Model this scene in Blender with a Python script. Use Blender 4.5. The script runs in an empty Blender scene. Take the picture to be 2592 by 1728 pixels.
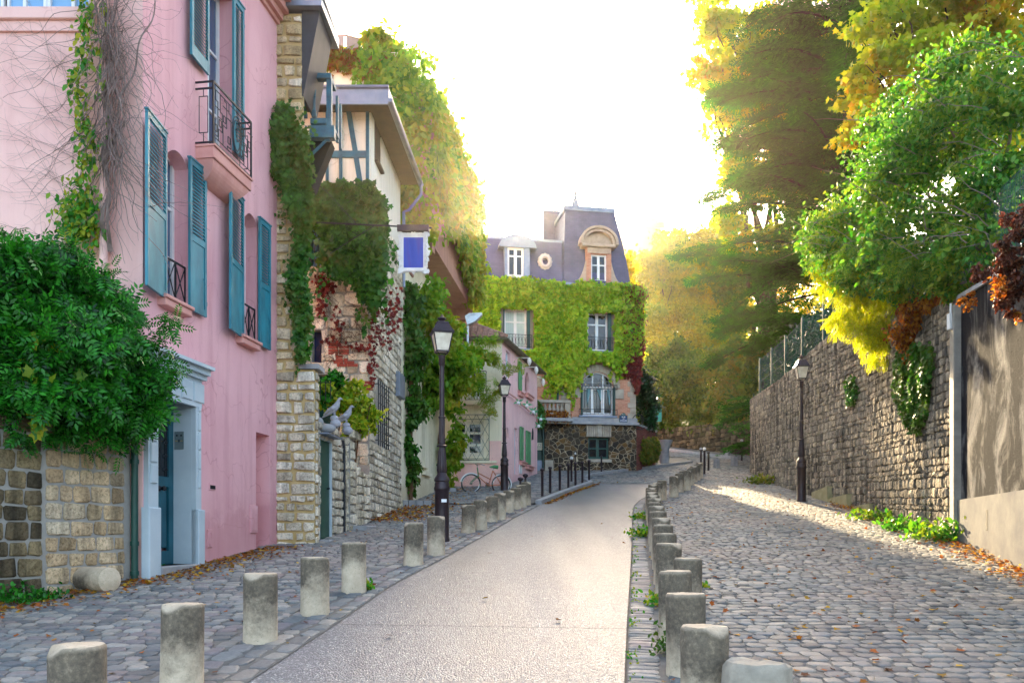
import bpy, math, random
import numpy as np
from mathutils import Vector, Matrix
random.seed(7)
sc = bpy.context.scene
R = math.radians
# ------------------------------------------------------------------ camera
CAMZ = 1.69
cd = bpy.data.cameras.new('camera'); cam = bpy.data.objects.new('camera', cd)
sc.collection.objects.link(cam); sc.camera = cam
cam.location = (0, 0, CAMZ); cam.rotation_euler = (R(90), 0, 0)
cd.sensor_width = 36; cd.lens = 28; cd.shift_y = .1854; cd.clip_end = 3000; cd.clip_start = .05
# ------------------------------------------------------------------ light
SUN_EL, SUN_AZ = 20.3, 1.4          # azimuth to the right of the view direction
w = bpy.data.worlds.new('World'); sc.world = w; w.use_nodes = True
nt = w.node_tree; bg = nt.nodes['Background']
sky = nt.nodes.new('ShaderNodeTexSky'); sky.sky_type = 'NISHITA'; sky.sun_disc = False
sky.sun_elevation = R(SUN_EL); sky.sun_rotation = R(SUN_AZ); sky.altitude = 60
sky.air_density = .75; sky.dust_density = 3.5; sky.ozone_density = .4
tn = nt.nodes.new('ShaderNodeMix'); tn.data_type = 'RGBA'; tn.blend_type = 'MULTIPLY'; tn.inputs[0].default_value = 1; tn.inputs[7].default_value = (1.06, .99, .885, 1)
nt.links.new(sky.outputs[0], tn.inputs[6]); nt.links.new(tn.outputs[2], bg.inputs[0]); bg.inputs[1].default_value = .15
sd = bpy.data.lights.new('sun', 'SUN'); sun = bpy.data.objects.new('sun', sd); sc.collection.objects.link(sun)
sd.energy = 4.4; sd.angle = R(.6); sd.color = (1.0, .77, .46)
sdir = Vector((math.sin(R(SUN_AZ)) * math.cos(R(SUN_EL)), math.cos(R(SUN_AZ)) * math.cos(R(SUN_EL)), math.sin(R(SUN_EL))))
sun.rotation_euler = sdir.to_track_quat('Z', 'Y').to_euler(); sun.location = (0, 60, 60)
vs = sc.view_settings; vs.view_transform = 'Standard'; vs.look = 'None'; vs.gamma = 1; vs.exposure = 2.92
sc.cycles.use_denoising = True
sc.cycles.max_bounces = 8; sc.cycles.transparent_max_bounces = 6; sc.cycles.diffuse_bounces = 4
sc.cycles.volume_bounces = 0; sc.cycles.sample_clamp_indirect = 6
# ------------------------------------------------------------------ helpers
F = 2016.0; CX = 1296.0; HY = 1344.5           # the photograph's focal length, centre and horizon in its pixels
CROPS = dict(c1=(0, 0, 2.614), c2=(0, 500, 2.614), c3=(0, 1050, 2.3125), c4=(660, 0, 2.8), c5=(660, 500, 3.408), c6=(660, 900, 3.137),
    c7=(1140, 480, 3.92), c8=(1140, 780, 3.267), d1=(1700, 0, 2.613), d2=(1700, 500, 2.613), d3=(1500, 1000, 3.92), d4=(1992, 900, 2.903),
    d5=(1500, 1300, 2.154), d6=(600, 1250, 2.138), d7=(1120, 1050, 5.6), d8=(1700, 950, 5.228), e1=(1330, 1000, 7.84), e2=(1530, 980, 8.713),
    e3=(1140, 840, 7.129), e4=(1240, 920, 4.9), e5=(340, 900, 2.8), e6=(760, 900, 3.483), e7=(700, 180, 5.6), e8=(1060, 760, 6.53),
    f1=(1550, 480, 2.6125), f2=(2300, 350, 3.483), f3=(1060, 1040, 6.03), f4=(980, 280, 3.564), f6=(1240, 1180, 5.88), D=(0, 0, 1 / 1.10204))
def S(t, x, y):
    o = CROPS[t]; return o[0] + x / o[2], o[1] + y / o[2]
def g(y):                                      # height of the street, which climbs away from the camera
    y2 = min(y, 48.0); z = .096 * y2 + .00125 * max(0, y2 - 12) ** 2
    if y > 48: z += .186 * (min(y, 62) - 48) + .06 * (min(max(y, 62), 110) - 62)
    return z
def at(p, Y):                                  # photo point at a distance -> world
    return Vector(((p[0] - CX) / F * Y, Y, CAMZ + (HY - p[1]) / F * Y))
def gp(p, dz=0):                               # photo point on the street -> world x, y
    s = (HY - p[1]) / F; lo, hi = 1.0, 60.0
    f = lambda Y: (CAMZ + s * Y) - (g(Y) + dz)
    for _ in range(60):
        m = (lo + hi) / 2
        if f(m) > 0: lo = m
        else: hi = m
    return ((p[0] - CX) / F * lo, lo)
def D(x, y): return S('D', x, y)
class Wall:
    def __init__(s, a, b):
        s.a = Vector((a[0], a[1])); s.b = Vector((b[0], b[1])); s.L = (s.b - s.a).length
        s.u = (s.b - s.a) / s.L; s.n = Vector((s.u.y, -s.u.x))
    def at(s, u, z, o=0):
        p = s.a + s.u * u + s.n * o; return (p.x, p.y, z)
    def px(s, p, o=0):
        k = (p[0] - CX) / F; a = s.a + s.n * o
        Y = (a.x * s.u.y - a.y * s.u.x) / (k * s.u.y - s.u.x)
        u = (Vector((k * Y, Y)) - a).dot(s.u)
        return u, CAMZ + (HY - p[1]) / F * Y
    def ux(s, p, o=0): return s.px(p, o)[0]
    def zx(s, p, o=0): return s.px(p, o)[1]
class MB:
    def __init__(s): s.v = []; s.f = []
    def add(s, vs, fs):
        n = len(s.v); s.v += [tuple(v) for v in vs]; s.f += [tuple(i + n for i in f) for f in fs]
    def hexa(s, p):
        s.add(p, [(0, 3, 2, 1), (4, 5, 6, 7), (0, 1, 5, 4), (1, 2, 6, 5), (2, 3, 7, 6), (3, 0, 4, 7)])
    def box(s, x0, x1, y0, y1, z0, z1):
        s.hexa([(x0, y0, z0), (x1, y0, z0), (x1, y1, z0), (x0, y1, z0), (x0, y0, z1), (x1, y0, z1), (x1, y1, z1), (x0, y1, z1)])
    def wbox(s, W, u0, u1, z0, z1, o0, o1, b=0):
        if b <= 0:
            s.hexa([W.at(u0, z0, o1), W.at(u1, z0, o1), W.at(u1, z0, o0), W.at(u0, z0, o0), W.at(u0, z1, o1), W.at(u1, z1, o1), W.at(u1, z1, o0), W.at(u0, z1, o0)])
        else:
            A = [W.at(u0, z0, o0), W.at(u1, z0, o0), W.at(u1, z1, o0), W.at(u0, z1, o0)]
            B = [W.at(u0, z0, o1 - b), W.at(u1, z0, o1 - b), W.at(u1, z1, o1 - b), W.at(u0, z1, o1 - b)]
            Cc = [W.at(u0 + b, z0 + b, o1), W.at(u1 - b, z0 + b, o1), W.at(u1 - b, z1 - b, o1), W.at(u0 + b, z1 - b, o1)]
            s.add(A + B + Cc, [(0, 1, 5, 4), (1, 2, 6, 5), (2, 3, 7, 6), (3, 0, 4, 7), (4, 5, 9, 8), (5, 6, 10, 9), (6, 7, 11, 10), (7, 4, 8, 11), (8, 9, 10, 11), (3, 2, 1, 0)])
    def wpoly(s, W, pts, o0, o1):
        n = len(pts)
        s.add([W.at(u, z, o1) for u, z in pts] + [W.at(u, z, o0) for u, z in pts],
              [tuple(range(n)), tuple(range(2 * n - 1, n - 1, -1))] + [(i, (i + 1) % n, n + (i + 1) % n, n + i) for i in range(n)])
    def poly(s, pts): s.add(pts, [tuple(range(len(pts)))])
    def tube(s, pts, r, n=8, cap=True):
        pts = [Vector(p) for p in pts]; m = len(pts)
        if not hasattr(r, '__len__'): r = [r] * m
        rings = []; ref = None
        for i, p in enumerate(pts):
            t = (pts[min(i + 1, m - 1)] - pts[max(i - 1, 0)])
            if t.length < 1e-9: t = Vector((0, 0, 1))
            t.normalize()
            if ref is None: ref = Vector((0, 0, 1)) if abs(t.z) < .9 else Vector((1, 0, 0))
            a = t.cross(ref)
            if a.length < 1e-5: a = t.cross(Vector((0, 1, 0)))
            a.normalize(); b = t.cross(a); ref = -b if False else ref
            rings.append([p + (a * math.cos(2 * math.pi * k / n) + b * math.sin(2 * math.pi * k / n)) * r[i] for k in range(n)])
        fs = [(i * n + k, i * n + (k + 1) % n, (i + 1) * n + (k + 1) % n, (i + 1) * n + k) for i in range(m - 1) for k in range(n)]
        if cap: fs += [tuple(range(n - 1, -1, -1)), tuple(range((m - 1) * n, m * n))]
        s.add([v for q in rings for v in q], fs)
    def lathe(s, c, prof, n=20, flute=0):
        vs = []
        for r, z in prof:
            for k in range(n):
                rr = r * (1 - (flute if k % 2 else 0)); a = 2 * math.pi * k / n
                vs.append((c[0] + rr * math.cos(a), c[1] + rr * math.sin(a), c[2] + z))
        m = len(prof)
        fs = [(i * n + k, i * n + (k + 1) % n, (i + 1) * n + (k + 1) % n, (i + 1) * n + k) for i in range(m - 1) for k in range(n)]
        fs += [tuple(range(n - 1, -1, -1)), tuple(range((m - 1) * n, m * n))]
        s.add(vs, fs)
    def frust(s, c, z0, z1, a0, b0, a1, b1):     # rectangular frustum
        s.hexa([(c[0] - a0, c[1] - b0, z0), (c[0] + a0, c[1] - b0, z0), (c[0] + a0, c[1] + b0, z0), (c[0] - a0, c[1] + b0, z0),
                (c[0] - a1, c[1] - b1, z1), (c[0] + a1, c[1] - b1, z1), (c[0] + a1, c[1] + b1, z1), (c[0] - a1, c[1] + b1, z1)])
def wloc(o):
    v = Vector((0, 0, 0))
    while o: v += o.location; o = o.parent
    return v
def setp(o, label=None, cat=None, group=None, kind=None):
    if label: o['label'] = label
    if cat: o['category'] = cat
    if group: o['group'] = group
    if kind: o['kind'] = kind
    return o
def link(name, me, parent=None, local=False, **k):
    o = bpy.data.objects.new(name, me); sc.collection.objects.link(o)
    if parent:
        o.parent = parent
        if not local: o.location = -wloc(parent)
    return setp(o, **k)
def obj(name, mb, mat, parent=None, smooth=False, local=False, **k):
    me = bpy.data.meshes.new(name); me.from_pydata(mb.v, [], mb.f); me.update()
    if mat: me.materials.append(mat)
    if smooth:
        me.polygons.foreach_set('use_smooth', [True] * len(me.polygons))
        try: me.set_sharp_from_angle(angle=R(40))
        except Exception: pass
    return link(name, me, parent, local, **k)
def pieces(mb, gap=.12):
    n = len(mb.v); par = list(range(n))
    def fd(i):
        while par[i] != i: par[i] = par[par[i]]; i = par[i]
        return i
    for f in mb.f:
        r = fd(f[0])
        for k in f[1:]: par[fd(k)] = r
    gr = {}
    for i in range(n): gr.setdefault(fd(i), []).append(i)
    bx = [[min(mb.v[i][k] for i in g_) - gap / 2 for k in range(3)] + [max(mb.v[i][k] for i in g_) + gap / 2 for k in range(3)] + [set(g_)] for g_ in gr.values()]
    ch = True
    while ch:
        ch = False
        for i in range(len(bx)):
            for j in range(len(bx) - 1, i, -1):
                A_, B_ = bx[i], bx[j]
                if all(A_[k] <= B_[k + 3] and B_[k] <= A_[k + 3] for k in range(3)):
                    bx[i] = [min(A_[k], B_[k]) for k in range(3)] + [max(A_[k + 3], B_[k + 3]) for k in range(3)] + [A_[6] | B_[6]]; del bx[j]; ch = True
    out = []
    for b in bx:
        ids = sorted(b[6]); mp = {i: k for k, i in enumerate(ids)}; m2 = MB(); m2.v = [mb.v[i] for i in ids]; m2.f = [tuple(mp[i] for i in f) for f in mb.f if f[0] in mp]; out.append(m2)
    return out
def objs(name, mb, mat, parent=None, gap=.12, **k): return [obj(name, p, mat, parent, **k) for p in pieces(mb, gap)]
def thing(name, label, cat, loc, group=None):
    o = bpy.data.objects.new(name, None); sc.collection.objects.link(o); o.location = loc; o.empty_display_size = .2
    return setp(o, label, cat, group)
def copy_tree(o, parent=None):
    c = o.copy(); sc.collection.objects.link(c); c.parent = parent
    for ch in [x for x in sc.objects if x.parent == o]: copy_tree(ch, c)
    return c
# ------------------------------------------------------------------ materials
def col(c):
    if isinstance(c, str):
        v = [int(c[i:i + 2], 16) / 255 for i in (0, 2, 4)]
        return tuple(x / 12.92 if x <= .04045 else ((x + .055) / 1.055) ** 2.4 for x in v) + (1,)
    return tuple(c) + ((1,) if len(c) == 3 else ())
class NG:
    def __init__(s, name):
        s.m = bpy.data.materials.new(name); s.m.use_nodes = True; s.t = s.m.node_tree; s.N = s.t.nodes; s.b = s.N['Principled BSDF']; s.out = s.N['Material Output']
        s.co = s.N.new('ShaderNodeTexCoord').outputs['Object']
    def l(s, a, b): s.t.links.new(a, b)
    def n(s, k, ins=None, **kw):
        x = s.N.new('ShaderNode' + k)
        for a, v in kw.items(): setattr(x, a, v)
        for a, v in (ins or {}).items():
            i = x.inputs[a]
            if isinstance(v, bpy.types.NodeSocket): s.l(v, i)
            else: i.default_value = v
        return x
    def map(s, sc_=(1, 1, 1), rot=(0, 0, 0), src=None):
        return s.n('Mapping', {'Vector': src or s.co, 'Scale': sc_, 'Rotation': rot}).outputs[0]
    def noise(s, scale, detail=4, rough=.55, vec=None, dist=0):
        return s.n('TexNoise', {'Vector': vec or s.co, 'Scale': scale, 'Detail': detail, 'Roughness': rough, 'Distortion': dist}).outputs[0]
    def ramp(s, fac, stops, interp='LINEAR'):
        x = s.n('ValToRGB', {'Fac': fac}); e = x.color_ramp; e.interpolation = interp
        while len(e.elements) < len(stops): e.elements.new(.5)
        for q, (p, c) in zip(e.elements, stops): q.position = p; q.color = col(c)
        return x.outputs[0]
    def mix(s, f, a, b, mode='MIX'):
        x = s.n('Mix', data_type='RGBA', blend_type=mode)
        for i, v in ((0, f), (6, a), (7, b)):
            if isinstance(v, bpy.types.NodeSocket): s.l(v, x.inputs[i])
            else: x.inputs[i].default_value = v if i == 0 else col(v)
        return x.outputs[2]
    def math(s, op, a, b=0, clamp=False):
        x = s.n('Math', operation=op, use_clamp=clamp)
        for i, v in ((0, a), (1, b)):
            if isinstance(v, bpy.types.NodeSocket): s.l(v, x.inputs[i])
            else: x.inputs[i].default_value = v
        return x.outputs[0]
    def bump(s, h, strength=.3, dist=.02, prev=None):
        d = {'Height': h, 'Strength': strength, 'Distance': dist}
        if prev: d['Normal'] = prev
        return s.n('Bump', d).outputs[0]
    def fin(s, c=None, rough=.7, nrm=None, metal=0, spec=None):
        if c is not None:
            if isinstance(c, bpy.types.NodeSocket): s.l(c, s.b.inputs['Base Color'])
            else: s.b.inputs['Base Color'].default_value = col(c)
        if isinstance(rough, bpy.types.NodeSocket): s.l(rough, s.b.inputs['Roughness'])
        else: s.b.inputs['Roughness'].default_value = rough
        s.b.inputs['Metallic'].default_value = metal
        if spec is not None: s.b.inputs['Specular IOR Level'].default_value = spec
        if nrm: s.l(nrm, s.b.inputs['Normal'])
        return s.m
def M_simple(name, c1, c2=None, scale=3, rough=.7, bump=.15, bscale=25, metal=0, stretch=(1, 1, 1), dist=.01, detail=5, lo=.3, hi=.7, spec=None):
    q = NG(name); v = q.map(stretch)
    c = q.ramp(q.noise(scale, detail, .6, v), [(lo, c1), (hi, c2 or c1)])
    return q.fin(c, rough, q.bump(q.noise(bscale, 5, .6, v), bump, dist), metal, spec)
def M_stone(name, cols, mortar_stain=None, scale=5, island=True, bump=.6, streak=0, streak_col='1c1c1e', bscale=18, rough=.9, moss=None):
    q = NG(name)
    r = q.n('NewGeometry').outputs['Random Per Island']
    k = [(i / max(1, len(cols) - 1), c) for i, c in enumerate(cols)]
    c = q.ramp(r, k)
    nz = q.noise(scale, 6, .65)
    c = q.mix(.55, c, q.ramp(nz, [(.25, (.25, .23, .2)), (.5, (.6, .57, .52)), (.75, (1, .97, .9))]), 'MULTIPLY')
    c = q.mix(1, c, (1.55, 1.55, 1.55), 'MULTIPLY')
    c = q.mix(.75, c, q.ramp(q.noise(scale * 6, 5, .75), [(.36, (.35, .32, .28)), (.52, (1, 1, 1))]), 'MULTIPLY')
    if streak:
        s1 = q.noise(1.0, 5, .6, q.map((5, 5, .5))); s2 = q.noise(.35, 3, .5)
        f = q.math('MULTIPLY', q.ramp(s1, [(.42, (0, 0, 0)), (.58, (1, 1, 1))]), q.ramp(s2, [(.34, (0, 0, 0)), (.5, (1, 1, 1))]))
        c = q.mix(q.math('MULTIPLY', f, streak), c, streak_col)
    if moss:
        c = q.mix(q.ramp(q.noise(1.3, 5, .7), [(.55, (0, 0, 0)), (.68, (.6, .6, .6))]), c, moss)
    b = q.bump(q.noise(bscale, 6, .7), bump, .045); b = q.bump(q.n('TexVoronoi', {'Scale': bscale * .8, 'Vector': q.co}).outputs[0], bump * .5, .03, b)
    return q.fin(c, rough, b, spec=.12)
def M_leaf(name, cols, cols2=None, trans=.4, rough=.5, nscale=.5, tint=(1.5, 1.35, .5), spec=.35):
    q = NG(name)
    r = q.n('NewGeometry').outputs['Random Per Island']
    c = q.ramp(r, [(i / max(1, len(cols) - 1), x) for i, x in enumerate(cols)])
    if cols2:
        c2 = q.ramp(r, [(i / max(1, len(cols2) - 1), x) for i, x in enumerate(cols2)])
        c = q.mix(q.ramp(q.noise(nscale, 3, .6), [(.44, (0, 0, 0)), (.58, (1, 1, 1))]), c, c2)
    m = q.fin(c, rough, spec=spec)
    tr = q.n('BsdfTranslucent', {'Color': q.mix(1, c, tint, 'MULTIPLY')})
    mx = q.n('MixShader', {0: trans}); q.l(q.b.outputs[0], mx.inputs[1]); q.l(tr.outputs[0], mx.inputs[2]); q.l(mx.outputs[0], q.out.inputs[0])
    return m
def M_glass(name, c='10161a', rough=.08):
    q = NG(name); return q.fin(c, rough, spec=.6)
# ------------------------------------------------------------------ leaves
TPL = {}
def _t(name, v, f, n_isl=1): TPL[name] = (np.array(v, float), f)
_t('leaf', [(0, 0, 0), (.28, .35, .05), (.2, .75, .03), (0, 1, -.06), (-.2, .75, .03), (-.28, .35, .05), (0, .45, -.03)],
   [(0, 1, 6), (1, 2, 3, 6), (6, 3, 4, 5), (0, 6, 5)])
_t('ivy', [(0, 0, 0), (.45, -.05, .05), (.38, .35, .02), (.5, .62, .06), (.2, .62, 0), (0, 1, -.08), (-.2, .62, 0), (-.5, .62, .06), (-.38, .35, .02), (-.45, -.05, .05), (0, .4, -.04)],
   [(0, 1, 2, 10), (10, 2, 3, 4), (10, 4, 5, 6), (10, 6, 7, 8), (0, 10, 8, 9)])
_t('quad', [(0, 0, 0), (.32, .5, .06), (0, 1, 0), (-.32, .5, .06)], [(0, 1, 2), (0, 2, 3)])
def _pin(n, wd, ln):
    v = []; f = []
    for i in range(n):
        t = .12 + .8 * (i + .5) / n; s = 1 - .35 * abs(t - .5)
        for sg in (-1, 1):
            b = len(v); a = math.radians(62)
            dx, dy = sg * math.sin(a), math.cos(a)
            L_ = ln * s
            p0 = (sg * .01, t, 0); px_, py_ = dy * sg * wd, -dx * sg * wd
            mx_, my_ = p0[0] + dx * L_ * .45, p0[1] + dy * L_ * .45
            v += [(p0[0], p0[1], 0), (mx_ + px_, my_ + py_, .01), (p0[0] + dx * L_, p0[1] + dy * L_, -.05), (mx_ - px_, my_ - py_, .01)]
            f.append((b, b + 1, b + 2, b + 3) if sg > 0 else (b + 3, b + 2, b + 1, b))
    b = len(v); v += [(0, .9, 0), (wd, 1.02, .01), (0, 1.2, -.03), (-wd, 1.02, .01)]; f.append((b, b + 1, b + 2, b + 3))
    return v, f
_t('pinnate', *_pin(5, .06, .34)); _t('pinnate7', *_pin(8, .035, .25))
def _spray(n, wd):
    v = []; f = []
    for i in range(n):
        t = i / n; a = (-1 if i % 2 else 1) * math.radians(38 + 14 * (i % 3)); L_ = .5 * (1 - .55 * t) + .08
        b = len(v); dx, dy = math.sin(a), math.cos(a); z = (.04 if i % 3 else -.06)
        v += [(-wd, t * .8, 0), (dx * L_ * .6 - wd * dy, t * .8 + dy * L_ * .6 + wd * dx, z), (dx * L_, t * .8 + dy * L_, z - .05), (dx * L_ * .6 + wd * dy, t * .8 + dy * L_ * .6 - wd * dx, z)]
        f.append((b, b + 1, b + 2, b + 3))
    return v, f
_t('spray', *_spray(9, .05))
def unit(a): return a / np.maximum(np.linalg.norm(a, axis=1, keepdims=True), 1e-9)
def leaf_arrays(P, T, N_, size, tpl):
    tv, tf = TPL[tpl]; n = len(P)
    T = unit(T); X = unit(np.cross(T, N_)); Z = np.cross(X, T)
    V = (P[:, None, :] + size[:, None, None] * (tv[None, :, 0:1] * X[:, None, :] + tv[None, :, 1:2] * T[:, None, :] + tv[None, :, 2:3] * Z[:, None, :])).reshape(-1, 3)
    k = len(tv); lens = np.tile(np.array([len(x) for x in tf]), n)
    idx = np.concatenate([np.array(x) for x in tf]); L_ = (np.arange(n)[:, None] * k + idx[None, :]).reshape(-1)
    return V, L_, lens
def leaves(name, chunks, mat, parent=None, **k):
    Vs = []; Ls = []; Cs = []; off = 0
    for c in chunks:
        V, L_, ln = leaf_arrays(*c); Vs.append(V); Ls.append(L_ + off); Cs.append(ln); off += len(V)
    V = np.concatenate(Vs); L_ = np.concatenate(Ls); ln = np.concatenate(Cs)
    me = bpy.data.meshes.new(name); me.vertices.add(len(V)); me.vertices.foreach_set('co', V.astype(np.float32).ravel())
    me.loops.add(len(L_)); me.loops.foreach_set('vertex_index', L_.astype(np.int32))
    me.polygons.add(len(ln)); st = np.concatenate([[0], np.cumsum(ln)[:-1]])
    me.polygons.foreach_set('loop_start', st.astype(np.int32)); me.update(calc_edges=True); me.validate()
    me.materials.append(mat)
    return link(name, me, parent, **k)
rng = np.random.default_rng(11)
def orient(n, down=.6, out=None, spread=.6):
    t = rng.normal(size=(n, 3)) * spread + np.array([0, 0, -down]); nn = rng.normal(size=(n, 3)) * spread
    nn = nn + (np.array(out) if out is not None else np.array([0, 0, 1.0])); return t, nn
def blob_pts(blobs, n, sub=14, sig=.28, shell=.5):
    """blobs: (cx,cy,cz,rx,ry,rz); leaves gather in small clumps near each blob's outer part"""
    vol = np.array([b[3] * b[5] * (b[4] ** .5) for b in blobs]); pr = vol / vol.sum(); out = []
    for b, p in zip(blobs, pr):
        m = max(20, int(n * p)); ns = max(6, int(sub * (b[3] * b[4] * b[5]) ** .4 * 2.2))
        d = unit(rng.normal(size=(ns, 3))); rr = rng.uniform(shell, 1.0, size=(ns, 1)); c = d * rr * np.array(b[3:6]) + np.array(b[:3])
        which = rng.integers(0, ns, m); s = sig * (b[3] * b[5]) ** .5 * rng.uniform(.5, 1.3, size=(ns, 1))
        out.append(c[which] + rng.normal(size=(m, 3)) * s[which] * np.array([1, 1, .7]))
    return np.concatenate(out)
def in_poly(x, y, poly):
    n = len(poly); inside = np.zeros(len(x), bool); j = n - 1
    for i in range(n):
        xi, yi = poly[i]; xj, yj = poly[j]
        c = ((yi > y) != (yj > y)) & (x < (xj - xi) * (y - yi) / ((yj - yi) + 1e-12) + xi)
        inside ^= c; j = i
    return inside
def ivy_pts(W, poly, n, thick=.18, edge=.08, holes=(), o0=.03):
    """poly in (u,z) on the wall; ragged edge, thickness in front of the wall"""
    P = np.array(poly); lo = P.min(0); hi = P.max(0); out = []
    while sum(len(o) for o in out) < n:
        q = rng.uniform(lo, hi, size=(n * 2, 2)); q = q[in_poly(q[:, 0], q[:, 1], poly)]
        q = q + rng.normal(size=q.shape) * edge
        for h in holes:
            q = q[~((q[:, 0] > h[0]) & (q[:, 0] < h[1]) & (q[:, 1] > h[2]) & (q[:, 1] < h[3]))]
        out.append(q)
    q = np.concatenate(out)[:n]
    area = (hi[0] - lo[0]) * (hi[1] - lo[1]); rc = max(.16, thick * 1.1); K = int(min(900, max(8, area / (rc * rc * 2.2)))); cc = rng.uniform(lo, hi, size=(K, 2)); dmin = np.full(n, 9.0)
    for c_ in cc: dmin = np.minimum(dmin, (q[:, 0] - c_[0]) ** 2 + ((q[:, 1] - c_[1]) * .8) ** 2)
    o = o0 + thick * (.25 + .75 * np.exp(-dmin / (rc * rc))) * rng.uniform(.35, 1.0, n)
    a = np.array([W.a.x, W.a.y]); u = np.array([W.u.x, W.u.y]); nn = np.array([W.n.x, W.n.y])
    xy = a + q[:, 0:1] * u + o[:, None] * nn
    return np.column_stack([xy, q[:, 1]])
def ivy_chunk(W, P, smin, smax, tpl='ivy', lift=.6):
    n = len(P); out = np.array([W.n.x, W.n.y, .25]); t = rng.normal(size=(n, 3)) * .45 + np.array([0, 0, -1.0]) + out * .25
    nn = rng.normal(size=(n, 3)) * .45 + out
    return (P, t, nn, rng.uniform(smin, smax, n), tpl)
# ------------------------------------------------------------------ masonry
def wall_holes(mb, W, u0, u1, z0, z1, holes=(), o=0, top=None):
    """front face of a wall with recessed openings (a, b, c, d, depth, arch rise)"""
    us = sorted({u0, u1, *[h[0] for h in holes], *[h[1] for h in holes]}); zs = sorted({z0, z1, *[h[2] for h in holes], *[h[3] for h in holes]})
    us = [x for x in us if u0 <= x <= u1]; zs = [x for x in zs if z0 <= x <= z1]
    for i in range(len(us) - 1):
        for j in range(len(zs) - 1):
            mu, mz = (us[i] + us[i + 1]) / 2, (zs[j] + zs[j + 1]) / 2
            if any(h[0] < mu < h[1] and h[2] < mz < h[3] for h in holes): continue
            mb.poly([W.at(us[i], zs[j], o), W.at(us[i + 1], zs[j], o), W.at(us[i + 1], zs[j + 1], o), W.at(us[i], zs[j + 1], o)])
    for h in holes:
        a, b, c, d, dep = h[:5]; rise = h[5] if len(h) > 5 else 0
        arc = [(b, d), (a, d)]
        if rise:
            n = 10; arc = [(b + (a - b) * k / n, d - rise + rise * (1 - (2 * k / n - 1) ** 2) ** (.5 if rise > .35 else 1)) for k in range(n + 1)]
            for k in range(n):
                (p, q), (r_, s_) = arc[k], arc[k + 1]
                mb.poly([W.at(r_, s_, o), W.at(p, q, o), W.at(p, d, o), W.at(r_, d, o)])
        loop = [(a, c), (b, c)] + arc
        for k in range(len(loop)):
            (p, q), (r_, s_) = loop[k], loop[(k + 1) % len(loop)]
            mb.poly([W.at(p, q, o), W.at(p, q, o - dep), W.at(r_, s_, o - dep), W.at(r_, s_, o)])
CH = [.12]
def stone(mb, W, a, b, c, d, out, jit, rnd, o=0):
    w_, h_ = b - a, d - c; k = min(w_, h_) * CH[0]
    pts = [(a + k, c), (b - k, c), (b, c + k), (b, d - k), (b - k, d), (a + k, d), (a, d - k), (a, c + k)]
    pts = [(x + rnd.uniform(-jit, jit), y + rnd.uniform(-jit, jit)) for x, y in pts]
    cx, cy = (a + b) / 2, (c + d) / 2; v = []
    for s_, oo in ((1, 0), (.985, out * .6), (.86, out)):
        v += [W.at(cx + (x - cx) * s_, cy + (y - cy) * s_, o + oo * (1 + (rnd.uniform(-.25, .25) if oo else 0))) for x, y in pts]
    v.append(W.at(cx, cy, o + out * rnd.uniform(.95, 1.35)))
    f = [(r * 8 + i, r * 8 + (i + 1) % 8, (r + 1) * 8 + (i + 1) % 8, (r + 1) * 8 + i) for r in (0, 1) for i in range(8)]
    f += [(16 + i, 16 + (i + 1) % 8, 24) for i in range(8)]
    mb.add(v, f)
def courses(mb, W, u0, u1, zlo, zhi, h, lmin, lmax, out=.035, jit=.012, gap=.02, holes=(), seed=1, hv=.2, o=0, tilt=0):
    rnd = random.Random(seed); fl = zlo if callable(zlo) else (lambda u: zlo); fh = zhi if callable(zhi) else (lambda u: zhi)
    z = min(fl(u0), fl(u1)) - h; top = max(fh(u0), fh(u1), fh((u0 + u1) / 2))
    while z < top:
        hh = h * rnd.uniform(1 - hv, 1 + hv); u = u0
        while u < u1 - .02:
            L_ = rnd.uniform(lmin, lmax); e = min(u + L_, u1)
            if u1 - e < lmin * .6: e = u1
            m = (u + e) / 2
            c, d = z + tilt * (m - u0), z + hh + tilt * (m - u0)
            if d > fl(m) and c < fh(m) - h * .3:
                d2 = min(d, fh(m)); segs = [(u, e)]
                for H in holes:
                    if H[2] < (c + d2) / 2 < H[3]:
                        ns = []
                        for s0, s1 in segs:
                            if H[1] <= s0 or H[0] >= s1: ns.append((s0, s1)); continue
                            if s0 < H[0]: ns.append((s0, H[0]))
                            if s1 > H[1]: ns.append((H[1], s1))
                        segs = ns
                for s0, s1 in segs:
                    if s1 - s0 > .05 and d2 - c > .04: stone(mb, W, s0 + gap / 2, s1 - gap / 2, c + gap / 2, d2 - gap / 2, out * rnd.uniform(.6, 1.3), jit, rnd, o)
            u = e
        z += hh
def M_brick(name, a='c46a48', b='a8523a', m='b9a58e', s=1.0, axes='xz', scale=4.2):
    q = NG(name); x = q.n('SeparateXYZ', {0: q.co}); v = q.n('CombineXYZ', {0: x.outputs[0], 1: x.outputs[2], 2: 0.0}).outputs[0]
    br = q.n('TexBrick', {'Vector': v, 'Scale': scale, 'Color1': col(a), 'Color2': col(b), 'Mortar': col(m), 'Mortar Size': .02, 'Brick Width': .9, 'Row Height': .28})
    c = q.mix(.6, br.outputs[0], q.ramp(q.noise(2.2, 5, .6), [(.3, (.5, .45, .42)), (.7, (1, 1, .97))]), 'MULTIPLY')
    return q.fin(c, .85, q.bump(br.outputs[1], -.4, .01))
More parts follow.
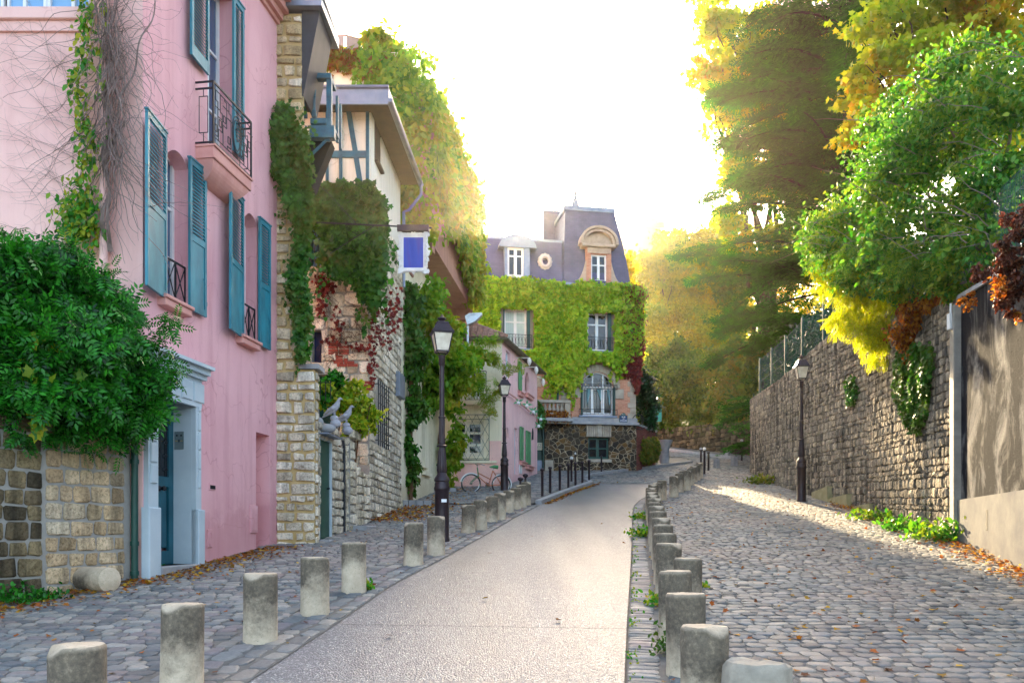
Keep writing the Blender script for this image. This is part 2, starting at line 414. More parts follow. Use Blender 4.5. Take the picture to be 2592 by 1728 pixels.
# ------------------------------------------------------------------ shared materials
m_pink = M_simple('pink_plaster', 'd98fa0', 'e8a3ae', .9, .85, .12, 60, lo=.35, hi=.65)
def M_plaster(name, a, b, grime='9a6a70', gz=1.2, g0=0.0):
    q = NG(name); c = q.ramp(q.noise(.8, 6, .6), [(.3, a), (.7, b)])
    st = q.ramp(q.noise(1, 6, .7, q.map((4, 4, .3))), [(.48, (0, 0, 0)), (.7, (.5, .5, .5))])
    c = q.mix(st, c, grime); c = q.mix(q.ramp(q.noise(9, 6, .7), [(.58, (0, 0, 0)), (.75, (.25, .25, .25))]), c, grime)
    x = q.n('SeparateXYZ', {0: q.co}); hgt_ = q.math('SUBTRACT', x.outputs[2], q.math('MULTIPLY', x.outputs[1], .1))
    dm = q.ramp(q.math('ADD', hgt_, q.math('MULTIPLY', q.noise(2.2, 6, .7), -1.1)), [(0, (.5, .5, .5)), (.15, (.15, .15, .15)), (.5, (0, 0, 0))]); c = q.mix(dm, c, grime)
    c = q.mix(q.ramp(q.noise(.45, 3, .5), [(.45, (0, 0, 0)), (.6, (.3, .3, .3))]), c, b)
    ck = q.n('TexVoronoi', {'Vector': q.n('VectorMath', {0: q.co, 1: q.n('TexNoise', {'Vector': q.co, 'Scale': 2.0}).outputs[1]}, operation='ADD').outputs[0], 'Scale': .8}, feature='DISTANCE_TO_EDGE').outputs[0]
    c = q.mix(q.ramp(ck, [(.0, (.7, .7, .7)), (.008, (0, 0, 0))]), c, grime)
    b_ = q.bump(q.noise(70, 4, .6), .2, .01); b_ = q.bump(q.noise(3, 4, .5), .2, .06, b_)
    return q.fin(c, .88, b_)
m_pink = M_plaster('pink_plaster', 'dca0a6', 'e8b2b4', 'c08082')
m_peach = M_plaster('peach_and_skylit_pink', 'e8b6ae', 'f2c6ba', 'd4a298')  # on the pink wing, sky brightness is painted in as a paler peach
m_cream = M_plaster('cream_plaster', 'e2d6b8', 'f0e6ca', 'b8a680')
m_rose = M_plaster('rose_plaster', 'e8b8b8', 'f2c8c4', 'c49898')
m_white_wood = M_simple('white_boards', 'd6d0c2', 'efeade', 2, .7, .3, 14, stretch=(8, 8, .6))
m_teal = M_simple('teal_paint', '1a6070', '3590a0', 2.2, .45, .1, 30, stretch=(2, 2, .7))
m_teal_d = M_simple('dark_teal_paint', '154552', '1f5f6e', 2, .4, .1, 30)
m_green_p = M_simple('green_paint', '4c8a5a', '66a370', 3, .5, .1, 30)
m_dgreen = M_simple('dark_green_paint', '0f3a31', '164a3e', 3, .45, .1, 30)
m_iron = M_simple('wrought_iron', '14161b', '22252c', 8, .5, .1, 40, metal=.2)
m_lamp = M_simple('lamp_iron', '2a2024', '3a2c30', 6, .42, .12, 40, metal=.3)
m_white = M_simple('white_paint', 'd9dbdd', 'ecebe6', 3, .5, .05, 30)
m_pale = M_simple('pale_blue_grey_paint', 'a9b9c1', 'c3ced2', 1.4, .75, .12, 40)
m_sill = M_simple('pink_sill', 'c98a80', 'd9a096', 3, .8, .15, 40)
m_glass = M_glass('dark_glass', '141c22', .06)
m_sky_glass = M_glass('window_glass', '3a5878', .05)
m_zinc = M_simple('zinc_sheet', '6d7686', '8b93a2', 2, .45, .1, 20, metal=.5)
m_dark = M_simple('dark_interior', '08090b', '0c0d10', 2, .9)
m_wood_d = M_simple('dark_wood', '221811', '3a2b1e', 6, .75, .3, 14, stretch=(1, 1, 6))
m_timber = M_simple('teal_timber', '17475a', '2f6c80', 5, .6, .25, 20)
m_mortar = M_simple('mortar', '8d8a84', 'a7a298', 6, .95, .4, 30)
m_mortar_y = M_simple('ochre_mortar', 'b89a62', 'cdb483', 4, .95, .5, 25)
# ------------------------------------------------------------------ ground
L_px = [D(570, 1567), D(773, 1433), D(896.6, 1346.5), D(1041, 1270), D(1181, 1189.5), D(1240, 1159.7), D(1310, 1130), D(1375, 1108)]
R_px = [D(1433.6, 1567), D(1440, 1423), D(1448, 1304), D(1452, 1177), D(1456, 1160), D(1468, 1148), D(1500, 1130), D(1535, 1114)]
Lp = sorted([gp(p)[::-1] for p in L_px]); Rp = sorted([gp(p)[::-1] for p in R_px])
def interp(P):
    def f(y):
        if y <= P[0][0]: a, b = P[0], P[1]
        elif y >= P[-1][0]: return P[-1][1]
        else:
            for a, b in zip(P, P[1:]):
                if a[0] <= y <= b[0]: break
        t = (y - a[0]) / (b[0] - a[0] + 1e-9)
        return a[1] + (b[1] - a[1]) * t
    return f
roadL = interp(Lp); roadR = interp(Rp)
WR = [(7.05, 10.2), (7.49, 11.65), (8.6, 15.3), (9.85, 22), (10.4, 30.2), (11.1, 37)]     # foot of the right-hand wall
def wr(y):
    P = [(b, a) for a, b in WR]
    if y < P[0][0]: return P[0][1] - .31 * (P[0][0] - y)
    return interp(P)(y)
PF = lambda y: -4.42 + .14 * (y - 15)           # pink facade
def left_edge(y):
    if y < 10.75: return -5.14 + .38 * (y - 10.72)
    if y < 15: return PF(y)
    if y < 23: return -3.75 + .065 * (y - 15.2)
    if y < 30.5: return -3.2 + .1 * (y - 23)
    if y < 30.6: return -2.4
    return min(-.38 + .25 * (y - 30.5), 1.2)
def strip(mb, fl, fr, y0, y1, dz, step=.5, nx=6):
    n = int((y1 - y0) / step) + 1; ys = [y0 + (y1 - y0) * i / n for i in range(n + 1)]
    v = [(fl(y) + (fr(y) - fl(y)) * k / nx, y, g(y) + dz) for y in ys for k in range(nx + 1)]
    mb.add(v, [(i * (nx + 1) + k, i * (nx + 1) + k + 1, (i + 1) * (nx + 1) + k + 1, (i + 1) * (nx + 1) + k) for i in range(n) for k in range(nx)])
q = NG('earth_mortar')
m_ground = q.fin(q.ramp(q.noise(6, 6, .65), [(.3, '6a655d'), (.7, '8c857a')]), .95, q.bump(q.noise(40, 4), .4, .01))
mb = MB(); strip(mb, lambda y: -80, lambda y: 95, -15, 175, -.024, 1.0, 2)
obj('ground', mb, m_ground, kind='structure')
# exposed-aggregate asphalt
q = NG('asphalt')
vor = q.n('TexVoronoi', {'Vector': q.co, 'Scale': 58.0}); vd = vor.outputs['Distance']; vc = vor.outputs['Color']
sx = q.n('SeparateColor', {0: vc}).outputs[0]
peb = q.ramp(sx, [(.0, '404244'), (.35, '626468'), (.7, '8e8f90'), (1, 'e6e5e2')])
c = q.mix(q.ramp(vd, [(.35, (0, 0, 0)), (.75, (1, 1, 1))]), peb, '58575c')
c = q.mix(.35, c, q.ramp(q.noise(.7, 5, .6, q.map((2.2, .5, 1))), [(.3, '66676a'), (.7, '8e8d8c')]))
c = q.mix(.5, c, q.ramp(q.noise(.8, 4, .6, q.map((1.6, .1, 1))), [(.3, (.72, .72, .74)), (.7, (1, 1, 1))]), 'MULTIPLY'); c = q.mix(q.ramp(q.noise(.5, 6, .7), [(.6, (0, 0, 0)), (.7, (.3, .3, .3))]), c, '4a4846')
rg = q.ramp(q.noise(.6, 1, .5, q.map((1.5, .1, 1))), [(.35, (.29, .29, .29)), (.65, (.5, .5, .5))])
b_ = q.bump(q.math('SUBTRACT', 1, vd), .75, .008); b_ = q.bump(q.noise(1.2, 3), .12, .04, b_)
m_asph = q.fin(c, rg, b_, spec=.5)
mb = MB(); strip(mb, roadL, roadR, -6, 32.4, 0.0, .5, 8)
road = obj('road', mb, m_asph, kind='structure')
# joints cut across the slab
mb = MB()
for y, dy in ((7.95, -.2), (18.2, .1), (27.5, .1)):
    a, b = roadL(y) + .02, roadR(y) - .02; n = 24; v = []
    for i in range(n + 1):
        x = a + (b - a) * i / n; yy = y + dy * i / n + .012 * math.sin(i * 2.3); wd = .0025 + .004 * abs(math.sin(i * 1.7))
        v += [(x, yy - wd, g(yy - wd) + .004), (x, yy + wd, g(yy + wd) + .004)]
    mb.add(v, [(2 * i, 2 * i + 2, 2 * i + 3, 2 * i + 1) for i in range(n)])
obj('road_joint', mb, m_dark, kind='structure')
# cobbles -------------------------------------------------------------------
def cobble(mb, x, y, a, lx, ly, base, rnd, hgt=.014, jit=.1, sl=None):
    ca, sa = math.cos(a), math.sin(a); v = []
    k = .25 * min(lx, ly); hx, hy = lx / 2, ly / 2
    P = [(-hx + k, -hy), (hx - k, -hy), (hx, -hy + k), (hx, hy - k), (hx - k, hy), (-hx + k, hy), (-hx, hy - k), (-hx, -hy + k)]
    P = [(p + rnd.uniform(-jit, jit) * min(lx, ly), q_ + rnd.uniform(-jit, jit) * min(lx, ly)) for p, q_ in P]
    H = hgt * rnd.uniform(.7, 1.25); tx, ty = rnd.uniform(-.04, .04), rnd.uniform(-.05, .05)
    for s_, hh in ((1.0, -.6), (.95, .55), (.72, 1.0)):
        for p, q_ in P:
            p2, q2 = p * s_, q_ * s_; X = x + p2 * ca - q2 * sa; Y = y + p2 * sa + q2 * ca
            v.append((X, Y, g(Y) + base + H * hh + (tx * p2 + ty * q2 if hh > 0 else 0)))
    v.append((x, y, g(y) + base + H * 1.1))
    f = [(r * 8 + i, r * 8 + (i + 1) % 8, (r + 1) * 8 + (i + 1) % 8, (r + 1) * 8 + i) for r in (0, 1) for i in range(8)] + [(16 + i, 16 + (i + 1) % 8, 24) for i in range(8)]
    mb.add(v, f)
def cobbles(mb, fl, fr, y0, y1, base, lx=(.15, .24), ly=.14, seed=3, ang=0.0, keep=None, gap=.012, hgt=.014):
    rnd = random.Random(seed); y = y0
    while y < y1:
        x = min(fl(y), fl(y + .3)) - rnd.random() * .2
        while x < fr(y):
            L_ = rnd.uniform(*lx); cx = x + L_ / 2; cy = y + ang * (cx - fl(y)) + .018 * math.sin(cx * 3.1 + y * 2) + rnd.uniform(-.012, .012)
            if fl(cy) + .03 < cx < fr(cy) - .02 and (keep is None or keep(cx, cy)):
                cobble(mb, cx, cy, ang + rnd.uniform(-.05, .05), L_ - gap, ly * rnd.uniform(.86, 1.02) - gap * .6, base, rnd, hgt)
            x += L_
        y += ly
def bed(fl, fr, y0, y1, dz, name='paving_bed', ny=.5):
    mb = MB(); strip(mb, fl, fr, y0, y1, dz, ny, 6); return obj(name, mb, m_bed, kind='structure')
m_bed = M_simple('sandy_joints', '575550', '75716a', 8, .95, .4, 40)
def M_cobble(name, cols, warm='a08878'):
    q = NG(name); r = q.n('NewGeometry').outputs['Random Per Island']
    c = q.ramp(r, [(i / (len(cols) - 1), k) for i, k in enumerate(cols)])
    c = q.mix(.6, c, q.ramp(q.noise(22, 5, .7), [(.3, (.45, .45, .47)), (.7, (1, 1, .98))]), 'MULTIPLY')
    c = q.mix(q.ramp(q.noise(.5, 4, .6), [(.45, (0, 0, 0)), (.7, (.35, .35, .35))]), c, warm)
    return q.fin(c, q.ramp(q.noise(5, 3), [(.3, (.52, .52, .52)), (.7, (.78, .78, .78))]), q.bump(q.noise(45, 5, .7), .6, .008), spec=.35)
m_cob = M_cobble('grey_cobbles', ['484e50', '63696c', '7a7f80', '8c8a82', '656c6e', 'a39e92', '54595c', '969690'])
m_cobw = M_cobble('mixed_setts', ['5a6062', '737879', '8a8c89', '9a968c', '6a7072', '80787a', 'a8a59c'])
GR = .62                                              # gutter width at the right
footR = lambda y: roadR(y) + GR if y < 26 else max(roadR(y) + GR * (1 - (y - 26) / 6), roadR(y)) if y < 32.4 else 0
mb = MB(); cobbles(mb, footR, lambda y: wr(y) + .05, 4.2, 34.5, .012, (.13, .22), .155, 5)
obj('footway', mb, m_cob, kind='structure'); bed(footR, lambda y: wr(y) + .1, 4, 34.6, .01)
mb = MB(); cobbles(mb, lambda y: left_edge(y) - .1, lambda y: roadL(y) - .75, 4.2, 24, .012, (.13, .22), .15, 6, ang=.03)
cobbles(mb, lambda y: left_edge(y) - .1, lambda y: roadL(y) - .5, 24, 33, .062, (.13, .22), .15, 8)
obj('pavement', mb, m_cobw, kind='structure')
bed(lambda y: left_edge(y) - .12, lambda y: roadL(y), 4, 24, .006); bed(lambda y: left_edge(y) - .12, lambda y: roadL(y) - .2, 24, 33, .06); bed(lambda y: roadR(y) + .02, lambda y: roadR(y) + GR, 4, 31, .008)
# setts along the road edges
mb = MB(); rnd = random.Random(4)
def along(fn, y0, y1, off, wd, ln, base, turn=0):
    y = y0
    while y < y1:
        s_ = (fn(y + .2) - fn(y - .2)) / .4; a = math.atan2(1, s_); L_ = ln * rnd.uniform(.75, 1.2); dy = L_ / math.hypot(1, s_)
        ym = y + dy / 2; x = fn(ym)
        nx_, ny_ = math.sin(a), -math.cos(a)
        cobble(mb, x + off * nx_, ym + off * ny_, a + turn + rnd.uniform(-.04, .04), (L_ - .014), wd - .014, base, rnd, .014)
        y += dy
for off, wd, ln in ((-.1, .17, .26), (-.29, .17, .24), (-.5, .2, .3), (-.68, .15, .24)): along(roadL, 4.2, 24, off, wd, ln, .006)
for off, wd, ln in ((.15, .27, .11), (.43, .2, .12), (.58, .1, .2)): along(roadR, 4.2, 30, off, wd, ln, .004 if off < .3 else .012)
obj('gutter', mb, m_cobw, kind='structure')
# crossing beyond the slab, and the raised pavement before the brick house
kpx = [gp(S('d3', 0, 800)), gp(S('d3', 500, 735)), gp(S('d3', 800, 700)), gp(S('d3', 1020, 668))]
kerb2 = [(roadL(26) + .0, 26.0), (roadL(29), 29), (roadL(31.9), 31.9), (3.2, 33.6)]
HB = Wall((-3, 37.35), (6.02, 38.86))                 # front of the brick house
def far_left(y):
    if y < 33.6: return roadL(y)
    P = sorted([(b, a) for a, b in [(3.2, 33.6)] + kpx]); return interp(P)(y) if y < P[-1][0] else P[-1][1]
mb = MB(); cobbles(mb, lambda y: (roadR(y) + GR) if y < 32.4 else far_left(y), lambda y: wr(min(y, 37)) + (.05 if y < 37 else (y - 37) * .6), 34.5, 47.5, .01, (.17, .28), .17, 9)
cobbles(mb, lambda y: far_left(y), lambda y: max(roadR(32), footR(y)) if y < 34.5 else 0, 32.4, 34.5, .01, (.17, .28), .17, 19)
cobbles(mb, lambda y: 6.5 + (y - 47.5) * .4, lambda y: 16 - (y - 47.5) * .5, 47.5, 55, .01, (.25, .4), .26, 10)
obj('crossing', mb, m_cob, kind='structure')
# kerb stones and the pavement surface by the black posts
pav_R = lambda y: far_left(y) - .16
mb = MB(); strip(mb, lambda y: -.3 if y < 37 else (y - 37.4) / .1676 - 3 - .3, pav_R, 30.8, 38.6, .07, .4, 6)
strip(mb, lambda y: 5.9 + .35 * (y - 38.6), lambda y: far_left(y) - .16, 38.6, 43, .07, .4, 3)
obj('pavement', mb, m_ground, kind='structure')
mb = MB(); rnd = random.Random(12)
def kerb(mb, pts, wd=.2, h=.13, ln=.9):
    for (x0, y0), (x1, y1) in zip(pts, pts[1:]):
        d = math.hypot(x1 - x0, y1 - y0); n = max(1, int(d / ln))
        for i in range(n):
            a = (x0 + (x1 - x0) * (i + .008) / n, y0 + (y1 - y0) * (i + .008) / n); b = (x0 + (x1 - x0) * (i + .992) / n, y0 + (y1 - y0) * (i + .992) / n)
            ux, uy = (b[0] - a[0]) / math.dist(a, b), (b[1] - a[1]) / math.dist(a, b); nx_, ny_ = -uy, ux
            P = [a, b, (b[0] + nx_ * wd, b[1] + ny_ * wd), (a[0] + nx_ * wd, a[1] + ny_ * wd)]
            hh = h * rnd.uniform(.94, 1.05)
            mb.hexa([(p[0], p[1], g(p[1]) - .1) for p in P] + [(p[0], p[1], g(p[1]) + hh) for p in P])
kerb(mb, [(roadL(y), y) for y in (24.2, 26, 28, 30, 32)] + [(3.2, 33.5)])
kerb(mb, [(far_left(y) , y) for y in (34.6, 36, 38, 40, 42, 43.6)])
kk = [gp(S('d3', 690, 545)), gp(S('d3', 1000, 585)), gp(S('d3', 1365, 635))]
kerb(mb, kk[::-1] if kk[0][1] < kk[-1][1] else kk, .25, .16, 1.2)
m_kerb = M_simple('kerb_granite', '85868a', 'a3a2a0', 4, .7, .3, 40)
obj('kerb', mb, m_kerb, kind='structure')
mb = MB(); cobbles(mb, lambda y: left_edge(y) if y < 36.8 else ((y - 37.35) / .1676 - 3), lambda y: far_left(y) - .22, 31, 38.7, .075, (.15, .24), .15, 21)
cobbles(mb, lambda y: 6.0 + .3 * (y - 38.7), lambda y: far_left(y) - .22, 38.7, 42.8, .075, (.15, .24), .15, 22)
obj('pavement', mb, m_cobw, kind='structure')
# ------------------------------------------------------------------ bollards
q = NG('old_concrete'); oi = q.n('ObjectInfo').outputs['Random']
off = q.n('VectorMath', {0: q.co, 1: q.n('CombineXYZ', {0: q.math('MULTIPLY', oi, 31), 1: q.math('MULTIPLY', oi, 17), 2: q.math('MULTIPLY', oi, 7)}).outputs[0]}, operation='ADD').outputs[0]
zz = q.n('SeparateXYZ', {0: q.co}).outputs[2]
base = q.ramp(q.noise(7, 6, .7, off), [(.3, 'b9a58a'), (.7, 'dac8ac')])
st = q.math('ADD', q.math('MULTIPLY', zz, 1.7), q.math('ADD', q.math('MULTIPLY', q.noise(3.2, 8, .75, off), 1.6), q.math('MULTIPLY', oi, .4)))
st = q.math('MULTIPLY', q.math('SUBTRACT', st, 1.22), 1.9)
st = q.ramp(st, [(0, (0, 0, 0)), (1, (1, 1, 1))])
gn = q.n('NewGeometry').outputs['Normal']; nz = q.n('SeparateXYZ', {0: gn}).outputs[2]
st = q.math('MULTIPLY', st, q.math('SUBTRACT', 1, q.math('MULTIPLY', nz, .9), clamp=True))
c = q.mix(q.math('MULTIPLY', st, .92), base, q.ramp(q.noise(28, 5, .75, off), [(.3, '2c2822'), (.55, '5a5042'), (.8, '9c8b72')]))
c = q.mix(q.ramp(q.noise(60, 3, .7, off), [(.6, (0, 0, 0)), (.7, (.5, .5, .5))]), c, '4a4a44')
m_conc = q.fin(c, .92, q.bump(q.noise(50, 5, .7, off), .5, .008))
def bollard_mesh(r, h, n=36, seed=0):
    mb = MB(); rnd = random.Random(seed)
    prof = [(r, -.12), (r * 1.02, .0), (r, .1), (r * .995, h * .5), (r, h - .03), (r * .985, h - .012), (r * .93, h), (r * .5, h + .004), (.01, h + .005)]
    mb.lathe((0, 0, 0), prof, n)
    me = bpy.data.meshes.new('bollard'); me.from_pydata([(x + rnd.uniform(-.0015, .0015), y + rnd.uniform(-.0015, .0015), z + rnd.uniform(-.002, .002) - (.045 * max(0, math.cos(math.atan2(y, x) - seed * 2.1) - .75) * 4 * (z > h - .05) * (x * x + y * y > (r * .85) ** 2))) for x, y, z in mb.v], [], mb.f)
    me.materials.append(m_conc); me.polygons.foreach_set('use_smooth', [True] * len(me.polygons)); me.set_sharp_from_angle(angle=R(45)); return me
bm = [bollard_mesh(.15, .62, seed=i) for i in range(3)]
ORD = ['first', 'second', 'third', 'fourth', 'fifth', 'sixth', 'seventh', 'eighth', 'ninth', 'tenth', 'eleventh', 'twelfth', 'thirteenth', 'fourteenth', 'fifteenth',
       'sixteenth', 'seventeenth', 'eighteenth', 'nineteenth', 'twentieth', 'twenty-first', 'twenty-second', 'twenty-third', 'twenty-fourth', 'twenty-fifth']
def put_bollard(cx, wpx, top, label, group, h=.62, mesh=None, i=0):
    """centre, width and top edge of the bollard in photo pixels (0.30 m thick)"""
    Y = F * .30 / wpx; X = (cx - CX) / F * Y; zt = CAMZ + (HY - top) / F * Y
    o = link('bollard', mesh or bm[i % 3]); gz = g(Y)
    o.location = (X, Y, gz); o.rotation_euler = (R(random.gauss(0, .7)), R(random.gauss(0, .7)), random.uniform(0, 6)); s = (zt - gz) / .62
    o.scale = (1, 1, max(.85, min(1.2, s))); setp(o, label, 'bollard', group); return o
LB = [(179, 122, 1480), (418, 94, 1386), (598, 76, 1316), (723.5, 65, 1279), (813, 56, 1246), (949.5, 45, 1200), (1001.5, 41, 1185)]
LB = [(x * 1.102, w_ * 1.102, y * 1.102) for x, w_, y in LB]
for a, b, t in ((266, 466, 1273), (440, 633, 1207), (608, 783, 1152), (725, 902, 1108), (862, 1018, 1070), (965, 1114, 1033), (1040, 1200, 990), (1110, 1255, 950)):
    w_ = b - a; LB.append((1120 + (a + b) / 2 / 5.6, w_ / 5.6, 1050 + t / 5.6))
fix = {}
seqw = [x[1] for x in LB]
for i in range(7, len(LB)): LB[i] = (LB[i][0], min(LB[i][1], LB[i - 1][1] - .6), LB[i][2])
ldesc = {0: 'short dark-stained stone bollard nearest the camera at the left pavement edge', 1: 'tall cylindrical bollard, dark top and pale foot, second of the left kerb row',
         2: 'stone bollard third in the left kerb row, in front of the teal house door'}
for i, (x, w_, t) in enumerate(LB):
    put_bollard(x, w_, t, ldesc.get(i, f'round concrete bollard, {ORD[i]} of the left kerb row counted from the camera'), 'stone bollards along the left side of the road', i=i)
RBl = [(1617.5 * 1.102, 109 * 1.102, 1437 * 1.102), (1576 * 1.102, 90 * 1.102, 1362 * 1.102), (1552 * 1.102, 76 * 1.102, 1310 * 1.102), (1579 * 1.102, 64 * 1.102, 1281 * 1.102)]
for a, b, t in ((620, 873, 1468), (605, 833, 1370), (593, 795, 1283), (578, 763, 1217), (562, 733, 1152), (549, 710, 1098), (545, 690, 1062), (541, 690 - 12, 1023),
                (537, 665, 992), (530, 652, 962), (527, 640, 937), (523, 628, 918), (549, 650, 885), (593, 690, 867), (640, 733, 845), (764, 853, 803), (820, 903, 775),
                (858, 938, 753), (893, 974, 735), (935, 1010, 720), (968, 1040, 703), (1000, 1070, 688), (1027, 1095, 668)):
    RBl.append((1500 + (a + b) / 2 / 3.92, (b - a) / 3.92, 1000 + t / 3.92))
for i, (x, w_, t) in enumerate(RBl):
    lab = {0: 'thick stone bollard nearest the camera in the long row right of the road', 3: 'pale bollard standing just right of the third one of the long row'}.get(i,
          f'weathered stone bollard, {ORD[min(i, 24)] if i < 25 else "penultimate" if i == 25 else "last"} from the camera in the long row right of the road')
    put_bollard(x, w_, t, lab, 'stone bollards between road and cobbled footway', i=i)
# rough pale block at the lower edge
mb = MB(); rnd = random.Random(3); p = at(S('d5', 890, 860), 4.95)
P = 14
v = []
for k, (r, z) in enumerate(((.20, -.1), (.205, .2), (.2, .36), (.17, .4), (.06, .405))):
    for i in range(P):
        a = 2 * math.pi * i / P; rr = r * (1 + .08 * math.sin(3 * a + 1) + rnd.uniform(-.03, .03)); v.append((rr * math.cos(a), rr * .8 * math.sin(a), z + rnd.uniform(-.012, .012)))
mb.add(v, [(j * P + i, j * P + (i + 1) % P, (j + 1) * P + (i + 1) % P, (j + 1) * P + i) for j in range(4) for i in range(P)] + [tuple(range(4 * P, 5 * P))])
o = obj('stone_block', mb, M_simple('pale_stone', '8a8274', 'b0a694', 8, .9, .6, 40), smooth=True, label='low broken pale stone stump right of the nearest bollard', cat='stone block')
p = at((CX + 0, HY), 1); Yb = 4.75; o.location = (at(S('d5', 890, 860), Yb).x, Yb, g(Yb))
o.location.z += (at(S('d5', 890, 828), Yb - .15).z - g(Yb) - .4)
# fallen cylinder by the left wall
mb = MB(); mb.lathe((0, 0, 0), [(.01, -.003), (.12, 0), (.152, .015), (.155, .05), (.155, .5), (.15, .52), (.01, .52)], 32)
o = obj('fallen_bollard', mb, m_conc, smooth=True, label='fallen stone cylinder lying against the garden wall among leaves', cat='bollard')
p = gp((280, 1500)); o.location = (p[0], p[1], g(p[1]) + .16); o.rotation_euler = (R(-90), 0, R(62))
# ================================================================== LEFT SIDE
# ---------------------------------------------- garden wall of dressed blocks
WG = Wall((-7.6, 4.25), (-5.14, 10.72))
gtop = lambda u: 3.25
m_blocks = M_stone('dressed_limestone', ['a08a6c', 'c4ab88', 'd6c0a0', 'bda07c', 'dccbb0', 'ab9676'], bump=.9, streak=.55, streak_col='3a352b', bscale=14)
m_blocks_d = M_stone('stained_limestone', ['584e3e', '7a6c54', '948464', '665a46', '4a4336'], bump=.9, streak=.7, streak_col='201f1c', bscale=14)
t = thing('garden_wall', 'garden wall of dressed cream limestone blocks beneath the dense green shrub', 'wall', (-5.9, 9.2, g(9.2)))
usplit = WG.ux(S('c3', 255, 500))
mb = MB(); mb.wbox(WG, 0, WG.L, 0, 3.25, -.45, 0); obj('mortar_bed', mb, m_mortar, t)
mb = MB(); courses(mb, WG, usplit + .02, WG.L - .1, lambda u: g(WG.at(u, 0)[1]) - .1, gtop, .2, .17, .34, .022, .012, .028, seed=5, hv=.12)
obj('block_face', mb, m_blocks, t, label='cleaner cream blocks at the right end')
mb = MB(); courses(mb, WG, 0, usplit - .02, lambda u: g(WG.at(u, 0)[1]) - .1, gtop, .21, .2, .36, .026, .014, .026, seed=6, hv=.12)
obj('block_face', mb, m_blocks_d, t, label='dark stained blocks at the left end')
# rain pipe at the wall's end
mb = MB(); px_, py_ = -5.07, 10.70
mb.tube([(px_, py_, g(py_)), (px_, py_, 3.6)], .045, 10)
for z in (1.1, 1.5, 2.6): mb.tube([(px_, py_, z), (px_, py_, z + .06)], .056, 10)
obj('drainpipe', mb, m_dgreen, smooth=True, label='dark green iron drainpipe between the block wall and the white door surround', cat='drainpipe')
# ---------------------------------------------- pink house
WP = Wall((PF(10.8), 10.8), (PF(15.0), 15.0)); WPX = Wall((-14, 10.8), (PF(10.8), 10.8))
pink = thing('pink_house', 'tall pink plastered house with teal louvred shutters and an iron balcony', 'house', (-5.0, 13, g(13)))
ZT = CAMZ + 9.7
u_ = lambda t_, x, y, o=0: WP.ux(S(t_, x, y), o); z_ = lambda t_, x, y, o=0: WP.zx(S(t_, x, y), o)
# openings
dA, dB = u_('D', 353, 1100), u_('D', 440, 1100); dz0, dz1 = g(11.5) + .1, WP.zx(D(444, 917))
w1 = (u_('D', 385, 600), u_('D', 432, 600)); w2 = (u_('D', 562, 600), u_('D', 591, 600)); wz0 = CAMZ + 3.32; wz1 = CAMZ + 5.55
w3 = (u_('D', 477, 100), u_('D', 533, 100)); w3z = (CAMZ + 5.9, CAMZ + 8.85)
d2 = (u_('D', 588, 1100), u_('D', 619, 1100)); d2z = (g(14.4), WP.zx(D(619, 1000)))
holes = [(dA, dB, dz0, dz1, .32), (w1[0], w1[1], wz0, wz1, .3, .14), (w2[0], w2[1], wz0, wz1, .3, .14), (w3[0], w3[1], w3z[0], w3z[1], .3), (d2[0], d2[1], d2z[0], d2z[1], .28)]
mb = MB(); wall_holes(mb, WP, 0, WP.L, 0, ZT, holes)
mb.wbox(WP, 0, WP.L, -.5, ZT, -6, -.45)
obj('wall', mb, m_pink, pink)
mb = MB(); hx = [WPX.ux(S('c1', -600, 30)), WPX.ux(S('c1', 590, 30))]; hz = WPX.zx(S('c1', 300, 70))
wall_holes(mb, WPX, 0, WPX.L, 0, ZT + 3, [(hx[0], hx[1], hz, hz + 1.9, .14)])
mb.wbox(WPX, 0, WPX.L - .5, 0, ZT + 3, -5, -.5)
obj('wall', mb, m_peach, pink, label='pink wing wall facing down the street, sky brightening painted in as peach')
mb = MB(); mb.wbox(WPX, 0, WPX.ux(S('c1', 618, 100)), hz - .16, hz - .0, -.02, .09, .01); mb.wbox(WPX, 0, WPX.ux(S('c1', 610, 140)), hz - .3, hz - .16, -.02, .04); objs('sill', mb, m_peach, pink)
def casement(W, a, b, c, d, o, parent, mat_f=None, mat_g=None, fr=.055, mull=(.5,), bars=(), name='window', rise=0):
    mb = MB(); mat_f = mat_f or m_white; mat_g = mat_g or m_sky_glass
    mb.wbox(W, a, a + fr, c, d, o - .04, o + .02); mb.wbox(W, b - fr, b, c, d, o - .04, o + .02)
    mb.wbox(W, a + fr, b - fr, c, c + fr * 1.4, o - .04, o + .018); mb.wbox(W, a + fr, b - fr, d - fr, d, o - .04, o + .018)
    for m in mull:
        x = a + (b - a) * m; mb.wbox(W, x - fr * .75, x + fr * .75, c + fr * 1.4, d - fr, o - .04, o + .024)
    xs = [a + fr] + [a + (b - a) * m for m in mull] + [b - fr]
    for z in bars:
        zz_ = c + (d - c) * z
        for x0, x1 in zip(xs, xs[1:]): mb.wbox(W, x0 + (0 if x0 == xs[0] else fr * .75), x1 - (0 if x1 == xs[-1] else fr * .75), zz_ - fr * .35, zz_ + fr * .35, o - .03, o + .012)
    f = obj(name, mb, mat_f, parent); mb = MB(); mb.wbox(W, a + fr * .5, b - fr * .5, c + fr, d - fr * .5, o - .035, o - .02); obj('pane', mb, mat_g, f); return f
xs_ = [WPX.ux(S('c1', x, 30)) for x in (-600, -260, 35, 300, 590)]
m_blue_glass = M_simple('painted_sky_glass', '6f9fc8', '86b2d6', 1, .15, .02, 5)  # sky reflection painted into the panes as pale blue
casement(WPX, xs_[2], xs_[4], hz, hz + 1.9, -.06, pink, mat_g=m_blue_glass, mull=(.21, .455, .5, .79), fr=.03)
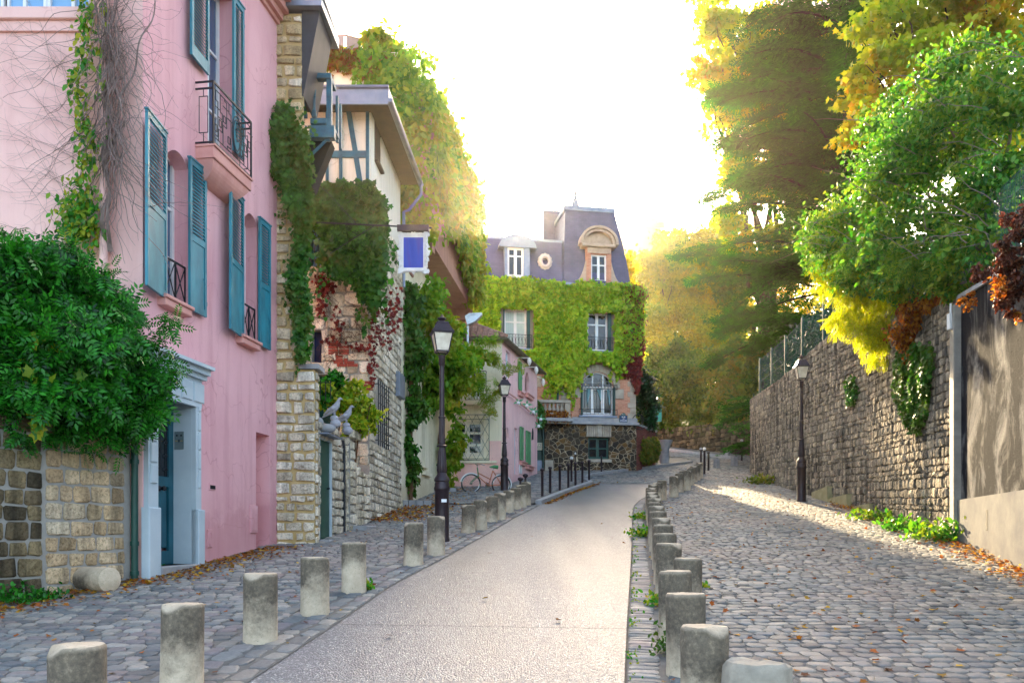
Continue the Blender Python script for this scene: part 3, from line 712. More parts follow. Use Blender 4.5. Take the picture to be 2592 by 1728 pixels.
casement(WPX, hx[0], xs_[2] - .05, hz, hz + 1.9, -.06, pink, mat_g=m_blue_glass, mull=(.5,), fr=.04)
for a, b in (w1, w2): casement(WP, a, b, wz0, wz1, -.24, pink, bars=(.33, .66), mull=(.5,))
casement(WP, w3[0], w3[1], w3z[0], w3z[1], -.24, pink, bars=(.33, .66))
# sills
for a, b, tag_ in ((u_('c2', 1040, 640), u_('c2', 1262, 770, .1), 1), (u_('c2', 1560, 930), u_('c2', 1716, 1040, .1), 2)):
    mb = MB(); mb.wbox(WP, a, b, wz0 - .15, wz0 - .05, 0, .13, .012); mb.wbox(WP, a - .02, b + .02, wz0 - .05, wz0, 0, .16, .01); obj('sill', mb, m_sill, pink)
# shutters
def shutter(W, w_, z0, z1, parent, louv=.5, mat_=None, th=.04, tilt=1):
    """louvred in the upper part, flat panel below; W runs from hinge/edge to edge"""
    mat_ = mat_ or m_teal; mb = MB(); s = .055
    mb.wbox(W, 0, s, z0, z1, 0, th); mb.wbox(W, w_ - s, w_, z0, z1, 0, th); zl = z0 + (z1 - z0) * (1 - louv)
    for a, b in ((z0, z0 + .1), (zl - .08, zl), (z1 - .08, z1)): mb.wbox(W, s, w_ - s, a, b, 0, th - .002)
    mb.wbox(W, s, w_ - s, z0 + .1, zl - .08, .008, th - .012, .006)
    n = int((z1 - .08 - zl) / .052)
    for i in range(n):
        z = zl + (z1 - .08 - zl) * (i + .5) / n
        mb.hexa([W.at(s, z - .03, th - .004), W.at(w_ - s, z - .03, th - .004), W.at(w_ - s, z - .024, th), W.at(s, z - .024, th), W.at(s, z + .018, .004), W.at(w_ - s, z + .018, .004), W.at(w_ - s, z + .026, .01), W.at(s, z + .026, .01)])
    # drip cap, latch and hinges
    mb.wbox(W, -.012, w_ + .012, z1, z1 + .025, -.01, th + .012)
    for z in (z0 + .18, z1 - .3): mb.wbox(W, w_ - .02, w_ + .03, z, z + .06, -.02, .03)
    mb.tube([W.at(w_ * .75, z0 + .55, th), W.at(w_ * .75, z0 + .55, th + .03), W.at(w_ * .75, z0 + .46, th + .035)], .008, 6)
    return obj('shutter', mb, mat_, parent)
def SW(W, a, oa, b, ob): return Wall(W.at(a, 0, oa)[:2], W.at(b, 0, ob)[:2])
sw = SW(WP, u_('D', 333, 500, .17), .17, u_('D', 378, 500, .05), .05); shutter(sw, sw.L, wz0 - .05, wz1 + .05, pink)
sw = SW(WP, u_('D', 432, 500, .05), .05, u_('D', 470, 500, .05), .05); shutter(sw, sw.L, wz0 - .02, wz1, pink)
sw = SW(WP, u_('D', 526, 600, .16), .16, u_('D', 556, 600, .05), .05); shutter(sw, sw.L, wz0 - .05, wz1 + .05, pink)
sw = SW(WP, u_('D', 593, 600, .05), .05, u_('D', 618, 600, .05), .05); shutter(sw, sw.L, wz0 - .02, wz1, pink)
sw = SW(WP, u_('D', 436, 100, .08), .08, u_('D', 476, 100, .05), .05); shutter(sw, sw.L, CAMZ + 7.08, CAMZ + 9.6, pink, .93)
sw = SW(WP, u_('D', 533, 100, .05), .05, u_('D', 557, 100, .05), .05); shutter(sw, sw.L, CAMZ + 6.3, CAMZ + 8.85, pink, .93)
# window guard rails
for a, b in (w1, w2):
    mb = MB(); z0, z1 = wz0 + .03, wz0 + .62
    for z in (z0 + .06, z1): mb.wbox(WP, a, b, z - .012, z + .012, -.06, -.036)
    for k in range(3): x = a + (b - a) * (k * .49 + .01); mb.wbox(WP, x, x + .022, z0, z1, -.06, -.036)
    for k in range(2):
        x0, x1 = a + (b - a) * k * .5, a + (b - a) * (k + 1) * .5
        for p in ((x0, z0 + .06, x1, z1), (x0, z1, x1, z0 + .06)): mb.tube([WP.at(p[0], p[1], -.048), WP.at(p[2], p[3], -.048)], .009, 5)
    obj('guard_rail', mb, m_iron, pink)
# balcony: slab, cove and ironwork
ba, bb = u_('D', 449, 333), 13.38; bb = WP.ux(D(578, 415), .3)
bz = CAMZ + 5.88
mb = MB(); mb.wbox(WP, ba, bb, bz - .2, bz - .03, 0, .3, .01); mb.wbox(WP, ba - .015, bb + .015, bz - .03, bz, 0, .325)
prof = [(0, bz - .2)] + [(.27 * math.cos(a) ** 1.3, bz - .2 - .32 * math.sin(a)) for a in [i * math.pi / 2 / 9 for i in range(10)]]
v = []; P = [(o_, z) for o_, z in prof[1:]]
for (o_, z) in P:
    e = (bz - .2 - z) / .32; v += [WP.at(ba + .02 + .1 * e, z, o_), WP.at(bb - .02 - .3 * e, z, o_)]
n = len(P); mb.add(v, [(2 * i, 2 * i + 1, 2 * i + 3, 2 * i + 2) for i in range(n - 1)])
for s_ in (0, 1):
    k = [2 * i + s_ for i in range(n)]; vv = [v[i] for i in k] + [WP.at(ba + .02 if not s_ else bb - .02, bz - .2, 0)]; mb.poly(vv)
obj('balcony_slab', mb, m_sill, pink)
mb = MB(); t0, t1 = bz + .03, bz + .95; o_ = .29
def bar(W, a, za, b, zb, o, r=.007): mb.tube([W.at(a, za, o), W.at(b, zb, o)], r, 5)
for z in (t0, t1): mb.wbox(WP, ba, bb, z - .014, z + .014, o_ - .012, o_ + .012)
for x in (ba, bb): mb.wbox(WP, x - .012, x + .012, bz, t1, o_ - .012, o_ + .012)
we = Wall(WP.at(ba, 0, 0)[:2], WP.at(ba, 0, o_)[:2]); we2 = Wall(WP.at(bb, 0, o_)[:2], WP.at(bb, 0, 0)[:2])
for ww in (we, we2):
    for z in (t0, t1 - .1, t1): mb.wbox(ww, 0, ww.L, z - .012, z + .012, -.01, .01)
    for a, b, c_, d in ((.06, t0 + .15, .06, t1 - .22), (.2, t0 + .15, .2, t1 - .22), (.06, t1 - .22, .2, t1 - .22), (.06, t0 + .15, .2, t0 + .15), (.13, t0, .13, t0 + .15), (.13, t1 - .22, .13, t1 - .1)): bar(ww, a, b, c_, d, 0)
def rect(a, b, c_, d, o):
    for p in ((a, c_, b, c_), (b, c_, b, d), (b, d, a, d), (a, d, a, c_)): bar(WP, p[0], p[1], p[2], p[3], o)
L_ = bb - ba; rnd = random.Random(2); cxm = ba + L_ * .6
for z in (t0 + .09, t1 - .09): bar(WP, ba, z, bb, z, o_)
for i in range(9):                                          # stepped fretwork
    x0 = ba + .02 + L_ * i / 9; x1 = x0 + L_ / 9 * .85
    if abs((x0 + x1) / 2 - cxm) < .16: continue
    za = t0 + .09 + .13 * (i % 3 + .4); zb = t1 - .12 - .12 * ((i + 1) % 3)
    bar(WP, x0, t0 + .09, x0, za, o_); bar(WP, x0, za, x1, za, o_); bar(WP, x1, za, x1, zb, o_); bar(WP, x0 + .05, zb, x1, zb, o_); bar(WP, x0 + .05, zb, x0 + .05, t1 - .09, o_)
    rect(x0 + .02, x1 - .03, za + .06, za + .16, o_)
    bar(WP, x0, zb - .1, x1 + .05, zb - .1, o_)
zc = (t0 + t1) / 2
for rr, r2 in ((.15, .3), (.11, .25)): mb.tube([WP.at(cxm + rr * math.cos(a), zc + r2 * math.sin(a), o_) for a in [i * math.pi / 9 for i in range(19)]], .009, 5)
for a in (0, 1, 2, 3): mb.tube([WP.at(cxm, zc + .07 * (a - 1.5), o_), WP.at(cxm + .07 * math.cos(a * 2), zc + .07 * (a - 1.5) + .05, o_)], .008, 5)
obj('balcony_railing', mb, m_iron, pink)
# cornice and roof edge
mb = MB()
for a, b, o in ((ZT - .18, ZT - .1, .05), (ZT - .1, ZT + .02, .12), (ZT + .02, ZT + .16, .22), (ZT + .16, ZT + .24, .32)): mb.wbox(WP, 0, WP.L + .02, a, b, -.1, o)
obj('cornice', mb, m_sill, pink)
mb = MB(); mb.wbox(WP, 0, WP.L + .05, ZT + .26, ZT + .34, -5, .42); obj('roof', mb, m_zinc, pink)
# door surround, door
t0z = CAMZ + 2.5
mb = MB(); sA, sB = 0.0, u_('D', 469, 1200, .1)
base_ = lambda u: g(WP.at(u, 0)[1])
mb.wbox(WP, sA + .02, dA, .9, t0z - .62, 0, .07); mb.wbox(WP, dB, sB - .03, .9, t0z - .62, 0, .07)
for a, b in ((sA + .06, dA - .05), (dB + .06, sB - .07)):
    z = 2.35
    while z < t0z - .62:
        mb.wbox(WP, a, b, z, min(z + .26, t0z - .6), .07, .095, .012); z += .29
mb.wbox(WP, sA - .03, dA + .0, .8, 2.02, 0, .12, .015); mb.wbox(WP, dB, sB + .0, .8, 2.02, 0, .12, .015)
mb.wbox(WP, sA + .02, sB - .03, t0z - .62, t0z - .2, 0, .08)
for i in range(4):
    a = dA - .1 + i * .33; mb.wbox(WP, a, a + .29, t0z - .55, t0z - .26, .08, .1, .012)
for a, b, o in ((t0z - .2, t0z - .13, .14), (t0z - .13, t0z - .05, .2), (t0z - .05, t0z, .27)): mb.wbox(WP, sA - .05, sB + .02, a, b, 0, o)
sur = obj('door_surround', mb, m_pale, pink)
mb = MB(); mb.wbox(WP, dA, dA + .004, dz0, dz1, -.3, 0); mb.wbox(WP, dB - .006, dB - .003, dz0, dz1, -.32, .002); mb.wbox(WP, dA, dB, dz1 - .006, dz1 - .003, -.32, 0); obj('door_reveal', mb, m_pale, sur)
mb = MB(); mb.wbox(WP, dA - .02, dB + .3, dz0 - .4, dz0, -.35, .14, .015); obj('doorstep', mb, m_kerb, pink)
mb = MB(); o_ = -.29
mb.wbox(WP, dA, dA + .13, dz0, dz1, o_ - .04, o_); mb.wbox(WP, dB - .13, dB, dz0, dz1, o_ - .04, o_); mb.wbox(WP, dA + .13, dB - .13, dz0, dz0 + .2, o_ - .04, o_ - .001)
mb.wbox(WP, dA + .13, dB - .13, dz0 + 1.15, dz0 + 1.3, o_ - .04, o_ - .001); mb.wbox(WP, dA + .13, dB - .13, dz1 - .2, dz1, o_ - .04, o_ - .001)
mb.wbox(WP, dA + .17, dB - .17, dz0 + .24, dz0 + 1.1, o_ - .03, o_ - .008, .015)
door = obj('door', mb, m_teal_d, pink)
mb = MB(); mb.wbox(WP, dA + .13, dB - .13, dz0 + 1.3, dz1 - .2, o_ - .035, o_ - .025); obj('pane', mb, m_glass, door)
mb = MB(); rnd = random.Random(8)
for k in range(5): x = dA + .18 + (dB - dA - .36) * k / 4; mb.tube([WP.at(x, dz0 + 1.3, o_ - .01), WP.at(x, dz1 - .2, o_ - .01)], .006, 5)
for k in range(16):
    x = dA + .2 + (dB - dA - .4) * (k % 4) / 3; z = dz0 + 1.4 + .2 * (k // 4)
    mb.tube([WP.at(x + .05 * (1 - i / 12) * math.cos(i * .6), z + .05 * (1 - i / 12) * math.sin(i * .6), o_ - .006) for i in range(11)], .005, 4)
obj('grille', mb, m_iron, door)
mb = MB(); kx, kz = u_('D', 372, 1120, -.25), dz0 + 1.12
mb.tube([WP.at(kx, kz, o_), WP.at(kx, kz, o_ + .04), WP.at(kx, kz, o_ + .045), WP.at(kx, kz, o_ + .08), WP.at(kx, kz, o_ + .09)], [.045, .02, .03, .04, .01], 14); obj('knob', mb, m_iron, door, smooth=True)
# intercom on the reveal (the reveal faces down the street)
WRv = Wall(WP.at(dB, 0, -.32)[:2], WP.at(dB, 0, 0)[:2])
mb = MB(); mb.wbox(WRv, .05, .2, 2.93, 3.2, .004, .014); pl = obj('intercom_plate', mb, M_simple('brushed_steel', '7c8c8e', '93a1a2', 8, .4, .05, 50, metal=.5), pink)
mb = MB()
for x in (.09, .16): mb.tube([WRv.at(x, 3.14, .014), WRv.at(x, 3.14, .017)], .014, 10)
for r_ in range(3):
    for c_ in range(3): mb.wbox(WRv, .112 + c_ * .01, .118 + c_ * .01, 3.04 + r_ * .013, 3.049 + r_ * .013, .014, .018)
objs('keypad', mb, m_iron, pl)
mb = MB(); mb.wbox(WRv, .065, .1, 3.052, 3.064, .014, .016); mb.wbox(WRv, .145, .18, 3.052, 3.064, .014, .016); objs('name_tag', mb, M_simple('brass', 'c8a860', 'd8b870', 5, .4, metal=.4), pl)
# number plate
def text(body, loc, size, mat_, parent, rotz=0, name='lettering', ext=.002, xs=1, ax='CENTER'):
    c_ = bpy.data.curves.new(name, 'FONT'); c_.body = body; c_.size = size; c_.extrude = ext; c_.align_x = ax; c_.align_y = 'CENTER'; c_.space_character = 1.05
    tmp = bpy.data.objects.new(name, c_); me = bpy.data.meshes.new_from_object(tmp); bpy.data.objects.remove(tmp); me.materials.clear(); me.materials.append(mat_)
    o = bpy.data.objects.new(name, me); sc.collection.objects.link(o); o.rotation_euler = (R(90), 0, rotz); o.scale = (xs, 1, 1)
    o.parent = parent; o.location = Vector(loc) - wloc(parent); return o
m_txt = M_simple('white_enamel', 'e6e8ea', 'f0f0ee', 3, .4); m_navy = M_simple('navy_enamel', '14305a', '1c3c6a', 3, .35)
nx0 = u_('e5', 286, 180, .1); nz0 = z_('e5', 286, 180, .1)
mb = MB(); mb.wbox(WP, nx0 - .07, nx0 + .07, nz0 - .1, nz0 + .1, .1, .112); npl = obj('number_plate', mb, m_navy, sur)
mb = MB(); mb.wbox(WP, nx0 - .045, nx0 + .045, nz0 - .075, nz0 + .075, .112, .115); obj('plate_field', mb, M_simple('pale_enamel', 'b9c6cc', 'c6d0d4'), npl)
rz = math.atan2(WP.u.y, WP.u.x)
text('6', WP.at(nx0, nz0, .1165), .15, m_navy, npl, rz)
# letter slot, vent and meter hatch
lu, lz = u_('c3', 1241, 420), z_('c3', 1241, 420)
mb = MB(); mb.wbox(WP, lu - .1, lu + .1, lz - .05, lz + .06, 0, .012, .004); lb = obj('letter_slot', mb, m_pink, pink); mb = MB(); mb.wbox(WP, lu - .08, lu + .08, lz - .035, lz + .025, .012, .016); obj('slot', mb, m_dark, lb)
a, b = u_('c3', 1210, 700), u_('c3', 1238, 700); z0, z1 = z_('c3', 1224, 775), z_('c3', 1224, 668)
mb = MB(); mb.wbox(WP, a, b, z0, z1, 0, .02, .008); mb.tube([WP.at((a + b) / 2 + (b - a) * .3 * math.cos(i * .7), (z0 + z1) / 2 + (z1 - z0) * .35 * math.sin(i * .7), .02) for i in range(8)], .01, 6); obj('vent_cover', mb, m_pink, pink)
a, b = u_('c3', 1460, 600), u_('c3', 1502, 600); z0, z1 = z_('c3', 1480, 690), z_('c3', 1480, 528)
mb = MB(); mb.wbox(WP, a, b, z0, z1, 0, .025, .01); mb.wbox(WP, a + .03, b - .03, z0 + .04, z1 - .04, .025, .032, .005); obj('meter_hatch', mb, m_pink, pink)
mb = MB(); mb.wbox(WP, d2[0], d2[1], d2z[0], d2z[1], -.34, -.27); obj('door', mb, m_sill, pink)
# wing downpipe
p = at(D(238, 300), 10.7); dp = MB(); dp.tube([(p.x, 10.7, 4.5), (p.x + .01, 10.7, 13.5)], .055, 12)
for z in (6.0, 8.2, 10.4): dp.tube([(p.x, 10.7, z), (p.x, 10.7, z + .1)], .068, 12)
obj('rain_pipe', dp, m_peach, pink, smooth=True)
# ---------------------------------------------- stone house with half-timbered storey
m_rub = M_stone('rubble_limestone', ['bfa880', 'd8c4a0', 'e6d8ba', 'c8b08a', 'eee2cc', 'a8946f', 'd8c29a'], bump=1.0, streak=.3, streak_col='4a4438', bscale=11)
m_rubg = M_stone('grey_rubble_limestone', ['bab09a', 'd8cdb8', 'e8dfcc', 'c6baa4', 'f0e8d8', 'a69a86'], bump=1.0, streak=.45, streak_col='423e36', bscale=11)
m_redbrick = M_simple('red_brick', '8a3a2a', 'a85040', 9, .85, .4, 30)
sh = thing('stone_house', 'old rubble stone house with half-timbered upper storey and teal timber gallery', 'house', (-4, 19, g(19)))
zP = CAMZ + 3.05
W1 = Wall((-4.5, 15), (-3.94, 15)); W1b = Wall((-4.45, 14.98), (-3.70, 14.98)); W1s = Wall((-3.95, 15), (-4.5, 17.1)); W1c = Wall((-3.70, 14.98), (-3.72, 15.24))
mb = MB(); P4 = [(-5.3, 15.01), (-3.95, 15.01), (-4.5, 17.1), (-5.3, 17.1)]; mb.hexa([(x, y, 0) for x, y in P4] + [(x, y, CAMZ + 9.75) for x, y in P4]); mb.box(-5.0, -3.71, 14.99, 15.24, 0, zP - .01); obj('mortar_bed', mb, m_mortar_y, sh)
mb = MB(); courses(mb, W1, 0, W1.L, zP, CAMZ + 9.7, .2, .16, .42, .03, .018, .05, seed=21, hv=.3); courses(mb, W1s, 0, W1s.L, zP, CAMZ + 9.7, .2, .2, .45, .03, .018, .05, seed=22)
obj('pier', mb, m_rub, sh, label='ochre rubble pier beside the pink house')
mb = MB(); courses(mb, W1b, 0, W1b.L, 1.2, zP, .2, .16, .4, .04, .02, .045, seed=23, hv=.3); courses(mb, W1c, 0, W1c.L, 1.2, zP, .2, .2, .4, .035, .018, .045, seed=24)
obj('pier', mb, m_rubg, sh, label='wider grey foot of the rubble pier')
mb = MB(); mb.box(-4.0, -3.62, 14.92, 15.4, zP, zP + .09); obj('coping', mb, m_kerb, sh)
# gable facing down the street
W2 = Wall((-5.6, 19.3), (-3.46, 19.3)); W2s = Wall((-3.46, 19.3), (-3.22, 23.0))
zH = CAMZ + 8.05
ox = lambda t_, x, y: W2.px(S(t_, x, y))
hA = (ox('e6', 145, 300)[0], ox('e6', 328, 300)[0], CAMZ + 2.2, ox('e6', 230, 165)[1])
hB = (ox('c5', 440, 1250)[0], ox('c5', 525, 1250)[0], ox('c5', 480, 1425)[1], ox('c5', 480, 1140)[1])
hC = (ox('c5', 420, 400)[0], ox('c5', 600, 400)[0], ox('c5', 500, 610)[1], ox('c5', 500, 205)[1])
mb = MB(); mb.box(-5.6, -3.5, 19.62, 24, 0, zH)
wall_holes(mb, W2, 0, W2.L, 0, zH, [hA + (.3,), hB + (.3,), hC + (.2,)]); wall_holes(mb, W2s, 0, W2s.L, 0, zH, [])
obj('mortar_bed', mb, m_mortar, sh)
mb = MB(); courses(mb, W2, 0, W2.L, 3.4, zH, .26, .2, .55, .035, .03, .035, [hA, hB, hC], seed=31, hv=.35); obj('gable_stonework', mb, m_rubg, sh)
u2 = lambda t_, x, y: W2s.ux(S(t_, x, y)); z2 = lambda t_, x, y: W2s.zx(S(t_, x, y))
gr = (u2('e6', 655, 500), u2('e6', 745, 500), z2('e6', 700, 800), z2('e6', 700, 225))
gr = (gr[0], gr[1], z2('e6', 655, 780), z2('e6', 655, 215))
mb = MB(); courses(mb, W2s, 0, W2s.L, 1.2, zH, .2, .2, .5, .04, .02, .04, [gr], seed=33, hv=.25, tilt=-.03); obj('street_stonework', mb, m_rubg, sh)
# lower garden wall in front with the green door
W3 = Wall((-3.74, 15.25), (-3.46, 19.3))
ud = lambda t_, x, y: W3.ux(S(t_, x, y)); zd = lambda t_, x, y: W3.zx(S(t_, x, y))
gd = (ud('e6', 162, 1000), ud('e6', 262, 1000), g(15.5) + .05, zd('e6', 210, 745))
m_gdoor = M_simple('bottle_green_door', '0e3b2e', '17503e', 3, .5, .1, 20)
mb = MB(); ztop = lambda u: CAMZ + (2.15 if u < 1.5 else 1.75 if u < 2.6 else 1.45 + .1 * math.sin(u * 3))
for a, b in ((0, 1.45), (1.45, 2.6), (2.6, W3.L)): mb.wbox(W3, a, b, .8, ztop((a + b) / 2) - .02, -.4, -.01) if a else None
mb.wbox(W3, 0, gd[0], .8, ztop(.1), -.4, -.01); mb.wbox(W3, gd[1], 1.45, .8, ztop(1), -.4, -.01); mb.wbox(W3, gd[0], gd[1], gd[3] + .02, ztop(1), -.4, -.01)
yw = thing('yard_wall', 'low rubble yard wall with green door and two stone birds on top', 'wall', (-3.7, 16.2, g(16.2)))
obj('mortar_bed', mb, m_mortar, yw)
gap = (ud('e6', 365, 1000), ud('e6', 388, 1000), 1.0, 3.25); 
mb = MB(); courses(mb, W3, 0, W3.L, 1.2, ztop, .17, .14, .38, .045, .025, .035, [(gd[0] - .03, gd[1] + .03, 0, gd[3] + .05)], seed=35, hv=.3); obj('stonework', mb, m_rubg, yw)
mb = MB(); px3 = ud('e6', 420, 1000); mb.wbox(W3, px3 - .2, px3 + .3, .9, CAMZ + 2.05, -.1, .1); obj('mortar_bed', mb, m_mortar, yw)
mb = MB(); Wq = Wall(W3.at(px3 - .2, 0, .1)[:2], W3.at(px3 + .3, 0, .1)[:2]); courses(mb, Wq, 0, Wq.L, 1.3, CAMZ + 2.05, .19, .2, .5, .04, .02, .035, seed=37)
Wq2 = Wall(W3.at(px3 - .2, 0, -.1)[:2], W3.at(px3 - .2, 0, .1)[:2]); courses(mb, Wq2, 0, Wq2.L, 1.3, CAMZ + 2.05, .19, .2, .3, .03, .02, .035, seed=38)
stone(mb, Wq, -.08, Wq.L + .06, CAMZ + 2.0, CAMZ + 2.22, .12, .02, random.Random(2)); obj('gate_pier', mb, m_rubg, yw)
mb = MB(); mb.wbox(W3, gd[0] - .05, gd[0], gd[2], gd[3] + .05, -.1, .03); mb.wbox(W3, gd[1], gd[1] + .05, gd[2], gd[3] + .05, -.1, .03); mb.wbox(W3, gd[0] - .05, gd[1] + .05, gd[3], gd[3] + .06, -.1, .035)
obj('door_frame', mb, m_pale, yw)
mb = MB(); mb.wbox(W3, gd[0], gd[1], gd[2], gd[3], -.06, -.02); gdo = obj('door', mb, m_gdoor, yw)
mb = MB(); mb.tube([W3.at(gd[1] - .12, gd[2] + 1.0, -.02), W3.at(gd[1] - .12, gd[2] + 1.0, .03)], .018, 8); obj('knob', mb, m_iron, gdo)
mb = MB(); mb.wbox(W3, gd[0] - .12, gd[1] + .12, gd[3] + .07, gd[3] + .1, -.1, .22); obj('door_canopy', mb, m_zinc, yw)
mb = MB(); mb.wbox(W3, gd[0] - .1, gd[1] + .25, g(15.4) - .2, gd[2] - .02, -.1, .25, .02); obj('doorstep', mb, m_kerb, yw)
mb = MB(); mb.wbox(W3, px3 - .1, px3 + 1.0, g(16.9) - .3, g(17) + .16, 0, .45, .02); obj('stone_step', mb, m_kerb, yw)
mb = MB(); p = W3.at(gap[0], 0, .05); mb.tube([(p[0], p[1], g(p[1])), (p[0], p[1], 3.5), (p[0] - .05, p[1] + .1, 3.62)], .035, 8); obj('drainpipe', mb, m_iron, label='thin black drainpipe running down the yard wall beside the green door', cat='drainpipe')
mb = MB(); 
for k in range(6):
    x = -4.1 + .1 * k; mb.tube([(x, 15.8, zP - .45), (x, 15.8, zP - .05)], .01, 5)
mb.tube([(-4.1, 15.8, zP - .1), (-3.6, 15.8, zP - .1)], .01, 5); obj('railing', mb, m_iron, yw)
mb = MB(); p = at(S('e6', 160, 585), 15.5)
def ball(mb, c_, r, n=12, sq=(1, 1, 1)):
    prof = [(r * math.sin(math.pi * i / n) + .001, -r * math.cos(math.pi * i / n)) for i in range(n + 1)]; i0 = len(mb.v)
    mb.lathe((0, 0, 0), prof, n * 2); mb.v[i0:] = [(c_[0] + x * sq[0], c_[1] + y * sq[1], c_[2] + z * sq[2]) for x, y, z in mb.v[i0:]]
ball(mb, p, .1, 10); p2 = at(S('e6', 240, 640), 15.6); ball(mb, p2, .15, 10, (1.1, .8, .62)); obj('stone_ornament', mb, m_kerb, yw, smooth=True)
# other stuff on the stone house
mb = MB(); mb.wbox(W2, *hA[:2], hA[2], hA[3], -.34, -.28); d_ = obj('door', mb, m_dgreen, sh)
mb = MB(); mb.wbox(W2, hB[0], hB[1], hB[2], hB[3], -.31, -.27); obj('window', mb, M_simple('deep_blue_panel', '16204e', '20306a', 4, .4), sh)
casement(W2, *hC[:2], hC[2], hC[3], -.12, sh, mat_f=m_timber, mat_g=m_blue_glass, fr=.05, mull=(.35, .68), bars=(.2, .4, .6, .8))
mb = MB()                                              # window grille of bellied bars
for k in range(7): x = hC[0] + (hC[1] - hC[0]) * k / 6; mb.tube([W2.at(x, hC[3] - .1, .05), W2.at(x, (hC[2] + hC[3]) / 2, .1), W2.at(x, hC[2] + .25, .2), W2.at(x, hC[2] + .05, .1)], .011, 5)
for z in (.15, .5, .85): mb.tube([W2.at(hC[0], hC[2] + (hC[3] - hC[2]) * z, .1), W2.at(hC[1], hC[2] + (hC[3] - hC[2]) * z, .1)], .01, 5)
obj('window_grille', mb, m_iron, sh)
mb = MB(); rnd = random.Random(5)
for (x, y, n_) in ((585, 1255, 1), (585, 1280, 2), (585, 1308, 2), (585, 1335, 2), (625, 1362, 1), (625, 1388, 1.4), (630, 1412, 2), (660, 1436, 2)):
    a, z = ox('c5', x, y); L_ = .24
    for k in range(2): 
        e = min(L_, (n_ - k) * L_)
        if e > .05: mb.wbox(W2, a + k * (L_ + .02), a + k * (L_ + .02) + e, z - .065, z + .0, 0, .045, .006)
for r_ in range(3):
    for k in range(2): a, z = ox('e6', 458, 225 + r_ * 28); mb.wbox(W2, a + k * .26, a + k * .26 + .24, z - .065, z, 0, .045, .006)
objs('brick_patch', mb, m_redbrick, sh)
mb = MB(); mb.wbox(W2s, gr[0] - .02, gr[1], gr[2], gr[3], -.25, -.2); obj('window', mb, m_glass, sh)
mb = MB()
for k in range(6): x = gr[0] + (gr[1] - gr[0]) * k / 5; mb.tube([W2s.at(x, gr[2] - .02, .1), W2s.at(x, gr[3] + .02, .1)], .014, 6)
for k in range(7): z = gr[2] + .1 + (gr[3] - gr[2] - .2) * k / 6; mb.tube([W2s.at(gr[0] - .1, z, .115), W2s.at(gr[1] + .12, z, .115)], .012, 6)
for x in (gr[0] - .05, gr[1] + .05):
    for k in (0, 3, 6): z = gr[2] + .1 + (gr[3] - gr[2] - .2) * k / 6; mb.tube([W2s.at(x, z, 0), W2s.at(x, z, .115)], .01, 5)
obj('window_grille', mb, m_iron, sh)
gb = (u2('e6', 832, 300), u2('e6', 882, 300)); mb = MB(); mb.wbox(W2s, gb[0], gb[1], z2('e6', 880, 390), z2('e6', 880, 180), .02, .14, .02); obj('wall_box', mb, m_zinc, sh)
# half-timbered storey
W4 = Wall((-5.7, 19.1), (-3.38, 19.1)); W4s = Wall((-3.38, 19.1), (-3.22, 23.0)); zE = CAMZ + 10.35
mb = MB(); mb.wbox(W4, 0, W4.L, zH, zE, -3, -.03); wall_holes(mb, W4, 0, W4.L, zH, zE); obj('plaster_panel', mb, M_plaster('ivory_plaster', 'e6ddc6', 'f2ecda', 'c0b494'), sh)
mb = MB(); o4 = lambda x, y: W4.px(S('e7', x, y))
zb = o4(700, 1560)[1] - .6
for x0, x1 in ((700, 740), (890, 932), (1268, 1312)): a, b = o4(x0, 900)[0], o4(x1, 900)[0]; mb.wbox(W4, a, b, zH - .1, zE, 0, .05, .006)
a, b, z = o4(690, 1160)[0], o4(1266, 1160)[0], o4(900, 1180)[1]; mb.wbox(W4, a, b, z - .09, z + .07, 0, .045, .006)
za = o4(700, 2560)[1]; mb.wbox(W4, 0, W4.L, zH - .06, zH + .14, 0, .055, .006)
p0, p1 = o4(1000, 420), o4(1190, 1600); dzs = (p1[1] - p0[1]); mb.wpoly(W4, [(p0[0] - .06, p0[1]), (p1[0] - .06, p1[1]), (p1[0] + .06, p1[1]), (p0[0] + .06, p0[1])][::1], 0, .042)
for k in range(7): x = .3 + k * .33; mb.wbox(W4, x, x + .09, zE - .05, zE + .06, 0, .42)
obj('timber_frame', mb, m_timber, sh)
mb = MB(); mb.wbox(W4s, .02, W4s.L, zH - .2, zE + .3, -.3, -.03); obj('board_gap', mb, m_wood_d, sh); mb = MB(); sw_ = (W4s.ux(S('e7', 1395, 900)), W4s.ux(S('e7', 1470, 900)))
wz = (W4s.zx(S('e7', 1395, 1255)), W4s.zx(S('e7', 1395, 560)))
x = .0
while x < W4s.L:
    e = min(x + .2, W4s.L)
    if not (sw_[0] - .1 < (x + e) / 2 < sw_[1] + .08): mb.wbox(W4s, x + .02, e - .02, zH - .2, zE + .2, -.03, 0)
    else:
        mb.wbox(W4s, x + .02, e - .02, zH - .2, wz[0], -.03, 0); mb.wbox(W4s, x + .02, e - .02, wz[1], zE + .2, -.03, 0)
    x = e
obj('board_cladding', mb, m_white_wood, sh)
mb = MB(); mb.wbox(W4s, sw_[0], sw_[1], wz[0], wz[1], -.02, -.0); mb.wbox(W4s, sw_[0] - .05, sw_[1] + .05, wz[0] - .06, wz[0], 0, .1); obj('window', mb, m_wood_d, sh)
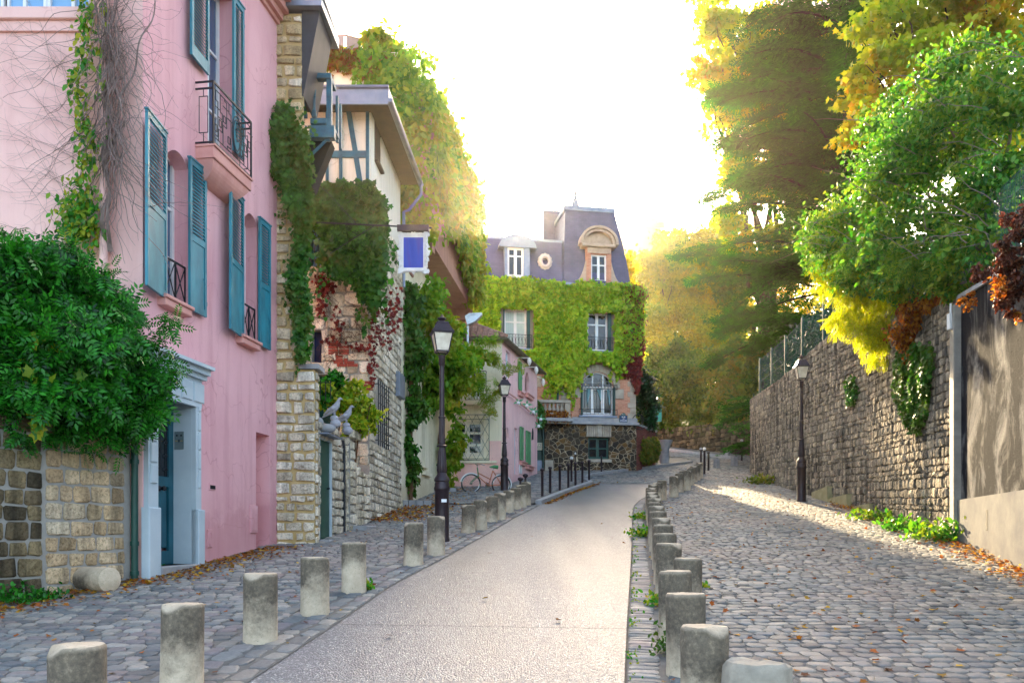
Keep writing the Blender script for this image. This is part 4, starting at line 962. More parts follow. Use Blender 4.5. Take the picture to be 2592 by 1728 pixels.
# roof with deep eaves
ze0 = CAMZ + 10.03; mb = MB()
zF = zE - .33
P0 = (-6.2, 18.55); P1 = (-2.9, 18.55); P2 = (-2.68, 23.1); P3 = (-6.2, 23.1)
def slab(mb, pts, z0, z1): 
    n = len(pts); mb.add([(x, y, z0) for x, y in pts] + [(x, y, z1) for x, y in pts], [tuple(range(n - 1, -1, -1)), tuple(range(n, 2 * n))] + [(i, (i + 1) % n, n + (i + 1) % n, n + i) for i in range(n)])
slab(mb, [P0, P1, P2, P3], zF + .02, zF + .06); obj('eave_soffit', mb, m_wood_d, sh)
mb = MB(); WE = Wall(P0, P1); WE2 = Wall(P1, P2)
mb.wbox(WE, 0, WE.L + .02, zF - .05, zF + .3, -.02, .02); mb.tube([WE.at(0, zF + .31, .04), WE.at(WE.L + .03, zF + .31, .04)], .04, 8)
mb.wbox(WE, 0, WE.L + .02, zF - .1, zF - .02, .0, .05)
for k in range(8): x = .5 + k * .36; mb.wbox(WE, x, x + .012, zF - .02, zF + .26, .02, .03)
mb.wbox(WE2, 0, WE2.L, zF - .02, zF + .3, -.02, .03); mb.tube([WE2.at(0, zF + .02, .07), WE2.at(WE2.L, zF + .02, .07)], .05, 8)
p = WE2.at(WE2.L - .1, zF, .06); mb.tube([p, (p[0], p[1], zF - .3), (p[0] - .35, p[1], zF - .75), (p[0] - .5, p[1], zF - .8), (p[0] - .5, p[1], zH - 1)], .045, 8)
obj('eave_gutter', mb, m_zinc, sh, smooth=True)
mb = MB(); zr = zF + .3; rid = [(-5.2, 20.8, zr + .62), (-6.2, 20.8, zr + .62)]
a, b, c_, d = [(x, y, zr) for x, y in (P0, P1, P2, P3)]
mb.add([a, b, c_, d, rid[0], rid[1]], [(0, 1, 4, 5), (1, 2, 4), (2, 3, 5, 4), (0, 5, 3)]); obj('roof', mb, M_simple('brown_tiles', '6a5248', '8d7264', 9, .8, .6, 18, stretch=(1, 4, 1)), sh)
# overhanging dark roof edge above the pier
mb = MB(); pts = [(-4.35, 14.9), (-3.62, 14.9), (-3.5, 17.5), (-4.35, 17.5)]
z0 = CAMZ + 8.35; A = [(-3.95, 15.0, CAMZ + 8.35), (-3.68, 15.0, CAMZ + 9.85), (-3.3, 16.4, CAMZ + 9.85), (-3.95, 16.4, CAMZ + 8.35)]
mb.hexa([(-3.96, 15, CAMZ + 8.2), (-3.93, 15, CAMZ + 8.2), (-3.93, 16.0, CAMZ + 8.2), (-3.96, 16.0, CAMZ + 8.2), (-3.96, 15, CAMZ + 9.8), (-3.62, 15, CAMZ + 9.8), (-3.62, 16.0, CAMZ + 9.8), (-3.96, 16.0, CAMZ + 9.8)])
obj('eave_soffit', mb, M_simple('dark_boards', '2b2d33', '3c3e45', 4, .7, .3, 10), sh)
mb = MB(); slab(mb, [(-5.2, 14.85), (-3.55, 14.85), (-3.52, 16.2), (-5.2, 16.2)], CAMZ + 9.8, CAMZ + 10.0); mb.box(-3.72, -3.52, 14.8, 16.1, CAMZ + 9.98, CAMZ + 10.6); obj('roof', mb, m_zinc, sh)
# teal timber gallery
GY = 15.55; mb = MB(); e = lambda x, y: at(S('e7', x, y), GY)
xl = -3.94; xr = e(775, 300).x; zt, zbm = e(400, 60).z, e(400, 700).z
def pbox(x0, x1, z0, z1, y0=GY, y1=GY + .1, b=.008):
    mb.box(x0, x1, y0, y1, z0, z1)
pbox(xl, xr, e(0, 110).z, e(0, 40).z, GY - .03, GY + .12)
pbox(e(705, 0).x, xr, e(0, 780).z, e(0, 111).z, GY, GY + .12)
pbox(xl, e(700, 0).x, e(0, 740).z, e(0, 665).z, GY, GY + .1)
pbox(xl, e(825, 0).x, e(0, 960).z, e(0, 790).z, GY - .06, GY + .1)
mb.box(e(705, 0).x, xr, GY + .121, 16.0, e(0, 111).z - .001, e(0, 45).z); mb.box(xl, e(825, 0).x, GY + .101, 15.95, e(0, 830).z, e(0, 795).z)
mb.box(e(740, 0).x, xr, GY + .6, GY + .7, e(0, 780).z, e(0, 111).z); mb.box(e(740, 0).x, xr, GY + .9, GY + 1.0, e(0, 780).z, e(0, 111).z)
for x in (395, 525):
    p = e(x, 640)
    for z0, z1, r in ((e(0, 640).z, e(0, 575).z, .05), (e(0, 150).z, e(0, 90).z, .05)): mb.box(p.x - r * .8, p.x + r * .8, GY + .01, GY + .09, z0, z1)
    H = e(0, 150).z - e(0, 575).z
    mb.lathe((p.x, GY + .05, e(0, 575).z), [(.03, 0), (.045, H * .06), (.03, H * .12), (.024, H * .3), (.03, H * .5), (.04, H * .53), (.03, H * .56), (.036, H * .75), (.022, H * .9), (.045, H * .97), (.04, H)], 12)
for k in range(9): x = e(400 + k * 36, 770).x; mb.box(x, x + .03, GY + .02, GY + .08, e(0, 790).z, e(0, 765).z)
mb.tube([e(400, 1280), e(700, 985), e(760, 985)], .03, 6)
obj('timber_gallery', mb, m_timber, sh)
mb = MB(); a0, a1 = e(365, 1380), e(800, 960)
mb.hexa([(-4.2, GY + .1, CAMZ + 6.75), (-3.93, GY + .1, CAMZ + 6.75), (-3.93, 16.0, CAMZ + 6.75), (-4.2, 16.0, CAMZ + 6.75), (-4.2, GY + .1, a1.z), (a1.x - .05, GY + .1, a1.z), (a1.x - .05, 15.95, a1.z), (-4.2, 15.95, a1.z)])
obj('gallery_soffit', mb, m_dark, sh)
# hanging sign -----------------------------------------------------------
Ys = 15.6; s5 = lambda x, y: at(S('c5', x, y), Ys)
sg = thing('hanging_sign', 'blue panel sign in a carved white frame hanging from a long iron bracket', 'sign', tuple(s5(1310, 280)))
mb = MB(); p0, p1 = s5(420, 212), s5(1475, 262); mb.tube([p0, p1], .016, 8); mb.tube([s5(600, 480), s5(985, 240)], .008, 6)
mb.tube([s5(420, 212), s5(415, 180)], .03, 8)
pr = [s5(380, -200), s5(560, -60), s5(830, 232)]
chain = [pr[0].lerp(pr[1], i / 10) for i in range(11)] + [pr[1].lerp(pr[2], i / 16) for i in range(1, 17)]
for i, (a, b) in enumerate(zip(chain, chain[1:])):
    d_ = (b - a) * .62; side = Vector((0, .014, 0)) if i % 2 else Vector((.009, 0, .009))
    mb.tube([a - d_ * .1, a + d_ * .3 + side, b + side * .6, b + d_ * .1, b - side * .6, a + d_ * .3 - side, a - d_ * .1], .004, 5, False)
obj('bracket', mb, m_iron, sg)
q0, q1 = s5(1182, 290), s5(1440, 662); mb = MB(); mb.box(q0.x, s5(1452, 0).x, Ys - .1, Ys + .1, s5(0, 298).z, s5(0, 250).z)
obj('sign_cap', mb, M_simple('dark_brown_paint', '3a2626', '4a3230', 5, .6), sg)
mb = MB(); a, b = s5(1232, 610), s5(1404, 345); mb.box(a.x, b.x, Ys - .02, Ys + .02, a.z, b.z)
q = NG('blue_panel'); c = q.ramp(q.noise(2.5, 5, .6, q.map((3, 3, .5))), [(.3, '2c3f9c'), (.5, '3548a8'), (.7, '4a3c92')]); obj('panel', mb, q.fin(c, .6), sg)
mb = MB(); cxs, czs = (a.x + b.x) / 2, (a.z + b.z) / 2; hw, hh = (b.x - a.x) / 2, (b.z - a.z) / 2
N_ = 132; ring = []
for i in range(N_):
    th = 2 * math.pi * i / N_; cs, sn = math.cos(th), math.sin(th)
    s_ = 1 / max(abs(cs) / hw, abs(sn) / hh); m_ = .082 + .026 * math.cos(th * 12) + .014 * math.sin(th * 31) + .02 * (abs(cs) > .9)
    ox_, oz_ = cs * s_, sn * s_
    ring.append((ox_, oz_, ox_ + math.copysign(min(1, abs(ox_) / hw * 1.0), ox_) * m_ * (1 if abs(ox_) / hw > .55 else .35), oz_ + math.copysign(1, oz_) * m_ * (1 if abs(oz_) / hh > .6 else .25)))
v = []
for y_ in (Ys - .025, Ys + .025): v += [(cxs + r_[0] * .985, y_, czs + r_[1] * .985) for r_ in ring] + [(cxs + r_[2], y_, czs + r_[3]) for r_ in ring]
f = []
for i in range(N_):
    j = (i + 1) % N_; f += [(i, j, N_ + j, N_ + i), (2 * N_ + i, 3 * N_ + i, 3 * N_ + j, 2 * N_ + j), (N_ + i, N_ + j, 3 * N_ + j, 3 * N_ + i), (i, 2 * N_ + i, 2 * N_ + j, j)]
mb.add(v, f)
for sx_ in (-1, 1):
    for sz_ in (-1, 1):
        c0 = (cxs + sx_ * (hw + .055), czs + sz_ * (hh + .055))
        for k in range(3): mb.tube([(c0[0] + .035 * math.cos(k * 2.1), Ys - .035, c0[1] + .035 * math.sin(k * 2.1)), (c0[0] + .035 * math.cos(k * 2.1), Ys + .02, c0[1] + .035 * math.sin(k * 2.1))], .032, 10)
for k in range(8):
    z = czs - hh + 2 * hh * (k + .5) / 8
    for sx_ in (-1, 1): mb.tube([(cxs + sx_ * (hw + .03 + .05 * (i / 8)), Ys - .032, z + .05 * math.sin(i * .5)) for i in range(9)], [.012 + .012 * math.sin(i * .4) for i in range(9)], 6)
for k in range(5):
    x = cxs - hw + 2 * hw * (k + .5) / 5
    for sz_ in (-1, 1): mb.tube([(x + .05 * math.sin(i * .6), Ys - .032, czs + sz_ * (hh + .03 + .045 * (i / 8))) for i in range(9)], [.01 + .014 * math.sin(i * .4) for i in range(9)], 6)
obj('carved_frame', mb, M_simple('white_carving', 'd6cfc8', 'ece6e0', 6, .7, .3, 40), sg)
# stone birds ------------------------------------------------------------
m_bird = M_simple('bird_stone', '8f8f98', 'b4b2b8', 9, .85, .5, 50)
def bird(px_, py_, Y, label, flip=1, s=1.0):
    mb = MB(); sp = [(-.3, -.16), (-.2, -.1), (-.1, -.03), (0, .04), (.07, .12), (.1, .2), (.125, .25), (.15, .262), (.185, .25), (.215, .24)]
    rr = [.012, .035, .065, .082, .07, .042, .036, .036, .018, .004]
    mb.tube([(x * s, 0, z * s) for x, z in sp], [r * s for r in rr], 14)
    for sd in (-1, 1): mb.tube([(-.24 * s, sd * .05 * s, -.1 * s), (-.1 * s, sd * .075 * s, .0), (.0, sd * .08 * s, .04 * s), (.06 * s, sd * .06 * s, .07 * s)], [.012 * s, .04 * s, .05 * s, .02 * s], 8)
    for sd in (-1, 1):
        mb.tube([(.0, sd * .03 * s, -.02 * s), (.01 * s, sd * .03 * s, -.12 * s), (.03 * s, sd * .03 * s, -.125 * s)], [.016 * s, .008 * s, .006 * s], 6)
    ball(mb, (0, 0, -.19 * s), .1 * s, 8, (1, .8, .75)); ball(mb, (.03 * s, 0, -.31 * s), .13 * s, 8, (1, .8, .8))
    o = obj('stone_bird', mb, m_bird, smooth=True, label=label, cat='bird statue', group='stone birds on the yard wall'); o.location = at(S('e6', px_, py_), Y); o.rotation_euler = (0, 0, R(-12)); return o
bird(300, 480, 15.7, 'grey stone bird perched farther left above the green door', s=.85); bird(405, 545, 16.3, 'grey stone bird perched on the gate pier before the yellow-green bush', s=.85)
# ---------------------------------------------- tall house smothered in creeper
cr = thing('creeper_house', 'tall cream house with jettied upper floors smothered in sunlit creeper', 'house', (-3.2, 26, g(26)))
W6 = Wall((-3.21, 23.05), (-2.62, 29.2)); W6j = Wall((-2.42, 24.0), (-1.55, 31.5)); zj = CAMZ + 8.7; zje = CAMZ + 12.8
u6 = lambda t_, x, y: W6.ux(S(t_, x, y)); z6 = lambda t_, x, y: W6.zx(S(t_, x, y))
win6 = (u6('e6', 960, 900) if False else u6('f3', 45, 500), u6('f3', 98, 500), z6('f3', 70, 840), z6('f3', 70, -420))
mb = MB(); wall_holes(mb, W6, 0, W6.L, 0, zj, [win6 + (.2,)]); mb.wbox(W6, 0, W6.L, 0, zj, -4, -.3); mb.box(-12, -3.4, 24.3, 32, 0, CAMZ + 14.6)
obj('wall', mb, m_cream, cr)
mb = MB(); mb.wbox(W6, win6[0], win6[1], win6[2], win6[3], -.2, -.15); obj('window', mb, m_glass, cr)
mb = MB(); mb.wbox(W6, win6[0] - .1, win6[1] + .6, win6[2] - .3, win6[2] - .18, 0, .12); mb.wbox(W6, win6[0] - .1, win6[1] + .1, win6[2] - .06, win6[2], 0, .1); objs('sill', mb, m_cream, cr, .02)
m_brownp = M_plaster('brown_pink_plaster', 'a8786a', 'b98a78', '7a5648')
mb = MB(); mb.wbox(W6j, 0, W6j.L, zj, zje, -5, 0)
for a in (.02, W6j.L - .5):
    for k in range(4): mb.wbox(W6j, a, a + .4, zj - .9 + .225 * k, zj - .9 + .225 * (k + 1), -1.0, -.75 + .22 * k + .1)
obj('jetty', mb, m_brownp, cr)
mb = MB(); W7 = Wall((-9, 24.4), (-5.2, 24.4)); W7b = Wall((-5.2, 24.4), (-3.8, 25.0)); zt7 = CAMZ + 14.3
mb.wbox(W7, 0, W7.L, zj - 1, zt7, -3, 0); mb.wbox(W7b, 0, W7b.L, zj - 1, zt7, -3, 0)
m_oldw = M_simple('weathered_wall', 'b09c84', 'cbb9a2', 1.5, .9, .5, 15); obj('wall', mb, m_oldw, cr)
mb = MB(); a, b, c_, d = W6j.at(-.0, zje, .1), W6j.at(W6j.L, zje, .12), (-2.5, 31.4, CAMZ + 15.2), (-3.9, 25.1, CAMZ + 14.6)
mb.add([a, b, c_, d, (-6, 31.4, CAMZ + 15.4), (-6, 25, CAMZ + 14.8), (a[0], a[1], zje - .15), (b[0], b[1], zje - .15), (-6, 31.6, zje), (-6, 24.1, zje)], [(0, 1, 2, 3), (3, 2, 4, 5), (0, 6, 7, 1), (1, 7, 8, 4, 2), (0, 3, 5, 9, 6)])
m_tile = M_simple('brown_roof_tiles', '5c4438', '8a6a58', 10, .75, .7, 16, stretch=(1, 4, 2)); obj('roof', mb, m_tile, cr)
mb = MB(); rz_ = [at(D(700, 78), 24.3), at(D(793, 82), 24.3), at(D(905, 110), 24.9)]
for A_, B_ in zip(rz_, rz_[1:]):
    Wr = Wall((A_.x, A_.y), (B_.x, B_.y)); n = max(2, int(Wr.L / .45)); top = [A_.z, B_.z]
    for i in range(n):
        u0, u1 = Wr.L * i / n, Wr.L * (i + 1) / n; zt = top[0] + (top[1] - top[0]) * i / n; mb.wbox(Wr, u0 + .04, u1 - .04, zt7 - .05, zt - .04, -.02, .02)
    mb.tube([(A_.x, A_.y, A_.z), (B_.x, B_.y, B_.z)], .035, 6)
obj('roof_railing', mb, M_simple('brown_panels', 'a08a80', 'b8a296', 3, .7, .2, 20), cr)
mb = MB(); p = at(S('f4', 730, 960), 31.2); mb.tube([p, at(S('f4', 735, 1290), 31.2)], .06, 8); mb.tube([at(S('f4', 615, 800), 29.5), at(S('f4', 618, 990), 29.5)], .05, 8); objs('rain_pipe', mb, m_white, cr, smooth=True)
# zinc cowl with ribbed top beyond the lamp
mb = MB(); k8 = lambda x, y, Y=29.6: at(S('e8', x, y), Y)
v = [k8(760, 260), k8(830, 210), k8(1045, 200), k8(1040, 235), k8(930, 345), k8(800, 400)]
mb.add([(p.x, p.y, p.z) for p in v] + [(p.x, p.y + .5, p.z + .05) for p in v], [(5, 4, 3, 2, 1, 0), (6, 7, 8, 9, 10, 11)] + [(i, (i + 1) % 6, 6 + (i + 1) % 6, 6 + i) for i in range(6)])
for k in range(8): a, b = k8(860 + 24 * k, 212), k8(850 + 22 * k, 250); mb.tube([(a.x, a.y - .01, a.z), (b.x, b.y - .01, b.z)], .012, 5)
p = k8(800, 380); mb.tube([(p.x, p.y + .25, p.z), (p.x, p.y + .25, 7.9)], .05, 8)
obj('awning', mb, M_simple('galvanised_sheet', '9aa2ac', 'c2c8ce', 5, .35, .1, 20, metal=.6), cr)
# ---------------------------------------------- small cream and pink house
W8 = Wall((-2.75, 30.5), (-.38, 30.5)); W9 = Wall((-.38, 30.5), (1.16, 36.6)); zc8 = CAMZ + 7.3
ph = thing('corner_house', 'small corner house, cream end wall and pink street wall with green shutters', 'house', (-.8, 32, g(32)))
a8 = lambda t_, x, y: W8.px(S(t_, x, y)); a9 = lambda t_, x, y: W9.px(S(t_, x, y))
wA = (a8('f3', 560, 500)[0], a8('f3', 990, 500)[0], a8('f3', 800, 700)[1], a8('f3', 800, 155)[1])
wB = (a8('e3', 370, 500)[0], a8('e3', 552, 500)[0], a8('e3', 450, 1200)[1], a8('e3', 450, 270)[1])
def h9(t_, x0, x1, ym, y0, y1, dep=.15, rise=0):
    m = (x0 + x1) / 2
    return (a9(t_, x0, ym)[0], a9(t_, x1, ym)[0], a9(t_, m, y1)[1], a9(t_, m, y0)[1], dep, rise)
H9 = [h9('e3', 1000, 1075, 500, 350, 860), h9('e3', 1350, 1420, 900, 720, 1085, .12, .35), h9('e4', 205, 232, 850, 790, 935, .1, .25), h9('e4', 305, 342, 900, 800, 1375)]
mb = MB(); wall_holes(mb, W8, 0, W8.L, 0, zc8, [wA + (.15,), wB + (.18,)]); obj('wall', mb, m_cream, ph, label='cream end wall facing down the street')
mb = MB(); wall_holes(mb, W9, 0, W9.L, 0, zc8, H9); mb.box(-2.7, .6, 36.5, 36.7, 0, zc8); mb.box(-2.74, -.6, 30.8, 36.4, 0, zc8 - .1); mb.wbox(W9, .2, W9.L, 0, zc8 - .1, -.8, -.5); obj('wall', mb, m_rose, ph, label='pink wall along the street')
mb = MB(); mb.wbox(W8, wA[0] - .1, W8.L - .05, g(30) - .1, a8('f3', 900, 800)[1], 0, .02); mb.wbox(W8, a8('f3', 1080, 0)[0], W8.L - .02, a8('f3', 900, 800)[1], a8('f3', 1100, 455)[1], 0, .018); obj('wall_base', mb, m_peach, ph)
mb = MB(); mb.wbox(W9, a9('e4', 510, 1400)[0], W9.L + .02, 2, a9('e4', 540, 1405)[1], 0, .03); obj('plinth', mb, m_rose, ph)
casement(W8, *wA, -.08, ph, mat_f=M_simple('cream_frame', 'cfc8b4', 'dedac8', 3, .6), mat_g=m_glass, fr=.12, mull=(.42,), bars=(.34, .67))
casement(W8, *wB, -.1, ph, mat_g=m_glass, fr=.07, mull=(.5,), bars=(.5,))
mb = MB(); mb.wbox(W8, wA[0] - .15, wA[1] + .5, a8('f3', 800, 795)[1], a8('f3', 800, 760)[1], 0, .1); mb.wbox(W8, a8('e3', 270, 0)[0], a8('e3', 690, 0)[0], a8('e3', 450, 1330)[1], a8('e3', 450, 1260)[1], 0, .3, .02); objs('sill', mb, m_cream, ph, .02)
ga = (a8('f3', 560, 0)[0], a8('f3', 1075, 0)[0], a8('f3', 800, 752)[1], a8('f3', 800, 60)[1]); mb = MB(); o_ = .1
for z in (ga[2], ga[2] + .06, ga[3] - .18, ga[3]): mb.wbox(W8, ga[0], ga[1], z - .01, z + .01, o_, o_ + .02)
for x in (ga[0], ga[1]): mb.wbox(W8, x - .012, x + .012, ga[2], ga[3], o_, o_ + .02)
gw, gh = ga[1] - ga[0], ga[3] - ga[2]; s_ = gw / 4
for k in range(-5, 5):
    for sg_ in (1, -1):
        pts = []
        for i in range(41):
            z = ga[2] + gh * i / 40; x = ga[0] + (k + .5) * s_ + sg_ * (z - ga[2]) * .55 + (0 if sg_ > 0 else gw)
            if ga[0] <= x <= ga[1]: pts.append(W8.at(x, z, o_ + .01))
        if len(pts) > 2: mb.tube([pts[0], pts[-1]], .007, 4)
obj('window_grille', mb, m_dgreen, ph)
mb = MB(); r0, r1 = a8('e3', 290, 0)[0], a8('e3', 650, 0)[0]; z0, z1 = a8('e3', 450, 1240)[1], a8('e3', 450, 730)[1]
for z in (z0, z1): mb.tube([W8.at(r0, z, .28), W8.at(r1, z, .28), W8.at(r1, z, .02)], .013, 5)
for k in range(8): x = r0 + (r1 - r0) * k / 7; mb.tube([W8.at(x, z0, .28), W8.at(x, z1, .28)], .01, 5)
obj('balcony_railing', mb, m_iron, ph)
mb = MB(); WX8 = W8; zq = zc8
E = [(-3.1, 30.2), (-.2, 30.2), (1.55, 36.9), (-3.1, 36.9)]; rd = [(-1.6, 32.4, zq + 1.15), (-1.2, 34.6, zq + 1.15), (-3.1, 33, zq + 1.3)]
mb.add([(x, y, zq + .06) for x, y in E] + rd, [(0, 1, 4, 6), (1, 2, 5, 4), (2, 3, 6, 5), (4, 5, 6)])
# tile rows as small ridges on the front slope
A_, B_, T_ = Vector((-3.1, 30.2, zq + .1)), Vector((-.2, 30.2, zq + .1)), Vector((-1.6, 32.4, zq + 1.19))
for r_ in range(9):
    t0 = r_ / 9; y = 30.2 + 2.2 * t0; z = zq + .1 + 1.09 * t0; x = -3.1
    while x < -.3 - 1.35 * t0:
        mb.hexa([(x, y - .05, z - .02), (x + .2, y - .05, z - .02), (x + .2, y + .24, z + .09), (x, y + .24, z + .09), (x + .01, y - .05, z + .03), (x + .17, y - .05, z + .045), (x + .17, y + .24, z + .13), (x + .01, y + .24, z + .12)]); x += .22
mb.tube([(-.2, 30.2, zq + .12), rd[0]], .07, 6)
obj('roof', mb, M_simple('terracotta_tiles', '6f4a40', 'a37a6a', 7, .6, .4, 20), ph)
mb = MB(); slab(mb, E, zq - .02, zq + .05)
for a, b in ((E[0], E[1]), (E[1], E[2])): mb.tube([(a[0], a[1], zq), (b[0], b[1], zq)], .06, 8)
obj('eave_gutter', mb, M_simple('olive_eave', '4a4432', '665c42', 4, .6, .2, 20), ph)
casement(W9, *H9[0][:4], -.12, ph, mat_g=m_blue_glass, fr=.05, mull=(.5,), bars=(.33, .66)); casement(W9, *H9[3][:4], -.12, ph, mat_f=m_pale, mat_g=m_pale, fr=.05, mull=(), bars=(.4,), name='door')
mb = MB()
for x0, x1, ym, y0, y1, t_ in ((1215, 1262, 900, 560, 1050, 'e3'), (362, 397, 1000, 795, 1195, 'e4'), (437, 487, 1000, 848, 1245, 'e4')):
    a, b = a9(t_, x0, ym)[0], a9(t_, x1, ym)[0]; z0, z1 = a9(t_, (x0 + x1) / 2, y1)[1], a9(t_, (x0 + x1) / 2, y0)[1]
    sw = Wall(W9.at(a, 0, .03)[:2], W9.at(b, 0, .03)[:2]); shutter(sw, sw.L, z0, z1, ph, .01, m_green_p, .05)
for x0, x1, y0, y1, t_ in ((1215, 1290, 1060, 1180, 'e3'), (1345, 1455, 1090, 1210, 'e3'), (365, 425, 1200, 1250, 'e4'), (442, 515, 1250, 1305, 'e4')):
    a, b = a9(t_, x0, y0)[0], a9(t_, x1, y0)[0]; z = a9(t_, x0, y0 + 5)[1]; mb.wbox(W9, a, b, z - .17, z - .04, 0, .13, .01); mb.wbox(W9, a - .03, b + .03, z - .04, z, 0, .17)
objs('sill', mb, m_sill, ph, .02)
mb = MB(); a, b = a9('e4', 360, 1300)[0], a9('e4', 392, 1300)[0]; mb.wbox(W9, a, b, a9('e4', 375, 1362)[1], a9('e4', 375, 1255)[1], 0, .03); obj('notice_panel', mb, m_white, ph)
mb = MB(); nk = [(517, 945), (534, 940), (536, 850), (528, 800), (520, 850)]; pts = [a9('e4', x, y) for x, y in nk]; mb.wpoly(W9, pts, 0, .03); obj('niche_ornament', mb, m_iron, ph)
m_lampw = M_simple('pale_lamp_shade', 'cfc8bc', 'e6e0d6', 4, .6)
for (x0, y0), (x1, y1), nm in (((1180, 463), (1425, 470), 'upper'), ((1345, 635), (1550, 632), 'lower'), ((1510, 800), (1675, 850), 'low')):
    ua = W9.ux(S('e3', x0, y0)) if nm != 'low' else W9.L - .1; A_ = Vector(W9.at(ua, 0, 0)); A_.z = at(S('e3', x0, y0), A_.y).z
    B_ = at(S('e3', x1, y1), A_.y - .1)
    t = thing('arm_lamp', {'upper': 'upper long thin arm lamp reaching out below the pink house eave', 'lower': 'second long thin arm lamp, lower down below the pink house eave', 'low': 'lowest thin arm lamp at the far corner of the pink house'}[nm], 'lamp', tuple(A_), 'arm lamps below the pink house eave')
    mb = MB(); mb.tube([A_, B_], .018, 6); obj('arm', mb, m_lampw, t)
    mb = MB(); mb.lathe((B_.x, B_.y, B_.z - .22), [(.01, -.1), (.05, -.05), (.09, .06), (.08, .16), (.03, .24)], 12); obj('lamp_shade', mb, m_lampw, t, smooth=True)
# flower-like lamps on a rope across the pink wall
fl = thing('flower_lamp_garland', 'rope of green and white flower shaped lamps along the pink house wall', 'garland', (0.2, 32, g(32) + 3))
mb = MB(); rp = [W9.px(S('e3', x, y), .12) for x, y in ((1040, 1095), (1170, 1180), (1300, 1320), (1440, 1440))]
R3 = [Vector(W9.at(u, z, .12)) for u, z in rp] + [at(S('e3', 1560, 1500), 36.2), at(S('e1', 230, 620), 36.4)]
mb.tube(R3, .03, 6); obj('rope', mb, m_sill, fl)
for k, (t_, x, y) in enumerate((('e3', 1190, 1270), ('e3', 1345, 1320), ('e3', 1460, 1430), ('e1', 130, 340), ('e1', 265, 470), ('e1', 225, 600))):
    Y = [32.5, 33.6, 34.8, 35.8, 36.3, 36.4][k]; c_ = at(S(t_, x, y), Y) + Vector((.08, -.2, 0)); r = .2
    mb = MB()
    for j in range(4):
        a = j * math.pi / 2 + .5 + k; d = Vector((math.cos(a), -.2, math.sin(a) * .8)); s_ = Vector((-math.sin(a), 0, math.cos(a))) * .05
        mb.add([c_, c_ + d * r * .5 + s_, c_ + d * r * 1.3, c_ + d * r * .5 - s_, c_ + Vector((0, .02, 0))], [(0, 1, 2), (0, 2, 3), (4, 2, 1), (4, 3, 2)])
    obj('petals', mb, m_green_p, fl); mb = MB(); ball(mb, c_ + Vector((0, -.03, -.06)), .075, 8); obj('bulb', mb, m_white, fl, smooth=True)
# ---------------------------------------------- brick mansion with mansard roof
bh = thing('brick_mansion', 'brick mansion with slate mansard roof, walls covered in yellow-green ivy', 'house', (2, 38.5, g(38)))
m_brick = M_brick('salmon_brick', 'cf9478', 'bf7c60', 'cdb49c'); m_stoneq = M_simple('quoin_stone', '948878', 'b5aa98', 3, .85, .4, 20)
# polygonal dark rubble with pale raised joints
q = NG('polygonal_rubble'); vv = q.map((1, 1, 1.15)); vd = q.n('TexVoronoi', {'Vector': vv, 'Scale': 4.0, 'Randomness': .95}, feature='DISTANCE_TO_EDGE').outputs[0]; vc = q.n('TexVoronoi', {'Vector': vv, 'Scale': 4.0, 'Randomness': .95})
cc = q.ramp(q.n('SeparateColor', {0: vc.outputs['Color']}).outputs[0], [(0, '2c251d'), (.3, '4a3d2c'), (.55, '3b3328'), (.75, '6a5334'), (.9, '7d5a2c'), (1, '544a3c')])
cc = q.mix(.6, cc, q.ramp(q.noise(8, 5, .7), [(.3, (.4, .4, .4)), (.7, (1, 1, 1))]), 'MULTIPLY')
jm = q.ramp(vd, [(.03, (1, 1, 1)), (.055, (0, 0, 0))]); zg = q.n('SeparateXYZ', {0: q.co}).outputs[2]
vis = q.ramp(q.math('ADD', q.math('MULTIPLY', zg, -.35), q.math('MULTIPLY', q.noise(.9, 3), 1.2)), [(.0, (.12, .12, .12)), (.0, (.12, .12, .12))])
vis = q.math('MULTIPLY', q.ramp(q.noise(.7, 3), [(.4, (.35, .35, .35)), (.6, (1, 1, 1))]), 1)
cc = q.mix(q.math('MULTIPLY', jm, vis), cc, 'c4b294'); m_poly = q.fin(cc, .9, q.bump(q.ramp(vd, [(.0, (.7, .7, .7)), (.045, (.2, .2, .2)), (.2, (1, 1, 1))]), .8, .05))
uh = lambda t_, x, y: HB.px(S(t_, x, y))
zled = uh('c8', 1300, 965)[1]; zcor = uh('c7', 1100, 930)[1]
aw = (uh('c8', 1080, 700)[0], uh('c8', 1350, 700)[0], uh('c8', 1200, 885)[1], uh('c8', 1215, 530)[1])
v1 = (uh('c8', 445, 200)[0], uh('c8', 632, 200)[0], uh('c8', 530, 330)[1], uh('c8', 530, -10)[1]); v1 = (v1[0], v1[1], v1[2], uh('c7', 640, 1185)[1])
v2 = (uh('c8', 1128, 200)[0], uh('c8', 1302, 200)[0], uh('c8', 1200, 352)[1], uh('c7', 1450, 1225)[1])
lw = (uh('c8', 1137, 1100)[0], uh('c8', 1310, 1100)[0], uh('c8', 1220, 1248)[1], uh('c8', 1220, 1068)[1])
gd2 = (uh('e1', 175, 1000)[0], uh('e1', 378, 1000)[0], g(37.5) + .1, uh('e1', 280, 640)[1])
mb = MB(); wall_holes(mb, HB, 0, HB.L, zled, zcor, [aw + (.25, .75), v1 + (.22,), v2 + (.22,)]); WR_ = Wall((6.02, 38.86), (6.9, 48)); wall_holes(mb, WR_, 0, WR_.L, zled, zcor)
mb.box(-2.9, 5.7, 39.3, 47, 0, zcor - .1); obj('brick_wall', mb, m_brick, bh)
